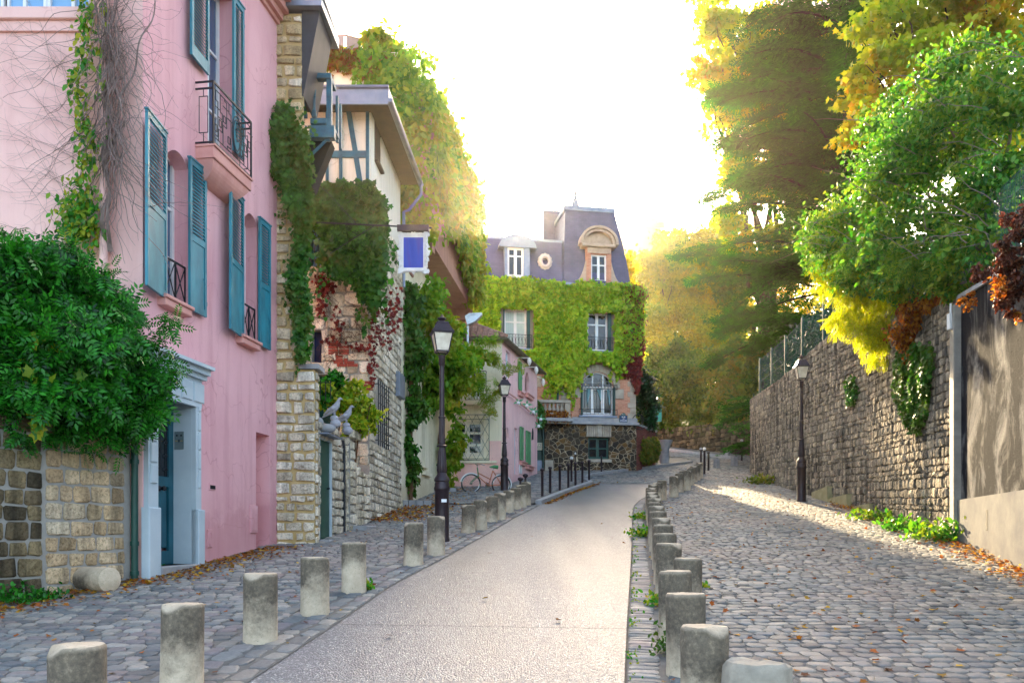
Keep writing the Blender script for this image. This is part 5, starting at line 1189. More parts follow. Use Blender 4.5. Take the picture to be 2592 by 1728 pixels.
mb = MB(); HBs = Wall(HB.at(0, 0, .08)[:2], HB.at(HB.L + .03, 0, .08)[:2]); wall_holes(mb, HBs, 0, HBs.L, 2.0, zled, [lw + (.3,), gd2 + (.35,)]); WRs = Wall(HBs.at(HBs.L, 0)[:2], (7.0, 48)); wall_holes(mb, WRs, 0, WRs.L, 2.0, zled); obj('rubble_base', mb, m_poly, bh)
mb = MB(); mb.wbox(HB, uh('c8', 770, 940)[0], HB.L + .12, zled - .02, zled + .12, 0, .28, .02); mb.wbox(HB, uh('c8', 980, 940)[0], HB.L + .06, zled + .121, zled + .34, 0, .12)
mb.wbox(HB, uh('c8', 640, 940)[0], uh('c8', 985, 940)[0], uh('c8', 870, 950)[1], uh('c8', 870, 922)[1], .28, .75, .02); obj('ledge', mb, m_kerb, bh)
# quoins, arch surround, lintels
mb = MB(); rnd = random.Random(3)
def quoins(u0, u1, z0, z1, h=.26):
    z = z0; k = 0
    while z < z1 - .05:
        w_ = .12 if k % 2 else 0; mb.wbox(HB, u0 + w_, u1, z + .006, min(z + h, z1) - .006, 0, .03, .006); z += h; k += 1
quoins(uh('c8', 1465, 700)[0], HB.L + .02, zled + .34, zcor - .1); quoins(uh('c8', 895, 700)[0], uh('c8', 972, 700)[0], zled + .34, zcor - 2)
n = 15; cxa = (aw[0] + aw[1]) / 2; ra = (aw[1] - aw[0]) / 2
for k in range(n):
    t0, t1 = math.pi * k / n + .01, math.pi * (k + 1) / n - .01; zb_ = aw[3] - .75
    P = [(cxa + ra * 1.03 * math.cos(t0), zb_ + .77 * math.sin(t0)), (cxa + ra * 1.38 * math.cos(t0), zb_ + 1.12 * math.sin(t0)), (cxa + ra * 1.38 * math.cos(t1), zb_ + 1.12 * math.sin(t1)), (cxa + ra * 1.03 * math.cos(t1), zb_ + .77 * math.sin(t1))]
    mb.wpoly(HB, P, 0, .06)
mb.wbox(HB, aw[0] - .5, aw[0] - .02, aw[3] - 1.25, aw[3] - .78, 0, .05); mb.wbox(HB, aw[1] + .02, aw[1] + .5, aw[3] - 1.25, aw[3] - .78, 0, .05)
for v_ in (v1, v2): mb.wbox(HB, v_[0] - .3, v_[0] - .01, v_[2] - .1, v_[3] + .05, 0, .03); mb.wbox(HB, v_[1] + .01, v_[1] + .3, v_[2] - .1, v_[3] + .05, 0, .03)
for k in range(11):
    if k != 5: x = lw[0] - .1 + (lw[1] - lw[0] + .2) * k / 11; mb.wbox(HBs, x + .008, x + (lw[1] - lw[0] + .2) / 11 - .008, lw[3] + .02, lw[3] + .58, 0, .05, .01)
x = (lw[0] + lw[1]) / 2; mb.wbox(HBs, x - .1, x + .1, lw[3] + .01, lw[3] + .66, 0, .09, .015); mb.wbox(HBs, lw[0] - .1, lw[1] + .1, lw[2] - .15, lw[2], 0, .08)
mb.wbox(HBs, gd2[1] + .0, gd2[1] + .4, g(37.5), uh('e1', 440, 1290)[1], 0, .08)
objs('stone_dressing', mb, m_stoneq, bh, .1)
m_curt = M_simple('pale_curtain', '9fb6b4', 'c2d2cc', 2, .9, .5, 6, stretch=(14, 14, .3)); m_warmglass = M_glass('reflecting_glass', '241a0c', .1)
casement(HB, *v1, -.12, bh, mat_g=m_curt, fr=.09, mull=(.5,), bars=(.68,)); casement(HB, *v2, -.12, bh, mat_g=m_warmglass, fr=.09, mull=(.5,), bars=(.7,))
f = casement(HB, aw[0], aw[1], aw[2], aw[3] - .72, -.12, bh, mat_g=m_warmglass, fr=.1, mull=(.36, .68), bars=())
mb = MB(); zb_ = aw[3] - .72
arcp = [(cxa + ra * math.cos(math.pi * k / 14), zb_ + .72 * math.sin(math.pi * k / 14)) for k in range(15)]
mb.wpoly(HB, arcp, -.16, -.14); obj('pane', mb, m_warmglass, f)
mb = MB(); mb.tube([HB.at(x, z, -.1) for x, z in arcp], .06, 6); mb.tube([HB.at(aw[0], zb_, -.1), HB.at(aw[1], zb_, -.1)], .05, 6)
for m in (.36, .68): x = aw[0] + (aw[1] - aw[0]) * m; mb.tube([HB.at(x, zb_, -.1), HB.at(x, zb_ + .62, -.1)], .04, 6)
obj('arched_light', mb, m_white, f)
mb = MB()
for x0, x1, xm in ((1130, 1168, 1135), (1212, 1262, 1262), (1298, 1318, 1318)):
    a, b, m = uh('c8', x0, 700)[0], uh('c8', x1, 700)[0], uh('c8', xm, 800)[0]; zt, zb2 = zb_ - .02, aw[2] + .5
    mb.add([HB.at(a, zt, -.1), HB.at(b, zt, -.1), HB.at(m + .06, zb2 + .2, -.1), HB.at(m, zb2, -.1)], [(0, 1, 2, 3)])
objs('curtain', mb, M_simple('blue_curtain', '5f8a92', '8fb4b6', 2, .9, .5, 6, stretch=(16, 16, .3)), f)
mb = MB()
for v_, o_ in ((aw, 0),):
    mb.wbox(HB, v_[0] - .02, v_[0] + .06, v_[2], zb_, -.05, .1); mb.wbox(HB, v_[1] - .04, v_[1] + .06, v_[2], zb_, -.05, .1)
for v_ in (v1, v2): mb.wbox(HB, v_[1] - .01, v_[1] + .14, v_[2], v_[3], -.05, .12); mb.wbox(HB, v_[0] - .06, v_[0] + .0, v_[2], v_[3], -.05, .12)
objs('shutter', mb, m_dgreen, bh, .02)
mb = MB()
def ironwork(u0, u1, z0, z1, n, o, scroll=True):
    for z in (z0, z1): mb.tube([HB.at(u0, z, o), HB.at(u1, z, o)], .014, 5)
    for k in range(n + 1):
        x = u0 + (u1 - u0) * k / n; mb.tube([HB.at(x, z0, o), HB.at(x, z1, o)], .01, 5)
        if scroll and k < n:
            r = (u1 - u0) / n * .4; mb.tube([HB.at(x + (u1 - u0) / n / 2 + r * math.cos(i * .7), (z0 + z1) / 2 + (z1 - z0) * .35 * math.sin(i * .7), o) for i in range(9)], .007, 4)
ironwork(v1[0] - .1, v1[1] + .2, v1[2] + .05, v1[2] + .62, 9, .16); ironwork(v2[0] - .1, v2[1] + .2, v2[2] + .05, v2[2] + .62, 9, .16)
ironwork(aw[0] - .12, aw[1] + .15, aw[2] + .04, aw[2] + .28, 10, .12, False); ironwork(aw[0] - .12, aw[1] + .15, zb_ - .1, zb_ + .12, 12, .12, True)
for k in range(12): x = aw[0] + (aw[1] - aw[0]) * k / 11; mb.tube([HB.at(x, aw[2] + .28, .12), HB.at(x, zb_ - .1, .12)], .008, 4)
for k in range(6):
    x = aw[0] + (aw[1] - aw[0]) * (k + .5) / 6; mb.tube([HB.at(x + .1 * (1 - i / 14) * math.cos(i * .6), zb_ + .32 + .1 * (1 - i / 14) * math.sin(i * .6), .12) for i in range(12)], .009, 4)
objs('ironwork', mb, m_iron, bh, .2)
mb = MB(); mb.wbox(HB, aw[0] - .12, aw[1] + .14, aw[2] - .1, aw[2] - .02, 0, .16); mb.wbox(HB, v1[0] - .1, v1[1] + .2, v1[2] - .1, v1[2] - .01, 0, .14); mb.wbox(HB, v2[0] - .1, v2[1] + .2, v2[2] - .1, v2[2] - .01, 0, .14)
objs('sill', mb, m_zinc, bh, .02)
casement(HBs, *lw, -.18, bh, mat_f=m_dgreen, mat_g=m_glass, fr=.09, mull=(.48,), bars=(.5,))
mb = MB(); mb.wbox(HBs, gd2[0], gd2[1], gd2[2] + .6, gd2[3], -.35, -.3)
for k in range(8): x = gd2[0] + (gd2[1] - gd2[0]) * k / 8; mb.wbox(HBs, x + .01, x + (gd2[1] - gd2[0]) / 8 - .01, gd2[2] + .62, gd2[3] - .5 - .7, -.3, -.28)
mb.wbox(HBs, gd2[1] - .08, gd2[1], gd2[2], gd2[3], -.3, -.1)
gt = obj('gate', mb, m_dgreen, bh); mb = MB(); mb.wbox(HBs, gd2[0], gd2[1] - .08, gd2[2], gd2[2] + .6, -.34, -.28); obj('kick_plate', mb, m_zinc, gt)
s0, s1 = HBs.px(S('e1', 120, 1010), -.2), HBs.px(S('e1', 355, 1085), -.2); zt = HBs.px(S('e1', 355, 942), -.2)[1]
mb = MB(); mb.wbox(HBs, s0[0] - .25, s1[0], s1[1], zt, -.24, -.2, .006); nb = obj('notice_board', mb, M_simple('cream_board', 'cfc6a4', 'e2dabc', 4, .6), gt)
rz = math.atan2(HB.u.y, HB.u.x); uc = (s0[0] - .25 + s1[0]) / 2; hz_ = zt - s1[1]
text('PARKING PRIVÉ', HBs.at(uc, zt - hz_ * .28, -.197), .155, m_navy, nb, rz); text('STATIONNEMENT', HBs.at(uc, zt - hz_ * .56, -.197), .11, m_navy, nb, rz); text('INTERDIT', HBs.at(uc + .1, zt - hz_ * .8, -.197), .11, m_navy, nb, rz)
# street name plaque
p = HBs.px(S('c8', 1427, 910), -.0); mb = MB(); w2_, h2_ = .2, .2
arc2 = [(p[0] + .12 * math.cos(math.pi * k / 10), p[1] + h2_ - .06 + .12 * math.sin(math.pi * k / 10)) for k in range(11)]
mb.wpoly(HB, [(p[0] - w2_, p[1] - h2_ - .02), (p[0] + w2_, p[1] - h2_ - .02), (p[0] + w2_, p[1] + h2_ - .06)] + arc2 + [(p[0] - w2_, p[1] + h2_ - .06)], .14, .17)
spq = obj('street_plaque', mb, m_dgreen, bh); mb = MB(); mb.wbox(HB, p[0] - w2_ + .03, p[0] + w2_ - .03, p[1] - h2_ + .01, p[1] + h2_ - .08, .17, .176); obj('plaque_field', mb, m_navy, spq)
for s_, dz, sz in (('18e Arrt', .18, .05), ('RUE', .055, .1), ('DES', -.03, .055), ('SAULES', -.12, .1)): text(s_, HB.at(p[0], p[1] + dz, .178), sz, m_txt, spq, rz)
# balustrade
mb = MB(); b0, b1 = uh('e1', 160, 150), uh('e1', 840, 180); zb0, zt0 = uh('e1', 500, 380)[1], uh('e1', 500, 190)[1]; ob = .5
mb.wbox(HB, b0[0], b1[0], zt0, zt0 + .14, ob - .1, ob + .14, .02); mb.wbox(HB, b0[0], b1[0], zb0 - .5, zb0, ob - .1, ob + .12, .02); mb.wbox(HB, uh('e1', 725, 200)[0], uh('e1', 832, 200)[0], zb0 - .4, zt0, ob - .12, ob + .11, .02)
for x in (270, 350, 432, 512, 590, 668):
    u = uh('e1', x, 280)[0]; c_ = HB.at(u, zb0, ob); H = zt0 - zb0; mb.lathe(c_, [(.07, 0), (.05, .1 * H), (.09, .25 * H), (.1, .35 * H), (.06, .6 * H), (.045, .8 * H), (.07, .9 * H), (.07, H)], 12)
obj('balustrade', mb, m_stoneq, bh, smooth=True)
mb = MB(); u = uh('c8', 885, 650)[0]; mb.tube([HB.at(u, uh('c8', 885, 770)[1], .08), HB.at(u, zcor - 1, .08)], .05, 8); obj('rain_pipe', mb, m_dgreen, bh)
mb = MB(); a, b = uh('e3', 1510, 900), uh('e3', 1635, 1000); mb.wbox(HB, a[0], b[0], b[1], uh('e3', 1600, 790)[1], 0, .05, .01); obj('wall_plaque', mb, m_stoneq, bh)
# scroll bracket
mb = MB(); p = HB.px(S('e2', 760, 735), .1); mb.tube([HB.at(p[0] + .42 * (1 - i / 34) * math.cos(-i * .36 - .8), p[1] + .45 * (1 - i / 34) * math.sin(-i * .36 - .8), .1) for i in range(30)], .022, 6); obj('iron_scroll', mb, m_iron, bh)
# mansard roofs
q = NG('slate'); x = q.n('SeparateXYZ', {0: q.co}); vv = q.n('CombineXYZ', {0: x.outputs[0], 1: x.outputs[2], 2: 0.0}).outputs[0]
br = q.n('TexBrick', {'Vector': vv, 'Scale': 3.0, 'Color1': col('4a4a66'), 'Color2': col('383a54'), 'Mortar': col('262638'), 'Mortar Size': .012, 'Brick Width': .7, 'Row Height': .36})
m_slate = q.fin(q.mix(.5, br.outputs[0], q.ramp(q.noise(1.5, 4), [(.3, '4c4c66'), (.7, '6a6884')])), .55, q.bump(br.outputs[1], -.5, .02))
u7 = lambda x, y: uh('c7', x, y)
def mans(W, ub0, ub1, ut0, ut1, z0, z1, depth, bulge=.0, seg=6, back=.62):
    mb = MB(); v = []
    for i in range(seg + 1):
        t = i / seg; e = t ** 1.25; a = ub0 + (ut0 - ub0) * e; b = ub1 + (ut1 - ub1) * e; o = .12 - back * e; z = z0 + (z1 - z0) * t; od = -depth + back * e
        v += [W.at(a, z, o), W.at(b, z, o), W.at(b, z, od), W.at(a, z, od)]
    f = [(i * 4 + k, i * 4 + (k + 1) % 4, (i + 1) * 4 + (k + 1) % 4, (i + 1) * 4 + k) for i in range(seg) for k in range(4)] + [(seg * 4, seg * 4 + 1, seg * 4 + 2, seg * 4 + 3)]
    mb.add(v, f); return mb
zt1 = u7(1400, 225)[1]
mb = mans(HB, u7(1115, 925)[0], u7(1780, 955)[0], u7(1165, 200)[0], u7(1652, 215)[0], zcor, zt1 + .35, 5.5); obj('mansard_roof', mb, m_slate, bh, label='tall slate mansard pavilion on the right')
zt2 = u7(500, 450)[1]
mb = mans(HB, 0, u7(1115, 925)[0] - .02, .0, u7(1130, 300)[0] - .02, zcor, zt2, 7.0, back=.5); obj('mansard_roof', mb, m_slate, bh, label='lower slate mansard on the left')
mb = MB(); WB2 = Wall(HB.at(0, 0, -2.6)[:2], HB.at(HB.L, 0, -2.6)[:2]); a, b = WB2.px(S('c7', 925, 300)), WB2.px(S('c7', 1140, 300)); mb.wbox(WB2, a[0], b[0] + .5, zt2 - 1, WB2.px(S('c7', 1040, 208))[1], -2.2, 0); obj('chimney_block', mb, m_slate, bh)
mb = MB(); T0 = zt1 + .35; a, b = u7(1165, 200)[0], u7(1652, 215)[0]
mb.wbox(HB, a - .08, b + .05, T0 - .12, T0 + .1, -5.1, -.44); ap = u7(1285, 145); A4 = [HB.at(a - .05, T0 + .1, -.46), HB.at(b, T0 + .1, -.46), HB.at(b, T0 + .1, -5), HB.at(a - .05, T0 + .1, -5)]
apx = HB.at(a + (b - a) * .42, T0 + .1 + .75, -2.6); mb.add(A4 + [apx], [(0, 1, 4), (1, 2, 4), (2, 3, 4), (3, 0, 4)])
for k in range(1, 6):
    t = k / 6; p0 = Vector(A4[0]).lerp(Vector(A4[1]), t); mb.tube([p0, Vector(apx).lerp(p0, .03)], .03, 5)
mb.lathe((apx[0], apx[1], apx[2] - .1), [(.3, 0), (.2, .2), (.14, .5), (.18, .55), (.1, .62), (.07, .8), (.1, .9), (.03, 1.05), (.015, 1.5), (.003, 1.95)], 10)
mb.wbox(HB, 0, u7(1130, 925)[0], zt2 - .06, zt2 + .06, -6.5, -.36); mb.wbox(HB, 0, HB.L - .1, zcor - .12, zcor + .02, 0, .2, .02); obj('roof_flashing', mb, m_zinc, bh)
# arched dormer on the pavilion
mb = MB(); dmx = (u7(1385, 700)[0], u7(1540, 700)[0], u7(1460, 925)[1], u7(1460, 655)[1]); od = .2; cxd = (dmx[0] + dmx[1]) / 2
mb.wbox(HB, u7(1340, 800)[0], dmx[0], dmx[2] - .1, u7(1460, 590)[1], -1.2, od); mb.wbox(HB, dmx[1], u7(1585, 800)[0], dmx[2] - .1, u7(1460, 590)[1], -1.2, od)
mb.wbox(HB, dmx[0], dmx[1], dmx[3], u7(1460, 590)[1], -1.2, od - .01)
obj('dormer', mb, m_brick, bh)
mb = MB(); zc_ = u7(1460, 560)[1]
mb.wbox(HB, u7(1290, 0)[0], u7(1620, 0)[0], u7(1460, 590)[1], zc_, -1.2, od + .15, .03)
for rr, oo in ((1.0, .25), (.84, .18)):
    A0 = lambda s_: [(cxd + (u7(1640, 0)[0] - u7(1260, 0)[0]) / 2 * s_ * math.cos(math.pi * k / 14), zc_ + .88 * s_ * math.sin(math.pi * k / 14) ** .9) for k in range(15)]
    o_, i_ = A0(rr), A0(rr - .13)
    for k in range(14): mb.wpoly(HB, [o_[k], o_[k + 1], i_[k + 1], i_[k]], -1.1, od + oo - .1)
mb.wpoly(HB, A0(.7), -1.1, od - .12)
mb.wbox(HB, u7(1350, 0)[0], u7(1580, 0)[0], dmx[3] + .04, u7(1460, 592)[1], .0, od + .03)
for sx_, x0, x1 in ((-1, 1230, 1340), (1, 1585, 1680)):
    ua, ub = u7(x0, 0)[0], u7(x1, 0)[0]; n = 8; P = [(ua + (ub - ua) * k / n, dmx[2] - .08 + (.1 + 1.0 * ((k / n if sx_ < 0 else 1 - k / n) ** 2.2))) for k in range(n + 1)]; mb.wpoly(HB, P + [(ub, dmx[2] - .1), (ua, dmx[2] - .1)], -.6, od - .02)
obj('dormer_stonework', mb, M_simple('dormer_stone', 'a08c7a', 'bda996', 4, .8, .3, 20), bh)
casement(HB, *dmx, od - .12, bh, mat_f=m_white, mat_g=m_warmglass, fr=.08, mull=(.5,), bars=(.62,))
mb = MB(); dl = (u7(560, 700)[0], u7(718, 700)[0], u7(640, 880)[1], u7(640, 590)[1]); mb.wbox(HB, dl[0] - .14, dl[0], dl[2] - .1, dl[3], -1.5, .22); mb.wbox(HB, dl[1], dl[1] + .3, dl[2] - .1, dl[3], -1.5, .22)
ar = [((dl[0] + dl[1]) / 2 + .9 * math.cos(math.pi * k / 12) + .1, dl[3] + .62 * math.sin(math.pi * k / 12)) for k in range(13)]; mb.wpoly(HB, ar, -1.5, .3); obj('dormer', mb, m_zinc, bh)
casement(HB, *dl, .14, bh, mat_f=m_white, mat_g=m_warmglass, fr=.09, mull=(.5,), bars=(.72,))
mb = MB(); c_ = u7(938, 715); mb.tube([HB.at(c_[0] + .21 * math.cos(i * math.pi / 10), c_[1] + .24 * math.sin(i * math.pi / 10), .08) for i in range(21)], .08, 8); mb.tube([HB.at(c_[0], c_[1], -.3), HB.at(c_[0], c_[1], -.1)], .16, 12)
for i in range(12): mb.tube([HB.at(c_[0] + .26 * math.cos(i * .5236), c_[1] + .3 * math.sin(i * .5236), -.4), HB.at(c_[0] + .26 * math.cos(i * .5236), c_[1] + .3 * math.sin(i * .5236), .06)], .1, 8)
obj('round_window', mb, M_simple('carved_stone', 'b5aaa8', 'cfc5c0', 4, .8, .3, 20), bh, smooth=True)
# low brick wall beside the mansion
mb = MB(); A_, B_ = gp(S('e2', 720, 1700)), (7.6, 45.5); WL = Wall((6.1, 39.0), (7.5, 41.6)); za_ = zled + .05
mb.wbox(WL, 0, WL.L, g(39) - .3, za_ - .02, -.25, 0); lbw = thing('garden_wall', 'low red brick garden wall joined to the mansion corner, ivy at its foot', 'wall', (6.8, 40.2, g(40)))
obj('wall_face', mb, M_brick('dark_red_brick', '8e4238', '743028', '8a7468'), lbw); mb = MB(); mb.wbox(WL, -.05, WL.L + .1, za_ - .02, za_ + .08, -.3, .06); obj('coping', mb, m_kerb, lbw)
mb = MB(); p = (8.15, 42.6); mb.lathe((p[0], p[1], g(p[1])), [(.3, 0), (.26, .1), (.26, .8), (.3, .95), (.42, 1.2), (.45, 1.3), (.2, 1.32)], 14); obj('stone_urn', mb, m_kerb, smooth=True, label='grey stone post shaped like an urn beside the ivy-covered brick wall', cat='stone urn')
mb = MB(); p = at(S('e2', 1140, 585), 44); mb.box(p.x - .3, p.x + .3, 43.98, 44.02, p.z - .42, p.z + .42); sgn = thing('pedestrian_sign', 'small turquoise sign with a walking figure beside the dark laurel', 'sign', (p.x, 44, g(44)))
obj('panel', mb, M_simple('turquoise_enamel', '2aa58e', '3cb89e', 3, .4), sgn)
mb = MB(); yf = 43.975; ball(mb, (p.x, yf, p.z + .2), .06, 8, (1, .1, 1)); mb.box(p.x - .06, p.x + .06, yf, 43.98, p.z - .05, p.z + .13); mb.tube([(p.x, yf, p.z - .05), (p.x - .12, yf, p.z - .28)], .03, 5); mb.tube([(p.x, yf, p.z - .05), (p.x + .1, yf, p.z - .28)], .03, 5); obj('walking_figure', mb, m_navy, sgn)
mb = MB(); mb.tube([(p.x, 44.04, g(44)), (p.x, 44.04, p.z + .4)], .035, 8); obj('pole', mb, m_iron, sgn)
# ---------------------------------------------- street lamps
q = NG('lantern_glass'); m_lglass = q.fin(q.ramp(q.noise(6, 4), [(.35, 'cfc0a8'), (.65, 'f0e6d2')]), .3, spec=.6)
def make_lamp(name_label, H=4.42):
    t = thing('street_lamp', name_label, 'street lamp', (0, 0, 0), 'old cast-iron street lamps')
    mb = MB()
    prof = [(.15, -.1), (.15, .06), (.137, .08), (.135, 1.0), (.15, 1.02), (.155, 1.06), (.14, 1.1), (.142, 1.14), (.13, 1.18), (.152, 1.2), (.145, 1.25), (.1, 1.31), (.082, 1.36)]
    mb.lathe((0, 0, 0), prof, 28)
    obj('base', mb, m_lamp, t, smooth=True)
    mb = MB(); mb.lathe((0, 0, 0), [(.08, 1.34), (.1, 1.4), (.098, 1.5), (.078, 1.75), (.062, 1.86)], 32, .09)
    mb.lathe((0, 0, 0), [(.07, 1.855), (.1, 1.87), (.1, 1.89), (.062, 1.91)], 24); mb.lathe((0, 0, 0), [(.062, 1.9), (.056, 2.42)], 32, .08)
    mb.lathe((0, 0, 0), [(.058, 2.42), (.072, 2.43), (.072, 2.45), (.052, 2.46)], 24); mb.lathe((0, 0, 0), [(.052, 2.45), (.044, 3.5)], 20)
    mb.lathe((0, 0, 0), [(.044, 3.44), (.06, 3.46), (.06, 3.6), (.066, 3.62), (.066, 3.64), (.02, 3.66)], 20)
    obj('pole', mb, m_lamp, t, smooth=True)
    b0, b1, z0, z1 = .115, .18, 3.72, 4.07
    mb = MB()
    for sx_ in (-1, 1):
        for sy_ in (-1, 1):
            mb.tube([(sx_ * b0, sy_ * b0, z0), (sx_ * b1, sy_ * b1, z1)], .012, 6); mb.tube([(sx_ * .03, sy_ * .03, 3.62), (sx_ * .09, sy_ * .09, 3.69), (sx_ * b0, sy_ * b0, z0)], .009, 5)
    for b, z in ((b0, z0), (b1, z1)):
        mb.box(-b - .012, b + .012, -b - .012, -b + .012, z - .012, z + .012); mb.box(-b - .012, b + .012, b - .012, b + .012, z - .012, z + .012)
        mb.box(-b - .0118, -b + .012, -b + .012, b - .012, z - .0118, z + .0118); mb.box(b - .012, b + .0118, -b + .012, b - .012, z - .0118, z + .0118)
    ln = obj('lantern', mb, m_lamp, t)
    mb = MB(); mb.frust((0, 0), z0 + .005, z1 - .005, b0 - .004, b0 - .004, b1 - .004, b1 - .004); obj('pane', mb, m_lglass, ln)
    mb = MB(); mb.frust((0, 0), z1 + .012, z1 + .045, b1 + .035, b1 + .035, b1 + .02, b1 + .02); mb.frust((0, 0), z1 + .046, z1 + .2, b1 + .01, b1 + .01, .11, .11); mb.frust((0, 0), z1 + .201, z1 + .225, .12, .12, .1, .1)
    mb.lathe((0, 0, z1 + .22), [(.07, 0), (.05, .04), (.09, .07), (.085, .085), (.03, .11), (.035, .13), (.005, .16)], 16); obj('lantern_roof', mb, m_lamp, ln)
    return t
lamp = make_lamp('tall street lamp between the bollards before the creeper house, white sticker on its base')
def put_lamp(o, x, Y, top, **k):
    p = at(D(x, 1220), Y); o.location = (p.x, Y, g(Y)); zt = at(D(x, top), Y).z; s = (zt - g(Y)) / 4.45; o.scale = (1, 1, s) if abs(s - 1) < .12 else (s, s, s); o.rotation_euler = (0, 0, R(k.get('rz', 14)))
l2 = copy_tree(lamp); l2['label'] = 'street lamp at the corner of the cream and pink house with a bicycle against it'
l3 = copy_tree(lamp); l3['label'] = 'street lamp standing on the cobbled footway in front of the long stone wall'
put_lamp(lamp, 1015, 15.3, 722); put_lamp(l2, 1158.5, 28.7, 863, rz=10); put_lamp(l3, 1841, 25.0, 814, rz=-6)
mb = MB(); mb.box(-.03, .07, -.138, -.133, .78, .84); o = obj('sticker', mb, m_txt, lamp, local=True)
# black posts with round heads
def post_mesh(h=1.05, r=.045, head='ball', white=False):
    mb = MB()
    if head == 'ball': mb.lathe((0, 0, 0), [(r, -.1), (r, h - .12), (r * 1.25, h - .11), (r * .8, h - .09), (r * 1.0, h - .075), (r * 1.55, h - .045), (r * 1.65, h - .01), (r * 1.3, h + .03), (.005, h + .05)], 14)
    else: mb.lathe((0, 0, 0), [(r, -.1), (r, h - .3), (r * .6, h - .28), (r * .7, h - .26), (r * 2.2, h - .14), (r * 2.4, h - .06), (r * 1.6, h + .02), (.01, h + .06)], 14)
    me = bpy.data.meshes.new('post'); me.from_pydata(mb.v, [], mb.f); me.materials.append(m_lamp); me.polygons.foreach_set('use_smooth', [True] * len(me.polygons)); me.set_sharp_from_angle(angle=R(50)); return me
pm = post_mesh(); pmh = post_mesh(head='pawn')
whm = MB(); ball(whm, (0, 0, 1.03), .075, 8)
def post(px_, base, top, label, group, me=None, Y=None, white=False, src='D', r=1.0, name='bollard_post'):
    p = S(src, px_, base); x, y = gp(p, .07) if Y is None else (at(p, Y).x, Y)
    t = link(name, me or pm); gz = g(y) + (.07 if Y is None else 0); zt = at(S(src, px_, top), y).z; s = (zt - gz) / 1.1
    t.location = (x, y, gz); t.scale = (r, r, s); setp(t, label, 'post', group)
    if white: obj('cap', whm, m_white, t, smooth=True, local=True)
    return t
BP = [(780, 437, 50), (897, 390, 15), (1041, 350, -20), (1168, 315, -60), (1275, 287, -75), (1377, 250, -90), (1477, 225, -105)]
tops = {0: 1320, 1: 1305, 2: 1292, 3: 1287, 4: 1280, 5: 1270, 6: 1255}
for i, (x, b, t_) in enumerate(BP):
    px_, py_ = S('f6', x, b); tp = 780 + [1320, 1306, 1293, 1280, 1268, 1262, 1250][i] / 3.267
    o = post(px_ * 1, py_, tp, f'black iron post, {ORD[i]} from the left in the row at the kerb before the mansion', 'black iron posts along the kerb', src='D') if False else None
    CROPS['s'] = (0, 0, 1.0); post(px_, py_, tp, f'black iron post, {ORD[i]} from the left in the row at the kerb before the mansion', 'black iron posts along the kerb', src='s')
post(*S('f6', 1215, 228), 780 + 1225 / 3.267, 'black post with white top leaning slightly behind the kerb row', 'black iron posts along the kerb', src='s', white=True)
post(*S('f6', 1660, 92), 780 + 1215 / 3.267, 'thin black post with no neighbour close by, below the mansion basement window', 'black iron posts along the kerb', src='s', r=.8)
post(*S('f6', 2133, 38), 780 + 1190 / 3.267, 'thin black post near the mansion corner, farthest right on its pavement', 'black iron posts along the kerb', src='s', r=.8)
o = post(*S('c8', 1033, 1345), 780 + 1190 / 3.267, 'tall thin post with white ball top close to the rubble wall', 'white topped posts', src='s', white=True, r=.6)
for x, b, t_, lab, w_ in ((1075, 680, 520, 'white-capped post, leftmost of the three beyond the end of the bollard row', True), (1110, 770, 515, 'tallest white-capped post of the three beyond the end of the bollard row', True),
                          (1150, 735, 560, 'plain black post, rightmost of the three beyond the end of the bollard row', False), (1481, 638, 435, 'black post with white ball top in front of the far rubble wall', True)):
    px_, py_ = S('d3', x, b); post(px_, py_, S('d3', x, t_)[1], lab, 'posts at the street corner', src='s', white=w_, r=1.1)
for x, t_, lab in ((1105, 880, 'left one of two dark pawn-headed posts behind the last left bollards'), (1175, 830, 'right one of two dark pawn-headed posts behind the last left bollards')):
    px_, py_ = S('d7', x, t_); post(px_, py_, py_, lab, 'pawn-headed posts', me=pmh, src='s', Y=29.0 if x < 1150 else 30.0)
# square stone blocks at the corner
for i, (x0, x1, t_, b, lab) in enumerate(((1200, 1260, 632, 725, 'squat square granite block, left one at the footway end'), (1370, 1438, 607, 703, 'squat square granite block, right one at the footway end'), (1318, 1375, 548, 610, 'low granite block across the street against the far rubble wall'))):
    px_, py_ = S('d3', (x0 + x1) / 2, b); x, y = gp((px_, py_)); w_ = (x1 - x0) / 3.92 / F * y; h_ = (b - t_) / 3.92 / F * y
    mb = MB(); mb.frust((0, 0), -.1, h_, w_ / 2 * .75, w_ / 2 * .75, w_ / 2 * .7, w_ / 2 * .7); o = obj('granite_block', mb, m_kerb, label=lab, cat='stone block', group='granite blocks at the corner'); o.location = (x, y, g(y)); o.rotation_euler = (0, 0, R(20))
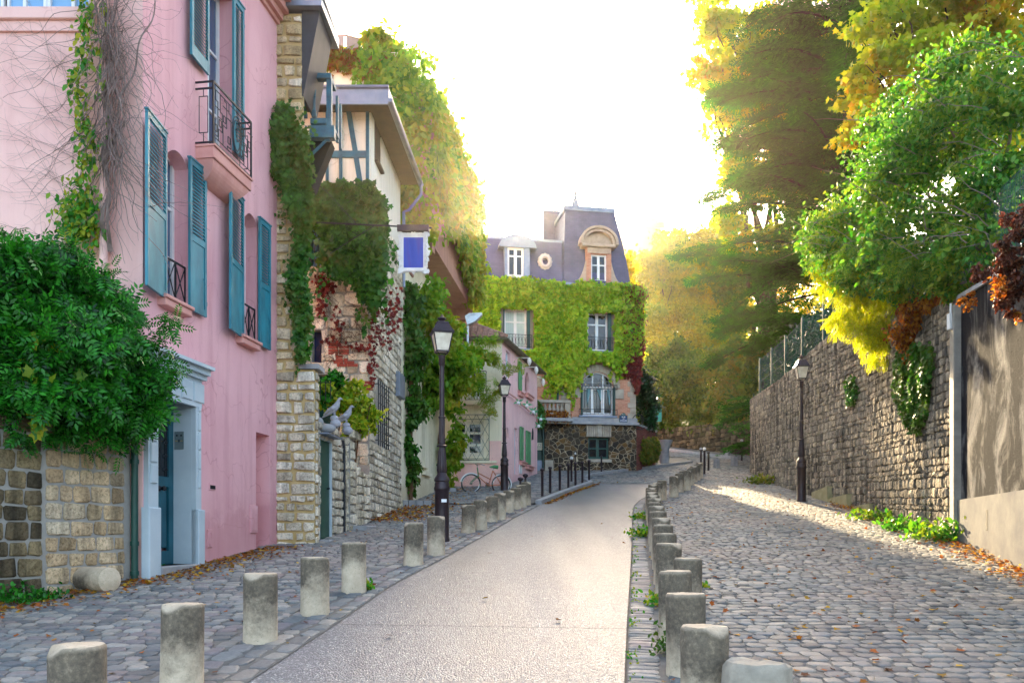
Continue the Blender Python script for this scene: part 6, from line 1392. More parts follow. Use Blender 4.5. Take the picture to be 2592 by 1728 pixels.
# bicycle -----------------------------------------------------------------
def bicycle():
    t = thing('bicycle', 'old green and orange bicycle leaning by the corner street lamp', 'bicycle', (0, 0, 0)); r = .33; wb = 1.08
    m_tyre = M_simple('tyre_rubber', '1b1b1c', '2b2a2a', 5, .8); m_fr = M_simple('orange_bike_paint', 'b0582c', 'c46a34', 3, .4); m_grn = M_simple('green_bike_paint', '2c6a3a', '3c8248', 3, .4); m_cr = M_simple('chrome', '9a9a98', 'c0c0bc', 3, .25, metal=.8)
    for x in (0, wb):
        mb = MB(); mb.tube([(x + r * math.cos(i * math.pi / 16), 0, r + r * math.sin(i * math.pi / 16)) for i in range(33)], .02, 8, False); w_ = obj('wheel', mb, m_tyre, t, local=True)
        mb = MB(); mb.tube([(x + (r - .025) * math.cos(i * math.pi / 16), 0, r + (r - .025) * math.sin(i * math.pi / 16)) for i in range(33)], .012, 6, False)
        for k in range(16): mb.tube([(x, (-1) ** k * .02, r), (x + (r - .03) * math.cos(k * math.pi / 8), 0, r + (r - .03) * math.sin(k * math.pi / 8))], .0025, 3)
        mb.tube([(x, -.05, r), (x, .05, r)], .03, 10); obj('rim', mb, m_cr, w_, local=True)
    BB = (wb * .58, 0, .28); ST = (wb * .7, 0, .82); HT = (wb * .2, 0, .85)
    mb = MB()
    for a, b in ((BB, ST), (BB, (wb, 0, r)), (ST, (wb, 0, r)), ((HT[0] + .02, 0, .6), BB), ((HT[0] + .01, 0, .72), (wb * .64, 0, .5))): mb.tube([a, b], .017, 8)
    obj('frame', mb, m_fr, t, local=True, smooth=True)
    mb = MB(); mb.tube([(HT[0] - .02, 0, .9), (HT[0] + .04, 0, .58)], .02, 8)
    for s in (-.05, .05): mb.tube([(HT[0] + .03, s, .62), (0.02, s, .4), (0, s, r)], .012, 6)
    obj('fork', mb, m_grn, t, local=True)
    mb = MB(); mb.tube([(HT[0] - .02, 0, .9), (HT[0] - .03, 0, 1.0)], .013, 8); mb.tube([(HT[0] + .12, -.27, 1.0), (HT[0] + .0, -.24, 1.03), (HT[0] - .05, 0, 1.0), (HT[0], .24, 1.03), (HT[0] + .12, .27, 1.0)], .012, 8); obj('handlebar', mb, m_cr, t, local=True)
    mb = MB(); mb.tube([ST, (ST[0] + .03, 0, .93)], .012, 8); obj('seat_post', mb, m_cr, t, local=True)
    mb = MB(); mb.tube([(ST[0] + .16, 0, .95), (ST[0] + .05, 0, .96), (ST[0] - .12, 0, .94)], [.075, .065, .02], 10); obj('saddle', mb, m_grn, t, local=True, smooth=True)
    mb = MB()
    for s in (-.06, .06): mb.tube([(ST[0] + .06, s, .72), (wb + .2, s, .72)], .006, 5); mb.tube([(wb + .08, s, .72), (wb, s, r)], .006, 5)
    for k in range(4): mb.tube([(wb - .1 + .09 * k, -.06, .72), (wb - .1 + .09 * k, .06, .72)], .005, 5)
    obj('luggage_rack', mb, m_iron, t, local=True)
    mb = MB(); mb.tube([(wb + (r + .035) * math.cos(a), 0, r + (r + .035) * math.sin(a)) for a in [-.3 + i * .18 for i in range(15)]], .022, 6); mb.tube([((r + .035) * math.cos(a), 0, r + (r + .035) * math.sin(a)) for a in [1.0 + i * .18 for i in range(12)]], .022, 6); obj('mudguard', mb, m_white, t, local=True)
    mb = MB(); mb.lathe((0, 0, 0), [(.09, -.005), (.095, 0), (.09, .005)], 16); mb.v = [(BB[0] + x, .05 + z, BB[2] + y) for x, y, z in mb.v]; mb.tube([(BB[0], .06, BB[2]), (BB[0] + .12, .07, BB[2] - .12)], .01, 6); mb.tube([(BB[0], -.06, BB[2]), (BB[0] - .12, -.07, BB[2] + .12)], .01, 6); obj('crank', mb, m_cr, t, local=True)
    mb = MB(); mb.tube([(wb + .1, 0, .6), (wb + .15, 0, .6)], [.035, .03], 10); obj('reflector', mb, M_simple('amber', 'd87818', 'e88a20', 3, .3), t, local=True)
    return t
bk = bicycle(); A_, B_ = at(S('f3', 790, 1210), 28.2), at(S('f3', 1345, 1150), 28.9); bk.location = (A_.x, A_.y, g(A_.y) + .02); bk.scale = (1.12, 1, 1.0); bk.rotation_euler = (R(6), 0, math.atan2(B_.y - A_.y, B_.x - A_.x))
# ================================================================== RIGHT SIDE
TOP = [(4, 3.4), (11.65, 3.93), (15.3, 4.45), (19, 5.2), (22, 5.9), (24.7, 6.3), (27.9, 6.1), (30.9, 5.95), (37, 6.15)]
def wtop(y): return CAMZ + interp(TOP)(y)
m_rw = M_stone('weathered_retaining_stone', ['78726a', '9a9082', 'ae a28e'.replace(' ', ''), '867e72', 'baac96', '6a655e', 'a09586'], bump=1.1, streak=.72, streak_col='1c1e22', bscale=10)
m_rwm = M_simple('grey_mortar', '6b675f', '87817a', 5, .95, .5, 20)
rw = thing('retaining_wall', 'long high retaining wall of dark-streaked grey stone on the sunlit side', 'wall', (9.6, 24, g(24)))
SEG = [((11.1, 37), (10.4, 30.2)), ((10.4, 30.2), (9.85, 22)), ((9.85, 22), (8.6, 15.3))]
mb = MB(); mm = MB()
for i, (a, b) in enumerate(SEG):
    W = Wall(a, b); n = 8; yy = lambda u, W=W: W.a.y + W.u.y * u
    for k in range(n):
        u0, u1 = W.L * k / n, W.L * (k + 1) / n; z = min(wtop(yy(u0)), wtop(yy(u1))); mm.hexa([W.at(u0, 0, 0), W.at(u1, 0, 0), W.at(u1, 0, -.6), W.at(u0, 0, -.6), W.at(u0, wtop(yy(u0)) - .03, 0), W.at(u1, wtop(yy(u1)) - .03, 0), W.at(u1, wtop(yy(u1)) - .03, -.6), W.at(u0, wtop(yy(u0)) - .03, -.6)])
    courses(mb, W, 0, W.L, lambda u: g(yy(u)) - .2, lambda u: wtop(yy(u)), .17, .1, .28, .045, .026, .016, seed=50 + i, hv=.4, tilt=-.04)
obj('mortar_bed', mm, m_rwm, rw); obj('stonework', mb, m_rw, rw)
WPl = Wall((8.6, 15.3), (7.49, 11.65)); WPn = Wall((7.49, 11.65), (5.2, 4.2)); WEnd = Wall((11.9, 37.1), (11.1, 37.0))
q = NG('stained_render'); c = q.ramp(q.noise(.9, 6, .65), [(.3, '5e6066'), (.7, '8c8a86')]); c = q.mix(q.ramp(q.noise(.75, 6, .7, q.map((1.6, 1.6, 1)), .6), [(.38, (0, 0, 0)), (.53, (.95, .95, .95))]), c, '10141e'); c = q.mix(q.ramp(q.noise(26, 4, .8), [(.5, (0, 0, 0)), (.7, (.5, .5, .5))]), c, '14151a')
c = q.mix(q.ramp(q.noise(1, 4, .5, q.map((3, 3, .15))), [(.66, (0, 0, 0)), (.74, (.3, .3, .3))]), c, '7a7874'); m_rend = q.fin(c, .95, q.bump(q.noise(35, 6, .75), .9, .02, q.bump(q.noise(5, 4), .4, .04)), spec=.03)
pw = thing('rendered_wall', 'tall rough rendered wall with dark stains and a smooth pale plinth', 'wall', (7.9, 13, g(13)))
mb = MB()
for W in (WPl, WPn):
    W0, W1_ = wtop(W.a.y), wtop(W.b.y); mb.hexa([W.at(0, 0, 0), W.at(W.L, 0, 0), W.at(W.L, 0, -.6), W.at(0, 0, -.6), W.at(0, W0, 0), W.at(W.L, W1_, 0), W.at(W.L, W1_, -.6), W.at(0, W0, -.6)])
obj('wall_face', mb, m_rend, pw)
q = NG('plinth_render'); c = q.ramp(q.noise(1.3, 6, .65), [(.3, '5c5d62'), (.7, '807f7b')]); zz_ = q.n('SeparateXYZ', {0: q.co}).outputs[2]
c = q.mix(q.ramp(q.math('ADD', q.math('MULTIPLY', zz_, -.5), q.noise(1.6, 4)), [(-.3 + .35, (0, 0, 0)), (.3, (.6, .6, .6))]), c, '6d6a50'); m_plin = q.fin(c, .95, q.bump(q.noise(25, 5), .3, .01), spec=.05)
mb = MB(); zd_ = CAMZ + .6; us_ = WPl.px(D(2278, 1190))[0]
for W in (WPl, WPn): mb.wbox(W, .1 if W is WPl else 0, W.L, 0, zd_, 0, .07, 0)
obj('plinth', mb, m_plin, pw)
mb = MB(); mb.wbox(WPl, us_ - .05, us_ + .05, WPl.px(D(2278, 1218))[1], WPl.px(D(2278, 1170))[1], .05, .073); obj('drain_slot', mb, m_dark, pw)
mb = MB(); mb.wbox(WPl, -.22, .12, 0, wtop(15.3) - .1, -.1, .13, .015); obj('pilaster', mb, M_simple('pale_cement', '78756e', '9a958a', 4, .85, .3, 20), pw)
mb = MB()
for W in (WPl, WPn): mb.hexa([W.at(0, wtop(W.a.y), .06), W.at(W.L, wtop(W.b.y), .06), W.at(W.L, wtop(W.b.y), -.65), W.at(0, wtop(W.a.y), -.65), W.at(0, wtop(W.a.y) + .08, .05), W.at(W.L, wtop(W.b.y) + .08, .05), W.at(W.L, wtop(W.b.y) + .08, -.65), W.at(0, wtop(W.a.y) + .08, -.65)])
obj('coping', mb, m_kerb, pw)
mb = MB(); p = WPl.at(-.1, wtop(15.3) - .25, .13); mb.box(p[0] - .08, p[0] + .02, p[1] - .1, p[1], p[2] - .3, p[2]); mb.tube([(p[0] - .03, p[1] - .05, p[2]), (p[0] - .03, p[1] - .05, p[2] + .2)], .02, 6)
obj('junction_box', mb, m_white, label='small white junction box on top of the pale pilaster', cat='junction box')
# wedge-shaped cement blocks at the wall foot
WS = Wall(*SEG[1])
for k, (x0, x1, yt0, yt1, yb0, yb1) in enumerate(((180, 293, 1003, 957, 1040, 1062), (297, 437, 1050, 1015, 1090, 1120), (455, 605, 1110, 1085, 1135, 1165))):
    P = [WS.px(S('d4', x, y), .2) for x, y in ((x0, yb0 + 15), (x1, yb1 + 15), (x1, yt1), (x0, yt0))]
    W_ = WS
    if P[1][0] > WS.L: W_ = Wall(SEG[1][0], WS.at(WS.L + 1.5, 0)[:2])
    mb = MB(); mb.wpoly(W_, P, -.05, .2); obj('cement_wedge', mb, M_simple('mossy_cement', '8a8458', 'a69e7c', 4, .9, .3, 20) if k == 0 else bpy.data.materials['mossy_cement'], label=['wedge of mossy cement at the wall foot, the one nearest the lamp post', 'wedge of mossy cement at the wall foot, between the other two', 'wedge of mossy cement at the wall foot, farthest right'][k], cat='cement wedge', group='cement wedges at the foot of the stone wall')
# far rubble wall and the hill behind
bw_a, bw_b = (9.8, 57.0), (14.6, 47.6); WB = Wall(bw_a, bw_b)
fb = thing('rubble_wall', 'low dark rubble wall across the street below the trees', 'wall', (12, 52, g(52)))
ztb = lambda y: CAMZ + 7.3 - (57 - y) * .07
m_bw = M_stone('mossy_dark_rubble', ['3c382c', '555040', '6a6450', '2f2d24', '7a7058'], bump=1, streak=.3, moss='3f4a22', bscale=8)
mb = MB(); mb.wbox(WB, -4, WB.L + 3, 4, ztb(52) - .3, -.7, 0); obj('mortar_bed', mb, m_dark, fb)
mb = MB(); courses(mb, WB, -4, WB.L + 3, lambda u: g(WB.at(u, 0)[1]) - .2, lambda u: ztb(WB.at(u, 0)[1]), .24, .2, .55, .08, .05, .03, seed=61, hv=.35); obj('stonework', mb, m_bw, fb)
m_soil = M_simple('leafy_soil', '1e2010', '34331a', 1.5, .95, .8, 6)
mb = MB(); v = []; xs = [WB.at(-4, 0)[0] - .3, 14.6, 22, 40, 80]
rows = [(0, -.2), (3, .6), (10, 1.8), (20, 3.5), (45, 8)]
for d_, dz in rows:
    for x in (-6, 2, 8, 11, 14, 18, 24, 34, 60): 
        y = 57.0 - max(0, (min(x, 16) - 9.8)) * 1.96 + d_ * .9 + .3; v.append((x + d_ * .3, y, ztb(min(57, y)) - .35 + dz))
n = 9; mb.add(v, [(r * n + k, r * n + k + 1, (r + 1) * n + k + 1, (r + 1) * n + k) for r in range(len(rows) - 1) for k in range(n - 1)])
obj('hillside', mb, m_soil, kind='structure')
mb = MB(); ys = [4 + i * 1.5 for i in range(23)]; v = []
for y in ys:
    x0 = wr(y) + .3; zz0 = wtop(y) - .15; v += [(x0, y, zz0), (x0 + 3, y, zz0 + .2), (x0 + 12, y, zz0 + 1), (x0 + 40, y, zz0 + 3)]
mb.add(v, [(r * 4 + k, r * 4 + k + 1, (r + 1) * 4 + k + 1, (r + 1) * 4 + k) for r in range(22) for k in range(3)])
mb.add([(11.9, 37.0, 3), (50, 37, 3), (50, 37, wtop(37) + 3), (11.9, 37, wtop(37) - .15)], [(0, 1, 2, 3)]); mb.add([(11.9, 37.0, 3), (14.8, 47.5, 3), (14.8, 47.5, 7.4), (11.9, 37, wtop(37) - .15)], [(0, 1, 2, 3)])
mb.add([(11.9, 37.0, wtop(37) - .15), (14.8, 47.5, 7.4), (60, 50, 12), (50, 37, wtop(37) + 3)], [(0, 3, 2, 1)])
obj('terrace', mb, m_soil, kind='structure')
# green mesh fence on the wall
fe = thing('mesh_fence', 'dark green metal mesh fence along the top of the long wall', 'fence', (10, 24, wtop(24)))
m_fe = M_simple('fence_green', '0e4038', '175448', 4, .45, .1, 30); PO = []
y = 7.3
while y < 37: PO.append(y); y += 2.45
mb = MB()
fx = lambda y: wr(y) + .35
for y in PO:
    mp = MB(); mp.box(fx(y) - .035, fx(y) + .035, y - .035, y + .035, wtop(y) - .3, wtop(y) + 1.85); obj('post', mp, m_fe, fe)
for a, b in zip(PO, PO[1:]):
    A_ = Vector((fx(a), a, wtop(a))); B_ = Vector((fx(b), b, wtop(b))); n = 30
    for k in range(n + 1): p = A_.lerp(B_, k / n); mb.tube([p + Vector((0, 0, .05)), p + Vector((0, 0, 1.75))], .0045, 3, False)
    for z in (.08, .75, 1.1, 1.72): mb.tube([A_ + Vector((0, 0, z)), B_ + Vector((0, 0, z))], .009, 4)
obj('mesh_panel', mb, m_fe, fe)
# ================================================================== VEGETATION
LM = dict(
 ivyY=M_leaf('yellow_green_ivy', ['5f9010', '8ab61a', 'a4c224', '4f8212', 'b4b42a', '7cac18'], ['84b01c', 'acbc28', '6a9c16', 'b8b02a'], .35, nscale=.45, tint=(1.1, 1.35, .35)),
 creep=M_leaf('creeper_leaves', ['3c7414', '62961e', '86a82a', '4a8418', '9cb22c'], ['7a9a26', 'a8a82a', 'a08a2c', '6a9420'], .5, nscale=.6, tint=(1.0, 1.3, .35)),
 ivyD=M_leaf('dark_ivy', ['16400f', '2a6216', '40781e', '205016', '4f8a2a'], ['2f5a18', '4f6a22', '3c6c1c', '5a5a22'], .3, nscale=1.2),
 red=M_leaf('wine_red_creeper', ['4a1418', '6e1e1e', '8a2c24', '5a1a1c', '7f3a2c'], None, .35, tint=(1.4, .8, .5)),
 shrub=M_leaf('glossy_green_leaves', ['0c330c', '175214', '27781c', '409a2a', '103e12'], ['1c5c14', '3f962a', '2c801e', '0e380f'], .3, .35, 1.8),
 grape=M_leaf('grape_leaves', ['1f6a1c', '4f9a2c', 'a8a82a', '2c7a2a'], None, .45),
 vine=M_leaf('lime_hanging_leaves', ['7f9610', 'a0b41a', 'bcc428', '6c8a12', 'c8b428'], None, .6, nscale=.6),
 rust=M_leaf('rusty_leaves', ['5c2c14', '8a481c', 'a8641e', 'c08a26', '4c2612'], None, .45, tint=(1.3, 1.0, .5)),
 brown=M_leaf('brown_dry_leaves', ['2e1712', '4a261c', '643626', '7a4a34'], None, .25, tint=(1.3, .9, .5)),
 cedar=M_leaf('cedar_sprays', ['0e3410', '164a14', '225f1a', '34741e'], ['1a5216', '347420', '123c12', '4a8a24'], .35, .7, .35, tint=(1.1, 1.9, .25), spec=.12),
 maple=M_leaf('autumn_leaves', ['a8a020', 'c4a426', 'd0b430', 'c88a24', '98a424', 'b8b830'], ['789a1e', '98b02a', 'b4b42c', '688c20'], .65, nscale=.22, tint=(1.25, 1.3, .45)),
 green=M_leaf('long_green_leaves', ['1c5418', '347a24', '4c9030', '6a9c38', '184420'], ['2c6a1c', '5c8c28', '8a9a2c', '245c20'], .35, nscale=.8),
 bgy=M_leaf('golden_far_leaves', ['a08a20', 'c0a428', 'd0b83a', '8a8c22', 'b09028'], ['708a2a', '8a9a30', 'a8a438', '5a7c28'], .6, nscale=.12, tint=(1.3, 1.35, .5)),
 bgg=M_leaf('far_green_leaves', ['2f5a1e', '4a7426', '64862e', '25481c'], ['5a6a2a', '8a7a34', '7a8a30', '3c6424'], .5, nscale=.2),
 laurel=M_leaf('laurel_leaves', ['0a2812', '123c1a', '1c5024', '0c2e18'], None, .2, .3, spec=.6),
 litter=M_leaf('fallen_leaves', ['c0901c', 'a8681c', '70401e', 'd0a830', '4c2c1a', 'a85a20', '5a341e'], None, .2, .8),
 fit=M_leaf('citrus_leaves', ['5a8a14', '8aa820', 'b8bc34', '3c7a18', 'c8c04a'], None, .45))
m_bark = M_simple('bark', '33261b', '554434', 4, .9, .8, 14, stretch=(3, 3, .5)); m_twig = M_simple('dry_twigs', '6d5a50', '93807a', 6, .9, .2, 20); m_stem = M_simple('brown_stem', '4a3322', '6e4e34', 6, .9, .4, 20)
def B(px_, py_, Y, rpx, rpz=None, ry=None, src=None):
    p = S(src, px_, py_) if src else (px_, py_); c_ = at(p, Y); k = Y / F; rx = rpx * k; rz_ = (rpz or rpx) * k; return (c_.x, c_.y, c_.z, rx, ry if ry else min(rx, 2.5), rz_)
def crown_chunk(blobs, n, smin, smax, tpl, sub=14, sig=.22, shell=.4, down=.3, spread=.7, out=None):
    P = blob_pts(blobs, n, sub, sig, shell); t, nn = orient(len(P), down, out, spread); return (P, t, nn, rng.uniform(smin, smax, len(P)), tpl)
def limb(mb, a, b, r0, r1, wob=.15, seg=5, rnd=random):
    a, b = Vector(a), Vector(b); L_ = (b - a).length; pts = []
    for i in range(seg + 1):
        t = i / seg; p = a.lerp(b, t) + Vector((0, 0, .06 * L_ * math.sin(math.pi * t)))
        if 0 < i < seg: p += Vector((rnd.uniform(-1, 1), rnd.uniform(-1, 1), rnd.uniform(-.5, .5))) * wob * L_ / seg
        pts.append(p)
    mb.tube(pts, [r0 + (r1 - r0) * i / seg for i in range(seg + 1)], 7); return pts
def tree(name, label, cat, base, blobs, mat_, n, smin, smax, tpl, r=.2, group=None, fork=.45, twigs=3, **kw):
    rnd = random.Random(hash(label) % 1000 if False else len(label)); t = thing(name, label, cat, base, group); mb = MB()
    cx_ = sum(b[0] for b in blobs) / len(blobs); cy_ = sum(b[1] for b in blobs) / len(blobs); cz_ = sum(b[2] for b in blobs) / len(blobs)
    f = Vector(base).lerp(Vector((cx_, cy_, cz_)), fork); tr = limb(mb, (base[0], base[1], base[2] - .3), f, r, r * .7, .1, 5, rnd)
    for b in blobs:
        st = tr[rnd.randint(3, 5)]; e = limb(mb, st, b[:3], r * .5, r * .12, .25, 6, rnd)
        for k in range(twigs):
            d = Vector((rnd.uniform(-1, 1) * b[3], rnd.uniform(-1, 1) * b[4], rnd.uniform(-.6, 1) * b[5])) * .8; limb(mb, e[rnd.randint(3, 5)], Vector(b[:3]) + d, r * .14, r * .04, .2, 4, rnd)
    obj('trunk', mb, m_bark, t, smooth=True); leaves('crown', [crown_chunk(blobs, n, smin, smax, tpl, **kw)], mat_, t); return t
def wpoly_px(W, pts, src='D', o=0): return [W.px(S(src, x, y), o) for x, y in pts]
def grow(W, name, label, cat, poly, n, thick, smin, smax, mat_, tpl='ivy', holes=(), edge=.07, extra=None, group=None, o0=.03, stems=None, parent=None):
    P = ivy_pts(W, poly, n, thick, edge, holes, o0); ch = [ivy_chunk(W, P, smin, smax, tpl)] + (extra or [])
    if parent: return leaves(name, ch, mat_, parent)
    return leaves(name, ch, mat_, label=label, cat=cat, group=group)
def tendrils(W, starts, n_, length, smin, smax, o=.06, drift=-1.0):
    P = []
    for k in range(n_):
        a, b = starts[rnd_t.randrange(len(starts))]; u, z = a + rnd_t.uniform(-.12, .12), b + rnd_t.uniform(-.12, .12); an = math.atan2(drift, rnd_t.uniform(-1, 1)); L_ = length * rnd_t.uniform(.4, 1.2); s = 0
        while s < L_:
            an += rnd_t.gauss(0, .25); u += .045 * math.cos(an); z += .045 * math.sin(an); s += .045
            if rnd_t.random() < .8: P.append(W.at(u + rnd_t.gauss(0, .03), z, o + rnd_t.random() * .06))
    return ivy_chunk(W, np.array(P), smin, smax)
rnd_t = random.Random(31)
# ivy over the mansion
pol = [S('c7', 120, 860), S('c7', 350, 890), S('c7', 1120, 945), S('c7', 1780, 970), S('c7', 1915, 1000), S('c7', 1890, 1150), S('c8', 1580, 200), S('c8', 1575, 340), S('c8', 1490, 390), S('c8', 1420, 470), S('c8', 1390, 525), S('c8', 1350, 450), S('c8', 1180, 430),
       S('c8', 1090, 470), S('c8', 1040, 580), S('c8', 985, 710), S('c8', 955, 640), S('c8', 915, 580), S('c8', 860, 660), S('c8', 830, 560), S('c8', 720, 480), S('c8', 620, 400), S('c8', 430, 300), S('c7', 80, 1400)]
pol = [HB.px(p) for p in pol]; hv = [(v1[0] - .3, v1[1] + .35, v1[2] - .1, v1[3] + .05), (v2[0] - .12, v2[1] + .3, v2[2] - .1, v2[3] + .05)]
P = ivy_pts(HB, pol, 24000, .5, .1, hv); red_c = P[(P[:, 0] > 5.2) & (rng.random(len(P)) < .55)]; P = P[~((P[:, 0] > 5.6) & (rng.random(len(P)) < .5))]
iv = thing('ivy', 'yellow-green ivy blanket over the front wall of the brick mansion', 'ivy', (2, 38, g(38)))
leaves('leaf_mass', [ivy_chunk(HB, P, .13, .25), tendrils(HB, pol[9:22], 26, .8, .1, .18)], LM['ivyY'], iv)
rp = [HB.px(S('c8', x, y)) for x, y in ((1590, 230), (1575, 500), (1545, 700), (1525, 690), (1500, 560), (1430, 560), (1480, 380))]
leaves('red_fringe', [ivy_chunk(HB, ivy_pts(HB, rp, 900, .2, .06), .1, .17), ivy_chunk(HB, red_c, .1, .17)], LM['red'], iv)
# creeper on the tall house
JP = [(0, zj), (W6j.L, zj), (W6j.L + .1, zje + .1), (0, zje + .1)]; JP = [(-.2, zje + .2), (W6j.L, zje + .1), (W6j.L, zj + .5), (W6j.L - 1.2, zj + .1), (W6j.L * .55, zj + .9), (2.2, zj + 1.4), (-.2, zj + 1.6)]
ch = [ivy_chunk(W6j, ivy_pts(W6j, JP, 14000, .5, .15), .16, .3, 'leaf')]
WR6 = Wall((-2.42, 24.0), (-1.55, 31.5))
n = 5500; tt = rng.random((n, 2)); A_, B_, C_, D_ = [np.array(p) for p in (W6j.at(0, zje, .1), W6j.at(W6j.L, zje, .12), (-2.5, 31.4, CAMZ + 15.2), (-3.9, 25.1, CAMZ + 14.6))]
Pr = (1 - tt[:, 1:]) * ((1 - tt[:, :1]) * A_ + tt[:, :1] * B_) + tt[:, 1:] * ((1 - tt[:, :1]) * D_ + tt[:, :1] * C_); keep = rng.random(n) < (1.15 - .75 * tt[:, 0]); Pr = Pr[keep]; Pr = Pr + rng.normal(size=Pr.shape) * .18 + np.array([.12, 0, .12]); t_, nn_ = orient(len(Pr), .7, (.7, -.5, .6), .5)
ch.append((Pr, t_, nn_, rng.uniform(.16, .3, len(Pr)), 'leaf'))
bl = [B(960, 130, 24.6, 45, 60, .7), B(1010, 200, 24.6, 55, 70, .8), B(1060, 270, 25.5, 55, 70, .8), B(1095, 350, 27, 50, 60, .7), B(1020, 330, 24, 70, 90, .6), B(1060, 450, 25, 70, 90, .6), B(1120, 440, 28, 45, 70, .7), B(1100, 560, 26, 60, 60, .7), B(1050, 580, 24, 50, 60, .6),
      B(1150, 520, 29, 35, 60, .6), B(1170, 620, 30, 40, 60, .7), B(1190, 700, 30.5, 40, 70, .6), B(1160, 660, 29, 45, 55, .6), B(1020, 480, 24, 40, 80, .5)]
Wjf = Wall((-6.2, 23.95), (-2.42, 23.95)); ch.append(ivy_chunk(Wjf, ivy_pts(Wjf, [(2.3, zj - .3), (3.9, zj - .2), (3.9, zje + 1.5), (1.5, zje + 1.8), (1.5, zj + 2)], 2600, .4, .1), .14, .26, 'leaf'))
ch.append(crown_chunk(bl, 14000, .16, .32, 'leaf', down=.8, sub=18))
c1_ = thing('creeper', 'sunlit creeper pouring over the roof and jetty of the tall house', 'climbing plant', (-2.2, 26, g(26)))
leaves('leaf_mass', ch, LM['creep'], c1_)
fr = [B(1030 + 28 * i + rng.uniform(-8, 8), 130 + 45 * i, 25 + i * .7, 22, 18, .5) for i in range(9)] + [B(1150, 200, 26, 30, 20, .4), B(1180, 330, 27, 30, 15, .4), B(1210, 470, 29, 30, 15, .4)]
leaves('loose_shoots', [crown_chunk(fr, 900, .12, .24, 'pinnate', sub=5, sig=.35, down=.2)], LM['creep'], c1_)
tp = [W7.px(S('c4', 310, 320), .1), W7.px(S('c4', 900, 400), .1), W7.px(S('c4', 1000, 480), .1), W7.px(S('c4', 940, 560), .1), W7.px(S('c4', 760, 540), .1), W7.px(S('c4', 600, 480), .1), W7.px(S('c4', 520, 470), .1), W7.px(S('c4', 400, 420), .1), W7.px(S('c4', 330, 420), .1)]
leaves('red_top_fringe', [ivy_chunk(W7, ivy_pts(W7, tp, 2600, .3, .1), .12, .22)], M_leaf('autumn_creeper', ['7a8a22', '98702a', '8a4a2a', '6f8420', '9a3c2c'], None, .4), c1_)
mb = MB(); rnd = random.Random(9)
for k in range(60):
    u, z = W7.px(S('c4', rnd.uniform(330, 800), rnd.uniform(430, 600)), .05); pts = [(u, z)]
    for i in range(8): u += rnd.uniform(.02, .25); z -= rnd.uniform(.0, .22); pts.append((u, z))
    mb.tube([W7.at(a, b, .03) for a, b in pts], .012, 3, False)
obj('bare_stems', mb, m_twig, c1_)
# lower creeper beside the lamp
l1 = [B(1040, 760, 23.6, 26, 60, .4), B(1045, 860, 23.7, 30, 70, .5), B(1040, 960, 23.7, 26, 70, .4), B(1050, 1050, 23.8, 26, 60, .4), B(1035, 1130, 23.8, 22, 50, .35), B(1040, 1205, 23.9, 24, 45, .35)]
l2_ = [B(1090, 760, 24.8, 45, 60, .6), B(1110, 860, 25.5, 50, 70, .7), B(1150, 930, 27, 60, 60, .8), B(1150, 840, 28, 32, 40, .6), B(1110, 980, 26.5, 45, 70, .6), B(1140, 1020, 28, 26, 50, .5), B(1150, 1110, 28.4, 26, 60, .4), B(1140, 1190, 28.6, 24, 45, .35), B(1200, 900, 28.5, 40, 30, .5)]
c2 = thing('creeper', 'dark green creeper climbing the tall house between stone corner and lamp', 'climbing plant', (-3.0, 23.7, g(23.7)))
leaves('leaf_mass', [crown_chunk(l1, 5200, .12, .24, 'leaf', down=.9, sub=16)], LM['ivyD'], c2)
mb = MB()
for k in range(3): mb.tube([(-3.05 + .06 * k, 23.8, g(23.8) - .1), (-3.0 - .05 * k, 23.9, 3), (-3.05 + .04 * k, 23.8, 5.5), (-3.0, 23.8, 9)], [.06, .05, .04, .02], 7)
obj('stem', mb, m_stem, c2)
c3 = thing('wisteria', 'light green wisteria spreading around the tall lamp toward the corner house', 'climbing plant', (-2.6, 28.6, g(28.6)))
leaves('leaf_mass', [crown_chunk(l2_, 9500, .14, .26, 'leaf', down=.8, sub=18), crown_chunk([B(1180, 960, 28.5, 50, 50, .6), B(1230, 905, 29.2, 55, 16, .3), B(1290, 930, 29.6, 35, 14, .3), B(1250, 990, 29.3, 40, 14, .3), B(1240, 1030, 29.4, 18, 30, .3), B(1225, 860, 29, 40, 14, .3)], 900, .2, .32, 'pinnate', sub=8)], LM['creep'], c3)
mb = MB()
for k in range(3): mb.tube([(-2.55 + .08 * k, 28.7, g(28.7) - .1), (-2.65 + .1 * math.sin(k * 2), 28.6, 3.2), (-2.5 - .1 * k, 28.7, 4.6), (-2.6 + .1 * k, 28.5, 6.5)], [.05, .04, .045, .03], 7)
obj('stem', mb, m_stem, c3)
for i, p in enumerate(((-3.05, 23.7), (-2.65, 28.4))):
    mb = MB()
    for k in range(5): mb.box(p[0] - .4 + .22 * k, p[0] - .2 + .22 * k, p[1] - .45, p[1] - .25, g(p[1]) - .1, g(p[1]) + .16)
    obj('planter_edge', mb, m_kerb, label=['low stone edging at the foot of the dark creeper', 'low stone edging at the foot of the wisteria by the corner house'][i], cat='stone edging')
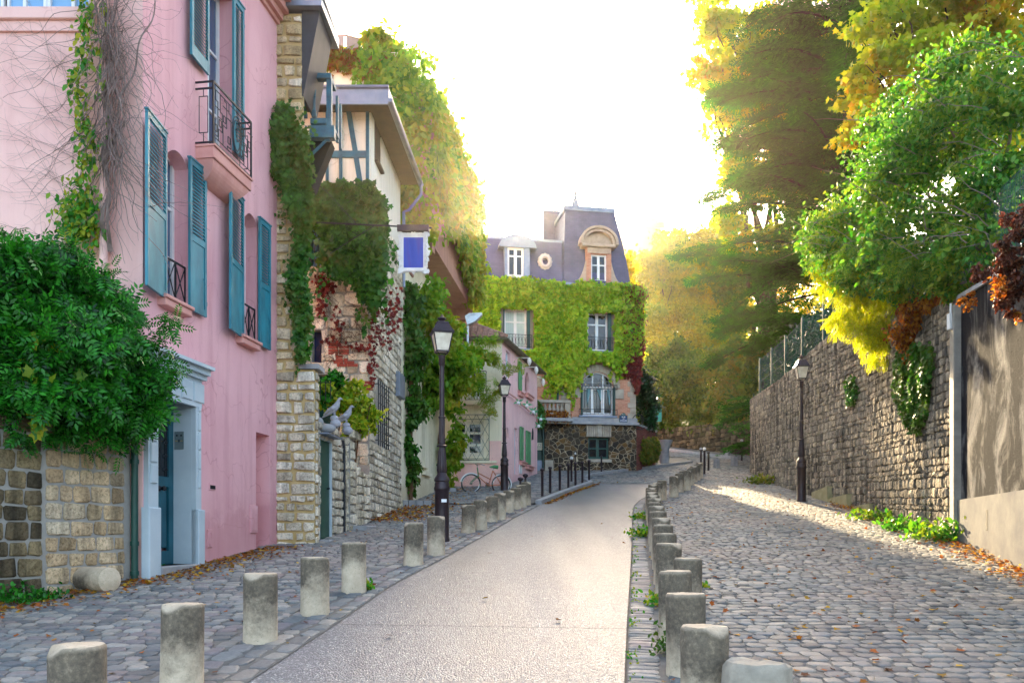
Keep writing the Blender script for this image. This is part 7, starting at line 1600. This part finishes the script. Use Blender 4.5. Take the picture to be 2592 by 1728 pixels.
# ivy on the pier and the stone gable
Wg = Wall((-4.6, 14.95), (-3.2, 14.95)); pg_ = wpoly_px(Wg, [(624, 340), (640, 255), (665, 248), (690, 300), (714, 330), (716, 450), (710, 560), (702, 640), (712, 700), (710, 832), (690, 832), (682, 700), (668, 650), (690, 560), (668, 470), (650, 420), (622, 400)])
grow(Wg, 'ivy', 'ivy trailing down the ochre rubble pier next to the pink house', 'ivy', pg_, 3600, .3, .06, .13, LM['ivyD'], edge=.045, extra=[tendrils(Wg, pg_, 34, .5, .05, .09), tendrils(Wg, pg_, 14, .4, .05, .09, drift=.8)])
Wg2 = Wall((-5.2, 19.1), (-2.9, 19.1)); pg_ = wpoly_px(Wg2, [(714, 470), (745, 438), (800, 428), (850, 432), (878, 470), (890, 540), (886, 620), (875, 700), (850, 700), (825, 655), (795, 640), (755, 620), (752, 560), (748, 520), (716, 515)])
iv2 = thing('ivy', 'dark green ivy mass on the stone gable behind the hanging blue sign bracket', 'ivy', (-3.8, 19, 9))
leaves('leaf_mass', [ivy_chunk(Wg2, ivy_pts(Wg2, pg_, 6500, .6, .08), .09, .19), tendrils(Wg2, pg_, 40, .8, .07, .13, .05)], LM['ivyD'], iv2)
rr = []
for (x0, y0, x1, y1, n_) in ((740, 620, 735, 720, 80), (725, 645, 760, 660, 60), (860, 700, 850, 880, 110), (770, 710, 780, 760, 25), (740, 770, 850, 800, 45), (895, 680, 885, 790, 50), (915, 660, 910, 760, 40)):
    a, b = Wg2.px(D(x0, y0)), Wg2.px(D(x1, y1)); t = rng.random((n_, 1)); q_ = np.array(a) * (1 - t) + np.array(b) * t + rng.normal(size=(n_, 2)) * .07
    xy = np.array([Wg2.a.x, Wg2.a.y]) + q_[:, :1] * np.array([1, 0]) + np.array([0, .12]) * 1; xy[:, 1] -= rng.random(n_) * .1
    rr.append(ivy_chunk(Wg2, np.column_stack([xy, q_[:, 1]]), .06, .12))
leaves('red_tendrils', rr, LM['red'], iv2)
mb = MB(); rnd = random.Random(4)
for k in range(90):
    x, y = rnd.choice(((730, 700), (800, 740), (860, 760), (760, 790))); u, z = Wg2.px(D(x + rnd.uniform(-15, 25), y + rnd.uniform(-60, 30))); pts = [(u, z)]
    for i in range(7): u += rnd.uniform(-.1, .14); z -= rnd.uniform(-.04, .13); pts.append((u, z))
    mb.tube([Wg2.at(a, b, -.13) for a, b in pts], .006, 3, False)
obj('bare_stems', mb, m_stem, iv2)
# bush above the yard wall
bb_ = [B(842, 1000, 17.2, 45, 40, .5), B(900, 1010, 17.6, 50, 45, .5), B(930, 1060, 17.8, 30, 45, .4), B(890, 1080, 17.4, 35, 30, .4)]
bsh = thing('bush', 'yellow-green leafy bush behind the two stone birds', 'bush', (-3.6, 17.5, g(17.5) + 1)); leaves('leaf_mass', [crown_chunk(bb_, 2600, .09, .16, 'leaf', sub=20, down=-.1, spread=.9)], LM['fit'], bsh)
leaves('dark_leaves', [crown_chunk([B(835, 975, 17.4, 35, 30, .4), B(825, 1010, 17, 20, 30, .3)], 900, .09, .15, 'leaf', sub=16, down=-.2)], LM['shrub'], bsh)
mb = MB(); a_ = at((880, 1100), 17.6)
for k in range(5): limb(mb, (a_.x, 17.6, 2.6), at((850 + 22 * k, 1020), 17.5), .03, .01)
obj('stem', mb, m_stem, bsh)
# big shrub over the garden wall
sb = [B(40, 700, 9.4, 120, 80, .5), B(170, 740, 9.8, 110, 85, .5), B(110, 860, 9.3, 140, 110, .5), B(260, 800, 10.1, 80, 60, .45), B(265, 900, 10.1, 100, 90, .5), B(322, 965, 10.3, 60, 80, .4), B(40, 960, 9.0, 110, 70, .4), B(190, 980, 9.6, 130, 75, .4), B(300, 1045, 10.2, 80, 45, .35), B(-60, 820, 9.0, 120, 150, .5), B(315, 850, 10.2, 42, 40, .3), B(360, 1015, 10.4, 30, 50, .3)]
shb = thing('climbing_shrub', 'large dark green leafy shrub spilling over the block garden wall', 'shrub', (-5.8, 9.8, 2.5))
leaves('leaf_mass', [crown_chunk(sb, 7600, .22, .36, 'pinnate', sub=20, down=.35, sig=.2, out=(.2, -.8, .5)), crown_chunk([B(430, 815, 10.2, 40, 14, .15), B(120, 630, 9.5, 40, 14, .1), B(310, 1110, 10.1, 30, 40, .1), B(225, 1110, 9.8, 14, 50, .1), B(235, 690, 9.9, 50, 15, .2), B(10, 590, 9.3, 25, 22, .1), B(330, 770, 10.2, 40, 24, .2), B(160, 640, 9.7, 45, 22, .2), B(440, 930, 10.4, 22, 30, .2), B(60, 1090, 9.1, 18, 40, .15), B(150, 1090, 9.6, 30, 30, .15), B(400, 880, 10.3, 30, 20, .2)], 420, .16, .26, 'pinnate', sub=6)], LM['shrub'], shb)
leaves('grape_leaves', [crown_chunk([B(70, 900, 8.95, 80, 90, .1), B(180, 950, 9.25, 70, 50, .1), B(110, 1070, 9.0, 35, 25, .1), B(20, 830, 8.9, 40, 40, .1)], 110, .1, .17, 'ivy', sub=12, down=.8, out=(.1, -1, .3))], LM['grape'], shb)
mb = MB(); rnd = random.Random(14)
for b in sb: limb(mb, (-6.0 + rnd.uniform(-.4, .5), 9.9, 2.6), b[:3], .03, .01)
obj('stem', mb, m_stem, shb)
# vines on the pink wing
vi = thing('dead_vine', 'tangled leafless vine on the pink wing wall beside the rain pipe', 'climbing plant', (-5.2, 10.7, 4)); mb = MB(); rnd = random.Random(21)
Wv = Wall((-7.5, 10.76), (-4.6, 10.76))
def walk(x, y, dx, dy, n_, r, curl, o=.02, st=16):
    a = math.atan2(dy, dx); P_ = []
    for i in range(n_): P_.append((x, y)); a += rnd.gauss(0, curl); x += st * math.cos(a); y += st * math.sin(a)
    Q = [Wv.px(p) for p in P_]; oo = o
    mb.tube([Wv.at(u, z, min(.35, oo + .12 * math.sin(i * .35) ** 2 * (o > .04))) for i, (u, z) in enumerate(Q)], [r * (1 - .7 * i / n_) for i in range(n_)], 3, False)
    return P_
for k in range(150): walk(rnd.gauss(297, 16), rnd.uniform(-60, 420), rnd.gauss(0, .12), 1, rnd.randint(10, 26), rnd.uniform(.004, .009), .16, rnd.uniform(.05, .2))
for k in range(70): walk(rnd.gauss(310, 15), rnd.uniform(-20, 380), rnd.choice((1, 1, -1)) * rnd.uniform(.5, 1), rnd.uniform(-.6, .6), rnd.randint(8, 16), rnd.uniform(.0025, .0045), .42, .12, 13)
for k in range(26):
    P_ = walk(rnd.uniform(150, 250), rnd.uniform(120, 640), -1, rnd.uniform(-1.1, .2), 14, .0035, .12, .01, 17)
    for j in range(5): q_ = rnd.choice(P_); walk(q_[0], q_[1], -rnd.uniform(.3, 1), rnd.uniform(-1, .6), 7, .002, .2, .01, 13)
for k in range(3): walk(270 + 8 * k, 640, 0, -1, 40, .028, .03, .05, 17)
obj('stem', mb, m_twig, vi)
ly_ = [(rnd.gauss(225 + 12 * math.sin(t_ * .02), 12), t_) for t_ in [rnd.uniform(-40, 600) for _ in range(620)]] + [(rnd.gauss(215, 26), rnd.gauss(560, 40)) for _ in range(520)] + [(rnd.gauss(270, 9), rnd.uniform(-20, 420)) for _ in range(70)]
Pq = np.array([Wv.at(*Wv.px(p), rnd.uniform(.05, .25)) for p in ly_]); leaves('leaf_mass', [ivy_chunk(Wv, Pq, .06, .12, 'leaf')], LM['grape'], vi, label='green leaves climbing along the rain pipe')
# lime vine, rusty vine and ivy hanging over the stone wall
hv_ = thing('hanging_vine', 'sunlit lime yellow vine hanging over the stone wall top', 'climbing plant', (9.4, 21, wtop(21)))
vb = [B(2140, 730, 20.5, 55, 55, .5), B(2210, 720, 20.2, 70, 60, .5), B(2190, 800, 20.3, 70, 60, .4), B(2250, 820, 20, 55, 60, .4), B(2230, 880, 20.1, 45, 50, .3), B(2130, 810, 20.8, 45, 35, .3), B(2090, 690, 21, 45, 40, .5), B(2290, 780, 19.6, 40, 50, .4)]
leaves('leaf_mass', [crown_chunk(vb, 2300, .18, .34, 'pinnate7', sub=26, sig=.17, down=1.1, spread=.45)], LM['vine'], hv_)
mb = MB(); rnd = random.Random(3)
for b in vb: limb(mb, (9.9, 20.8, wtop(21) + .2), b[:3], .03, .008)
obj('stem', mb, m_stem, hv_)
rv = thing('rusty_vine', 'orange-brown withered vine hanging left of the pale pilaster', 'climbing plant', (9.1, 18, wtop(18)))
leaves('leaf_mass', [crown_chunk([B(2330, 790, 17.5, 60, 35, .35), B(2380, 760, 16.8, 45, 30, .3), B(2300, 850, 18, 40, 45, .3), B(2320, 900, 17.8, 35, 35, .25), B(2420, 740, 16, 40, 25, .3)], 3600, .06, .13, 'leaf', sub=20, down=.8)], LM['rust'], rv)
WS3 = Wall(*SEG[2]); ip = [WS3.px(S('d4', x, y)) for x, y in ((860, -60), (1100, -80), (1110, 100), (1090, 250), (1060, 430), (1010, 560), (950, 540), (900, 440), (860, 330), (850, 150))]
grow(WS3, 'ivy', 'strip of glossy ivy hanging down the long stone wall', 'ivy', ip, 4600, .22, .06, .12, LM['ivyD'], edge=.05)
ip = [WS.px(S('d4', x, y)) for x, y in ((455, 170), (520, 160), (545, 270), (520, 350), (460, 350))]
grow(WS, 'ivy', 'small tuft of ivy growing from a crack midway up the stone wall', 'ivy', ip, 500, .15, .06, .11, LM['ivyD'], edge=.06)
cb = [B(2560, 620, 11.5, 40, 45, .25), B(2545, 700, 11.6, 38, 55, .22), B(2555, 770, 11.6, 26, 35, .18), B(2590, 560, 11.2, 40, 40, .3), B(2480, 690, 12.6, 25, 25, .2)]
bc = thing('dry_creeper', 'clump of dry reddish brown creeper hanging at the fence post', 'climbing plant', (7.6, 11.6, wtop(11.6))); leaves('leaf_mass', [crown_chunk(cb, 3800, .04, .09, 'leaf', sub=24, down=.8)], LM['brown'], bc)
leaves('amber_fringe', [crown_chunk([B(2530, 740, 11.5, 22, 45, .1), B(2570, 800, 11.5, 22, 14, .1), B(2450, 760, 13.2, 20, 35, .1)], 500, .04, .08, 'leaf', sub=10)], LM['rust'], bc)
# shrub behind the fence
gsb = [B(2260, 430, 17, 120, 110, 1.1), B(2400, 320, 16, 150, 120, 1.2), B(2510, 480, 14.5, 120, 110, .9), B(2330, 600, 16.5, 140, 110, 1), B(2140, 590, 20, 110, 90, 1.2), B(2460, 620, 14.5, 90, 80, .7), B(2560, 230, 14, 120, 110, 1), B(2190, 680, 19, 90, 60, 1), B(2080, 640, 21.5, 60, 50, .8), B(2440, 190, 16, 120, 80, 1), B(2400, 720, 15.6, 70, 50, .5), B(2250, 300, 18, 80, 60, 1), B(2290, 700, 17.5, 90, 60, .6)]
gs = thing('wall_shrub', 'tall bright green shrub with bare twigs leaning over the mesh fence', 'shrub', (11, 17, wtop(17)))
leaves('leaf_mass', [crown_chunk(gsb, 30000, .07, .15, 'leaf', sub=26, down=.5, sig=.2), crown_chunk([B(2200, 640, 18.5, 120, 50, .8), B(2350, 660, 16, 110, 60, .6)], 1100, .2, .34, 'pinnate7', sub=22, down=.7)], LM['green'], gs)
mb = MB(); rnd = random.Random(8)
for b in gsb: limb(mb, (11.2 + rnd.uniform(-.6, .6), 17 + rnd.uniform(-1, 1), wtop(17)), b[:3], .06, .02)
for k in range(130):
    b = rnd.choice(gsb[:9]); c_ = Vector(b[:3]) + Vector((rnd.uniform(-1, 1) * b[3], -b[4] * rnd.uniform(.2, 1.1), rnd.uniform(-1, .8) * b[5])); d = Vector((rnd.uniform(-1.6, -.2), rnd.uniform(-.3, .3), rnd.uniform(-.5, .9))); limb(mb, c_, c_ + d * rnd.uniform(.4, .9), .009, .003, .25, 4, rnd)
obj('stem', mb, m_twig, gs)
hb = [B(0, 0, 1, 1)] * 0
for k, y in enumerate([13, 15.5, 18, 20.5, 23, 25.5, 28, 30.5, 33, 35.5, 38]): hb.append((fx(y) + 1.5, y, wtop(y) + .5, 1.1, 1.4, 1.1)); hb.append((fx(y) + 2.1, y + 1, wtop(y) + 1.9, 1.2, 1.5, 1.2))
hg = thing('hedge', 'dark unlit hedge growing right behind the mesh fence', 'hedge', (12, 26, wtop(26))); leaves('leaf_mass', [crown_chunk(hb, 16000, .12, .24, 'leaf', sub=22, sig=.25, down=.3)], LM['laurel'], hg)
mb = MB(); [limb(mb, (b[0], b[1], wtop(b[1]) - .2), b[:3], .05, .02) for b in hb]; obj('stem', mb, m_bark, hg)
# cedar -------------------------------------------------------------------
ce = thing('cedar', 'big dark cedar with sweeping layered branches beyond the wall', 'tree', (17.6, 42.5, 6.5)); mb = MB(); rnd = random.Random(17)
mb.tube([(17.6, 42.5, 5), (17.5, 42.6, 14), (17.7, 42.4, 24), (17.6, 42.5, 33)], [.55, .45, .3, .1], 10); PP = []; TT = []; NN = []
for k in range(143):
    z = 6.5 + 26 * (int(k / 11) / 13) + rnd.uniform(-.25, .25); a = rnd.uniform(math.pi * .62, math.pi * 1.6) if k % 3 else rnd.uniform(0, 6.28)
    Rm = 7.7 - .12 * abs(z - 15) * (1.6 if z > 15 else 1.3); L_ = Rm * rnd.choice((.45, .7, .95, 1.2)) * rnd.uniform(.9, 1.1); dz = rnd.uniform(-.2, .25) * L_; st = Vector((17.6, 42.5, z)); n = 7; pts = []
    for i in range(n + 1):
        t = i / n; pts.append(st + Vector((math.cos(a) * L_ * t, math.sin(a) * L_ * t, dz * t + .9 * math.sin(t * 2.6) - .3 * t)))
    mb.tube(pts, [.09 * (1 - t / n) + .015 for t in range(n + 1)], 5)
    for j in range(int(20 + L_ * 12)):
        t = rnd.uniform(.25, 1.0); i = min(n - 1, int(t * n)); p = pts[i].lerp(pts[i + 1], t * n - i); sd = rnd.choice((-1, 1)); w_ = (1.12 - t) * 1.1 * rnd.random()
        d = Vector((math.cos(a) - sd * math.sin(a) * .9, math.sin(a) + sd * math.cos(a) * .9, rnd.uniform(-.35, .2))); q_ = p + Vector((-sd * math.sin(a), sd * math.cos(a), -.15)) * w_
        PP.append(q_); TT.append(d); NN.append((rnd.uniform(-.4, .4), rnd.uniform(-.4, .4), 1))
obj('trunk', mb, M_simple('dark_cedar_bark', '120f0c', '1f1a14', 4, .95, .8, 14), ce, smooth=True)
leaves('crown', [(np.array(PP), np.array(TT), np.array(NN), rng.uniform(.5, .95, len(PP)), 'spray')] + [(np.array(PP) + rng.normal(size=(len(PP), 3)) * .3, np.array(TT), np.array(NN), rng.uniform(.4, .8, len(PP)), 'spray')], LM['cedar'], ce)
# autumn maples behind it
mpb = [B(1830, 60, 50, 75, 70, 2), B(1800, 190, 50, 60, 60, 2), B(1850, 270, 50, 75, 75, 2), B(1870, 420, 49, 60, 60, 2), B(1845, 560, 49, 50, 50, 2), B(1920, 120, 51, 90, 90, 2.5), B(1980, 280, 51, 110, 110, 2.5), B(2060, 120, 52, 110, 100, 2.5), B(1960, 450, 50, 90, 80, 2.2), B(1870, 640, 48, 50, 50, 1.5), B(2100, 400, 52, 110, 110, 2.5), B(1800, -60, 50, 80, 60, 2), B(2000, 600, 50, 90, 90, 2)]
tree('maple', 'tall golden and orange maple glowing behind the cedar', 'tree', (17, 53, 7.5), mpb, LM['maple'], 17000, .26, .46, 'ivy', r=.4, sub=9, sig=.17, shell=.2)
tree('maple', 'orange maple reaching over the shrub from behind the fence', 'tree', (20, 31, wtop(31)), [B(2250, 40, 31, 110, 70, 2), B(2400, 20, 31, 130, 80, 2), B(2540, 60, 30, 120, 90, 2), B(2200, 200, 31, 70, 70, 1.5), B(2330, 150, 30, 110, 80, 2), B(2500, -40, 30, 130, 70, 2), B(2180, 320, 31, 50, 60, 1.4), B(2600, 180, 29, 80, 80, 1.5), B(2540, 320, 28, 100, 90, 1.5), B(2600, 430, 27, 60, 80, 1.5), B(2400, 300, 30, 120, 90, 1.8)], LM['maple'], 13000, .18, .3, 'ivy', r=.35, sub=9, sig=.2)
wb = [((x - CX) / F * 92, 92 + rnd.uniform(-4, 4), at((x, y), 92).z, 4.2, 3, 3.6) for x in range(1690, 2300, 75) for y in (700, 800, 900, 1000)]
leaves('distant_woods', [crown_chunk(wb, 16000, .5, .9, 'quad', sub=12, sig=.25, shell=.2)], LM['bgy'], kind='stuff', label='hazy mass of woods far behind the trees')
tree('tree', 'slim golden tree standing tight behind the mansion corner', 'tree', (7.0, 48, g(48)), [B(1585, 920, 48, 22, 70, .9), B(1590, 800, 48, 26, 70, 1), B(1588, 690, 48, 24, 60, .9), B(1600, 860, 49, 22, 60, .9), B(1592, 985, 48, 20, 40, .8)], LM['bgy'], 5200, .16, .28, 'leaf', r=.14, group='trees on the far slope', sub=16, sig=.2)  # golden foliage added here to shade the left edge of the sunlit strip
# far trees on the hill
for lab, bx, Y, bl, mk, n_ in (
    ('golden tree close behind the mansion roof, trunks thin and dark', 1650, 70, [B(1640, 690, 70, 45, 60, 2), B(1690, 650, 71, 50, 60, 2), B(1655, 790, 70, 35, 60, 2), B(1670, 850, 70, 50, 50, 2), B(1660, 900, 70, 35, 40, 2), B(1700, 760, 72, 40, 60, 2), B(1620, 700, 74, 25, 50, 1.5)], 'bgy', 17000),
    ('tall olive-gold tree with open forked trunk in the middle of the far slope', 1752, 74, [B(1740, 650, 74, 60, 60, 2.2), B(1790, 620, 74, 50, 50, 2), B(1720, 600, 75, 30, 40, 1.5), B(1820, 690, 75, 45, 60, 2), B(1770, 740, 74, 70, 50, 2.2), B(1710, 730, 74, 40, 50, 2), B(1800, 780, 74, 50, 30, 2), B(1815, 580, 76, 18, 50, 1)], 'bgy', 20000),
    ('hazy green-grey tree left of the cedar tips', 1850, 66, [B(1850, 700, 66, 50, 70, 2), B(1830, 610, 67, 25, 50, 1.5), B(1870, 800, 65, 45, 60, 2), B(1820, 850, 65, 45, 50, 2)], 'bgg', 10000)):
    z = ztb(52) + 3; t = tree('tree', lab, 'tree', ((bx - CX) / F * Y, Y, g(55) + 4.0), bl, LM[mk], n_, .26, .46, 'quad', r=.22, group='trees on the far slope', fork=.5, twigs=5, sub=9, sig=.16, shell=.25)
for i, (bl, mk, lab) in enumerate((([B(1640, 970, 58, 50, 40, 1.2), B(1660, 915, 60, 35, 40, 1.5), B(1680, 1000, 56, 50, 30, 1.2), B(1625, 1025, 57, 50, 28, 1)], 'bgg', 'green bush above the far rubble wall next to the dark laurel'),
        ([B(1740, 950, 56, 55, 45, 1.3), B(1760, 1010, 55, 60, 35, 1.2), B(1720, 900, 58, 40, 40, 1.3)], 'bgg', 'olive green bush in the middle above the far rubble wall'),
        ([B(1850, 960, 52, 45, 50, 1.3), B(1830, 1010, 51, 55, 35, 1.2), B(1880, 890, 52, 50, 50, 1.3), B(1800, 920, 54, 45, 40, 1.2), B(1905, 960, 50, 40, 50, 1.2), B(1930, 900, 49, 50, 50, 1.2), B(1900, 1020, 49.5, 40, 40, 1)], 'bgg', 'bright green bush above the far wall beside the long wall end'),
        ([B(1690, 880, 64, 70, 50, 1.8), B(1790, 860, 64, 70, 50, 1.8), B(1740, 800, 68, 80, 40, 1.8)], 'bgy', 'yellowing bushes higher up the far slope'),
        ([B(1700, 1045, 55.5, 60, 26, .8), B(1640, 1060, 57.5, 45, 24, .8), B(1780, 1050, 53.5, 50, 24, .8), B(1860, 1050, 50.5, 50, 26, .8), B(1590, 1060, 59, 45, 30, .8), B(1665, 1078, 56.3, 40, 14, .6), B(1720, 1082, 55, 45, 14, .6), B(1780, 1086, 53, 45, 14, .6), B(1840, 1090, 51, 45, 14, .6), B(1880, 1080, 50, 30, 26, .6)], 'bgg', 'low undergrowth spilling over the top of the far rubble wall'),
        ([B(1650, 820, 66, 35, 60, 1.6), B(1655, 890, 66, 35, 40, 1.6), B(1580, 985, 62, 45, 45, 1.5), B(1620, 960, 62, 40, 40, 1.5)], 'bgy', 'golden shrubbery right at the mansion edge above the laurel'))):
    t = thing('bush', lab, 'bush', (bl[0][0], bl[0][1], bl[0][2] - 2), 'bushes on the far slope'); leaves('leaf_mass', [crown_chunk(bl, 11000, .2, .36, 'leaf', sub=20, sig=.22, down=.5)], LM[mk], t)
    mb = MB()
    for b in bl: limb(mb, (b[0], b[1], b[2] - b[5] - .8), b[:3], .08, .03)
    obj('stem', mb, m_bark, t)
lb_ = [B(1640, 1020, 40.8, 28, 40, .6), B(1632, 975, 40.9, 22, 40, .5), B(1645, 1065, 40.6, 22, 30, .5)]
t = thing('laurel', 'dark glossy laurel standing against the mansion corner', 'bush', (6.9, 40.8, g(41))); leaves('leaf_mass', [crown_chunk(lb_, 4200, .12, .2, 'leaf', sub=26, down=.1)], LM['laurel'], t)
mb = MB(); [limb(mb, (6.9, 40.9, g(41)), b[:3], .06, .02) for b in lb_]; obj('stem', mb, m_bark, t)
ip = [WL.px(S('e2', x, y)) for x, y in ((780, 1180), (900, 1150), (1090, 1160), (1110, 1560), (900, 1640), (780, 1600))]
grow(WL, 'ivy', 'fresh green ivy covering the lower half of the low red brick wall', 'ivy', ip, 2600, .35, .1, .18, LM['bgg'], edge=.08)
# planter flowers and balustrade greenery
p1, p2_ = uh('e1', 330, 420), uh('e1', 830, 440)
grow(HB, 'planter_flowers', 'reddish flowers and grasses in the ledge planter under the balustrade', 'flowers', [(p1[0], p1[1] - .3), (p2_[0], p2_[1] - .25), (p2_[0], p2_[1] + .2), (p1[0], p1[1] + .25)], 1600, .35, .07, .13, LM['rust'], 'leaf', o0=.35, edge=.04)
ip = [HB.px(S('e1', x, y), .5) for x, y in ((170, 130), (240, 170), (300, 300), (360, 500), (300, 620), (180, 600))]
grow(HB, 'ivy', 'green ivy between the pink house corner and the balustrade', 'ivy', ip, 1500, .4, .1, .18, LM['ivyD'], o0=.4, edge=.06)
# fallen leaves, weeds
def litter(fx_, n_, smin, smax):
    P = []; 
    while len(P) < n_:
        y, x, dz = fx_();
        P.append((x, y, g(y) + .028 + dz + random.random() * .012))
    P = np.array(P); t = rng.normal(size=(len(P), 3)) * np.array([1, 1, .15]); nn = rng.normal(size=(len(P), 3)) * .3 + np.array([0, 0, 1.0]); return (P, t, nn, rng.uniform(smin, smax, len(P)), 'ivy')
rnd = random.Random(77); U = rnd.uniform
def fA(): y = U(6.5, 14.5); return y, left_edge(y) + abs(rnd.gauss(0, .38)) + .05, 0
def fB(): y = U(19, 30); return y, left_edge(y) + abs(rnd.gauss(0, .8)) + .1, .03
def fC(): y = U(10, 24); return y, wr(y) - abs(rnd.gauss(0, .28)) - .08, rnd.random() ** 3 * .08
def fD(): y = 4.6 + 30 * rnd.random() ** 1.4; return y, U(left_edge(y) + .1, wr(y) - .1) if rnd.random() < .05 else U(footR(y), wr(y) - .1), 0
def fE(): y = 5 + 20 * rnd.random(); return y, U(left_edge(y) + .1, roadL(y) - .1), 0
def fG(): y = U(24.3, 33); return y, roadL(y) + abs(rnd.gauss(0, .1)) + .03, -.02
def fH(): y = U(5, 20); return y, roadR(y) + rnd.gauss(.45, .1), 0
leaves('fallen_leaves', [litter(fA, 1900, .035, .07), litter(fB, 2000, .05, .09), litter(fC, 1900, .035, .075), litter(fD, 900, .04, .075), litter(fE, 420, .035, .06), litter(fG, 500, .06, .1), litter(fH, 260, .03, .06)], LM['litter'], kind='stuff')
def weed(px_, py_, n_, r, h, lab, k='shrub', tpl='leaf', s=.06):
    x, y = gp((px_, py_)); P = np.column_stack([x + rng.normal(size=n_) * r, y + rng.normal(size=n_) * r * .7, g(y) + .02 + np.abs(rng.normal(size=n_)) * h * .6]); t = rng.normal(size=(n_, 3)) * .6 + np.array([0, 0, .5]); nn = rng.normal(size=(n_, 3)) + np.array([0, -.4, 1])
    o = thing('weed', lab, 'weed', (x, y, g(y)), 'weeds by the walls and bollards'); leaves('leaf_mass', [(P, t, nn, rng.uniform(s * .6, s * 1.3, n_), tpl)], LM[k], o)
weed(50, 1530, 260, .13, .16, 'weed clump with round leaves at the foot of the block wall'); weed(120, 1520, 130, .1, .08, 'lower weed patch beside the leafy one at the block wall')
weed(925, 1495, 90, .05, .07, 'bright grass tuft at the foot of a left kerb bollard', 'grape', 'leaf', .07); weed(720, 1370, 70, .06, .07, 'small weeds by the green door step'); weed(395, 1448, 60, .07, .08, 'small weeds beside the teal door step')
weed(1695, 1660, 170, .09, .2, 'bushy weed with small leaves in front of the nearest right bollards', 'ivyD', s=.05); weed(1655, 1535, 90, .07, .1, 'bright green weed low between gutter and the third right bollard', 'grape'); weed(1632, 1360, 200, .16, .14, 'leafy weed patch left of the crowded middle bollards', 'grape', s=.09); weed(1628, 1315, 160, .16, .14, 'second leafy weed patch near the bend of the gutter', 'grape', s=.09); weed(1780, 1490, 40, .05, .04, 'tiny grass tuft right of the bollard row', 'grape')
weed(2215, 1318, 260, .3, .18, 'weeds at the foot of the long wall, left patch', 'green', s=.12); weed(2290, 1345, 260, .3, .2, 'weeds at the foot of the long wall, middle patch', 'green', s=.12); weed(2395, 1370, 420, .35, .28, 'large weed patch at the wall foot left of the pilaster', 'green', s=.13); weed(1930, 1225, 240, .4, .2, 'weeds at the far foot of the long wall', 'bgg', s=.16)
# moss and grass in the gutter
n_ = 800; yy_ = 5 + 14 * rng.random(n_) ** 1.3; mk_ = (np.sin(yy_ * 4.1) + np.sin(yy_ * 9.7)) > .15; yy_ = yy_[mk_]; P = np.array([(roadR(y) + .03 + abs(random.gauss(0, .05)), y, g(y) + .005) for y in yy_]); n_ = len(P)
leaves('gutter_grass', [(P, rng.normal(size=(n_, 3)) * .5 + np.array([0, 0, .7]), rng.normal(size=(n_, 3)), rng.uniform(.02, .05, n_), 'quad')], LM['grape'], kind='stuff')
# distant buildings
tw = thing('water_tower', 'pale hazy water tower rising behind the mansion roof', 'tower', (23, 140, 20)); m_far = M_simple('pale_distant_stone', '5c5046', '75685a', .3, .9)
f1 = lambda x, y: at(S('f1', x, y), 140); mb = MB(); c_ = f1(243, 175); mb.lathe((c_.x, 140, f1(0, 235).z), [(.8, -1), (.8, 0), (1.35, .5), (1.48, .7), (1.48, 2.2), (1.4, 2.45), (.1, 2.6)], 8); obj('tank', mb, m_far, tw)
mb = MB(); a, b = f1(140, 330), f1(310, 240); mb.box(a.x, b.x, 138, 146, 0, b.z); mb.box(f1(165, 0).x, f1(215, 0).x, 137, 139, b.z, b.z + .9); mb.box(a.x - 1, b.x + .6, 137.5, 138, b.z - 1.2, b.z - .2); mb.box(f1(45, 0).x, f1(120, 0).x, 139, 147, 0, f1(0, 275).z); mb.box(f1(40, 0).x, f1(330, 0).x, 136, 137, 0, f1(0, 345).z); obj('tower_block', mb, m_far, tw)
fb2 = thing('distant_house', 'pale distant house roof behind the left end of the mansion', 'house', (-6, 90, 12)); c7_ = lambda x, y: at(S('c7', x, y), 90); mb = MB(); a, b = c7_(180, 440), c7_(480, 440); mb.box(a.x, b.x, 90, 98, 0, a.z - 1); mb.add([(a.x, 90, a.z - 1), (b.x, 90, a.z - 1), (b.x, 98, a.z - 1), (a.x, 98, a.z - 1), (a.x + 4, 94, c7_(0, 310).z), (b.x - 5, 94, c7_(0, 310).z)], [(0, 1, 5, 4), (1, 2, 5), (2, 3, 4, 5), (3, 0, 4)]); obj('wall', mb, m_far, fb2)
# ------------------------------------------------------------------ haze
HAZE = .0002
if HAZE:
    mb = MB(); mb.box(-90, 105, -25, 185, -6, 60); hz_ = bpy.data.materials.new('haze'); hz_.use_nodes = True; t_ = hz_.node_tree; t_.nodes.remove(t_.nodes['Principled BSDF'])
    pv = t_.nodes.new('ShaderNodeVolumePrincipled'); pv.inputs['Color'].default_value = (1, .9, .72, 1); pv.inputs['Density'].default_value = HAZE; pv.inputs['Anisotropy'].default_value = .88; t_.links.new(pv.outputs[0], t_.nodes['Material Output'].inputs['Volume'])
    obj('haze', mb, hz_, kind='stuff')
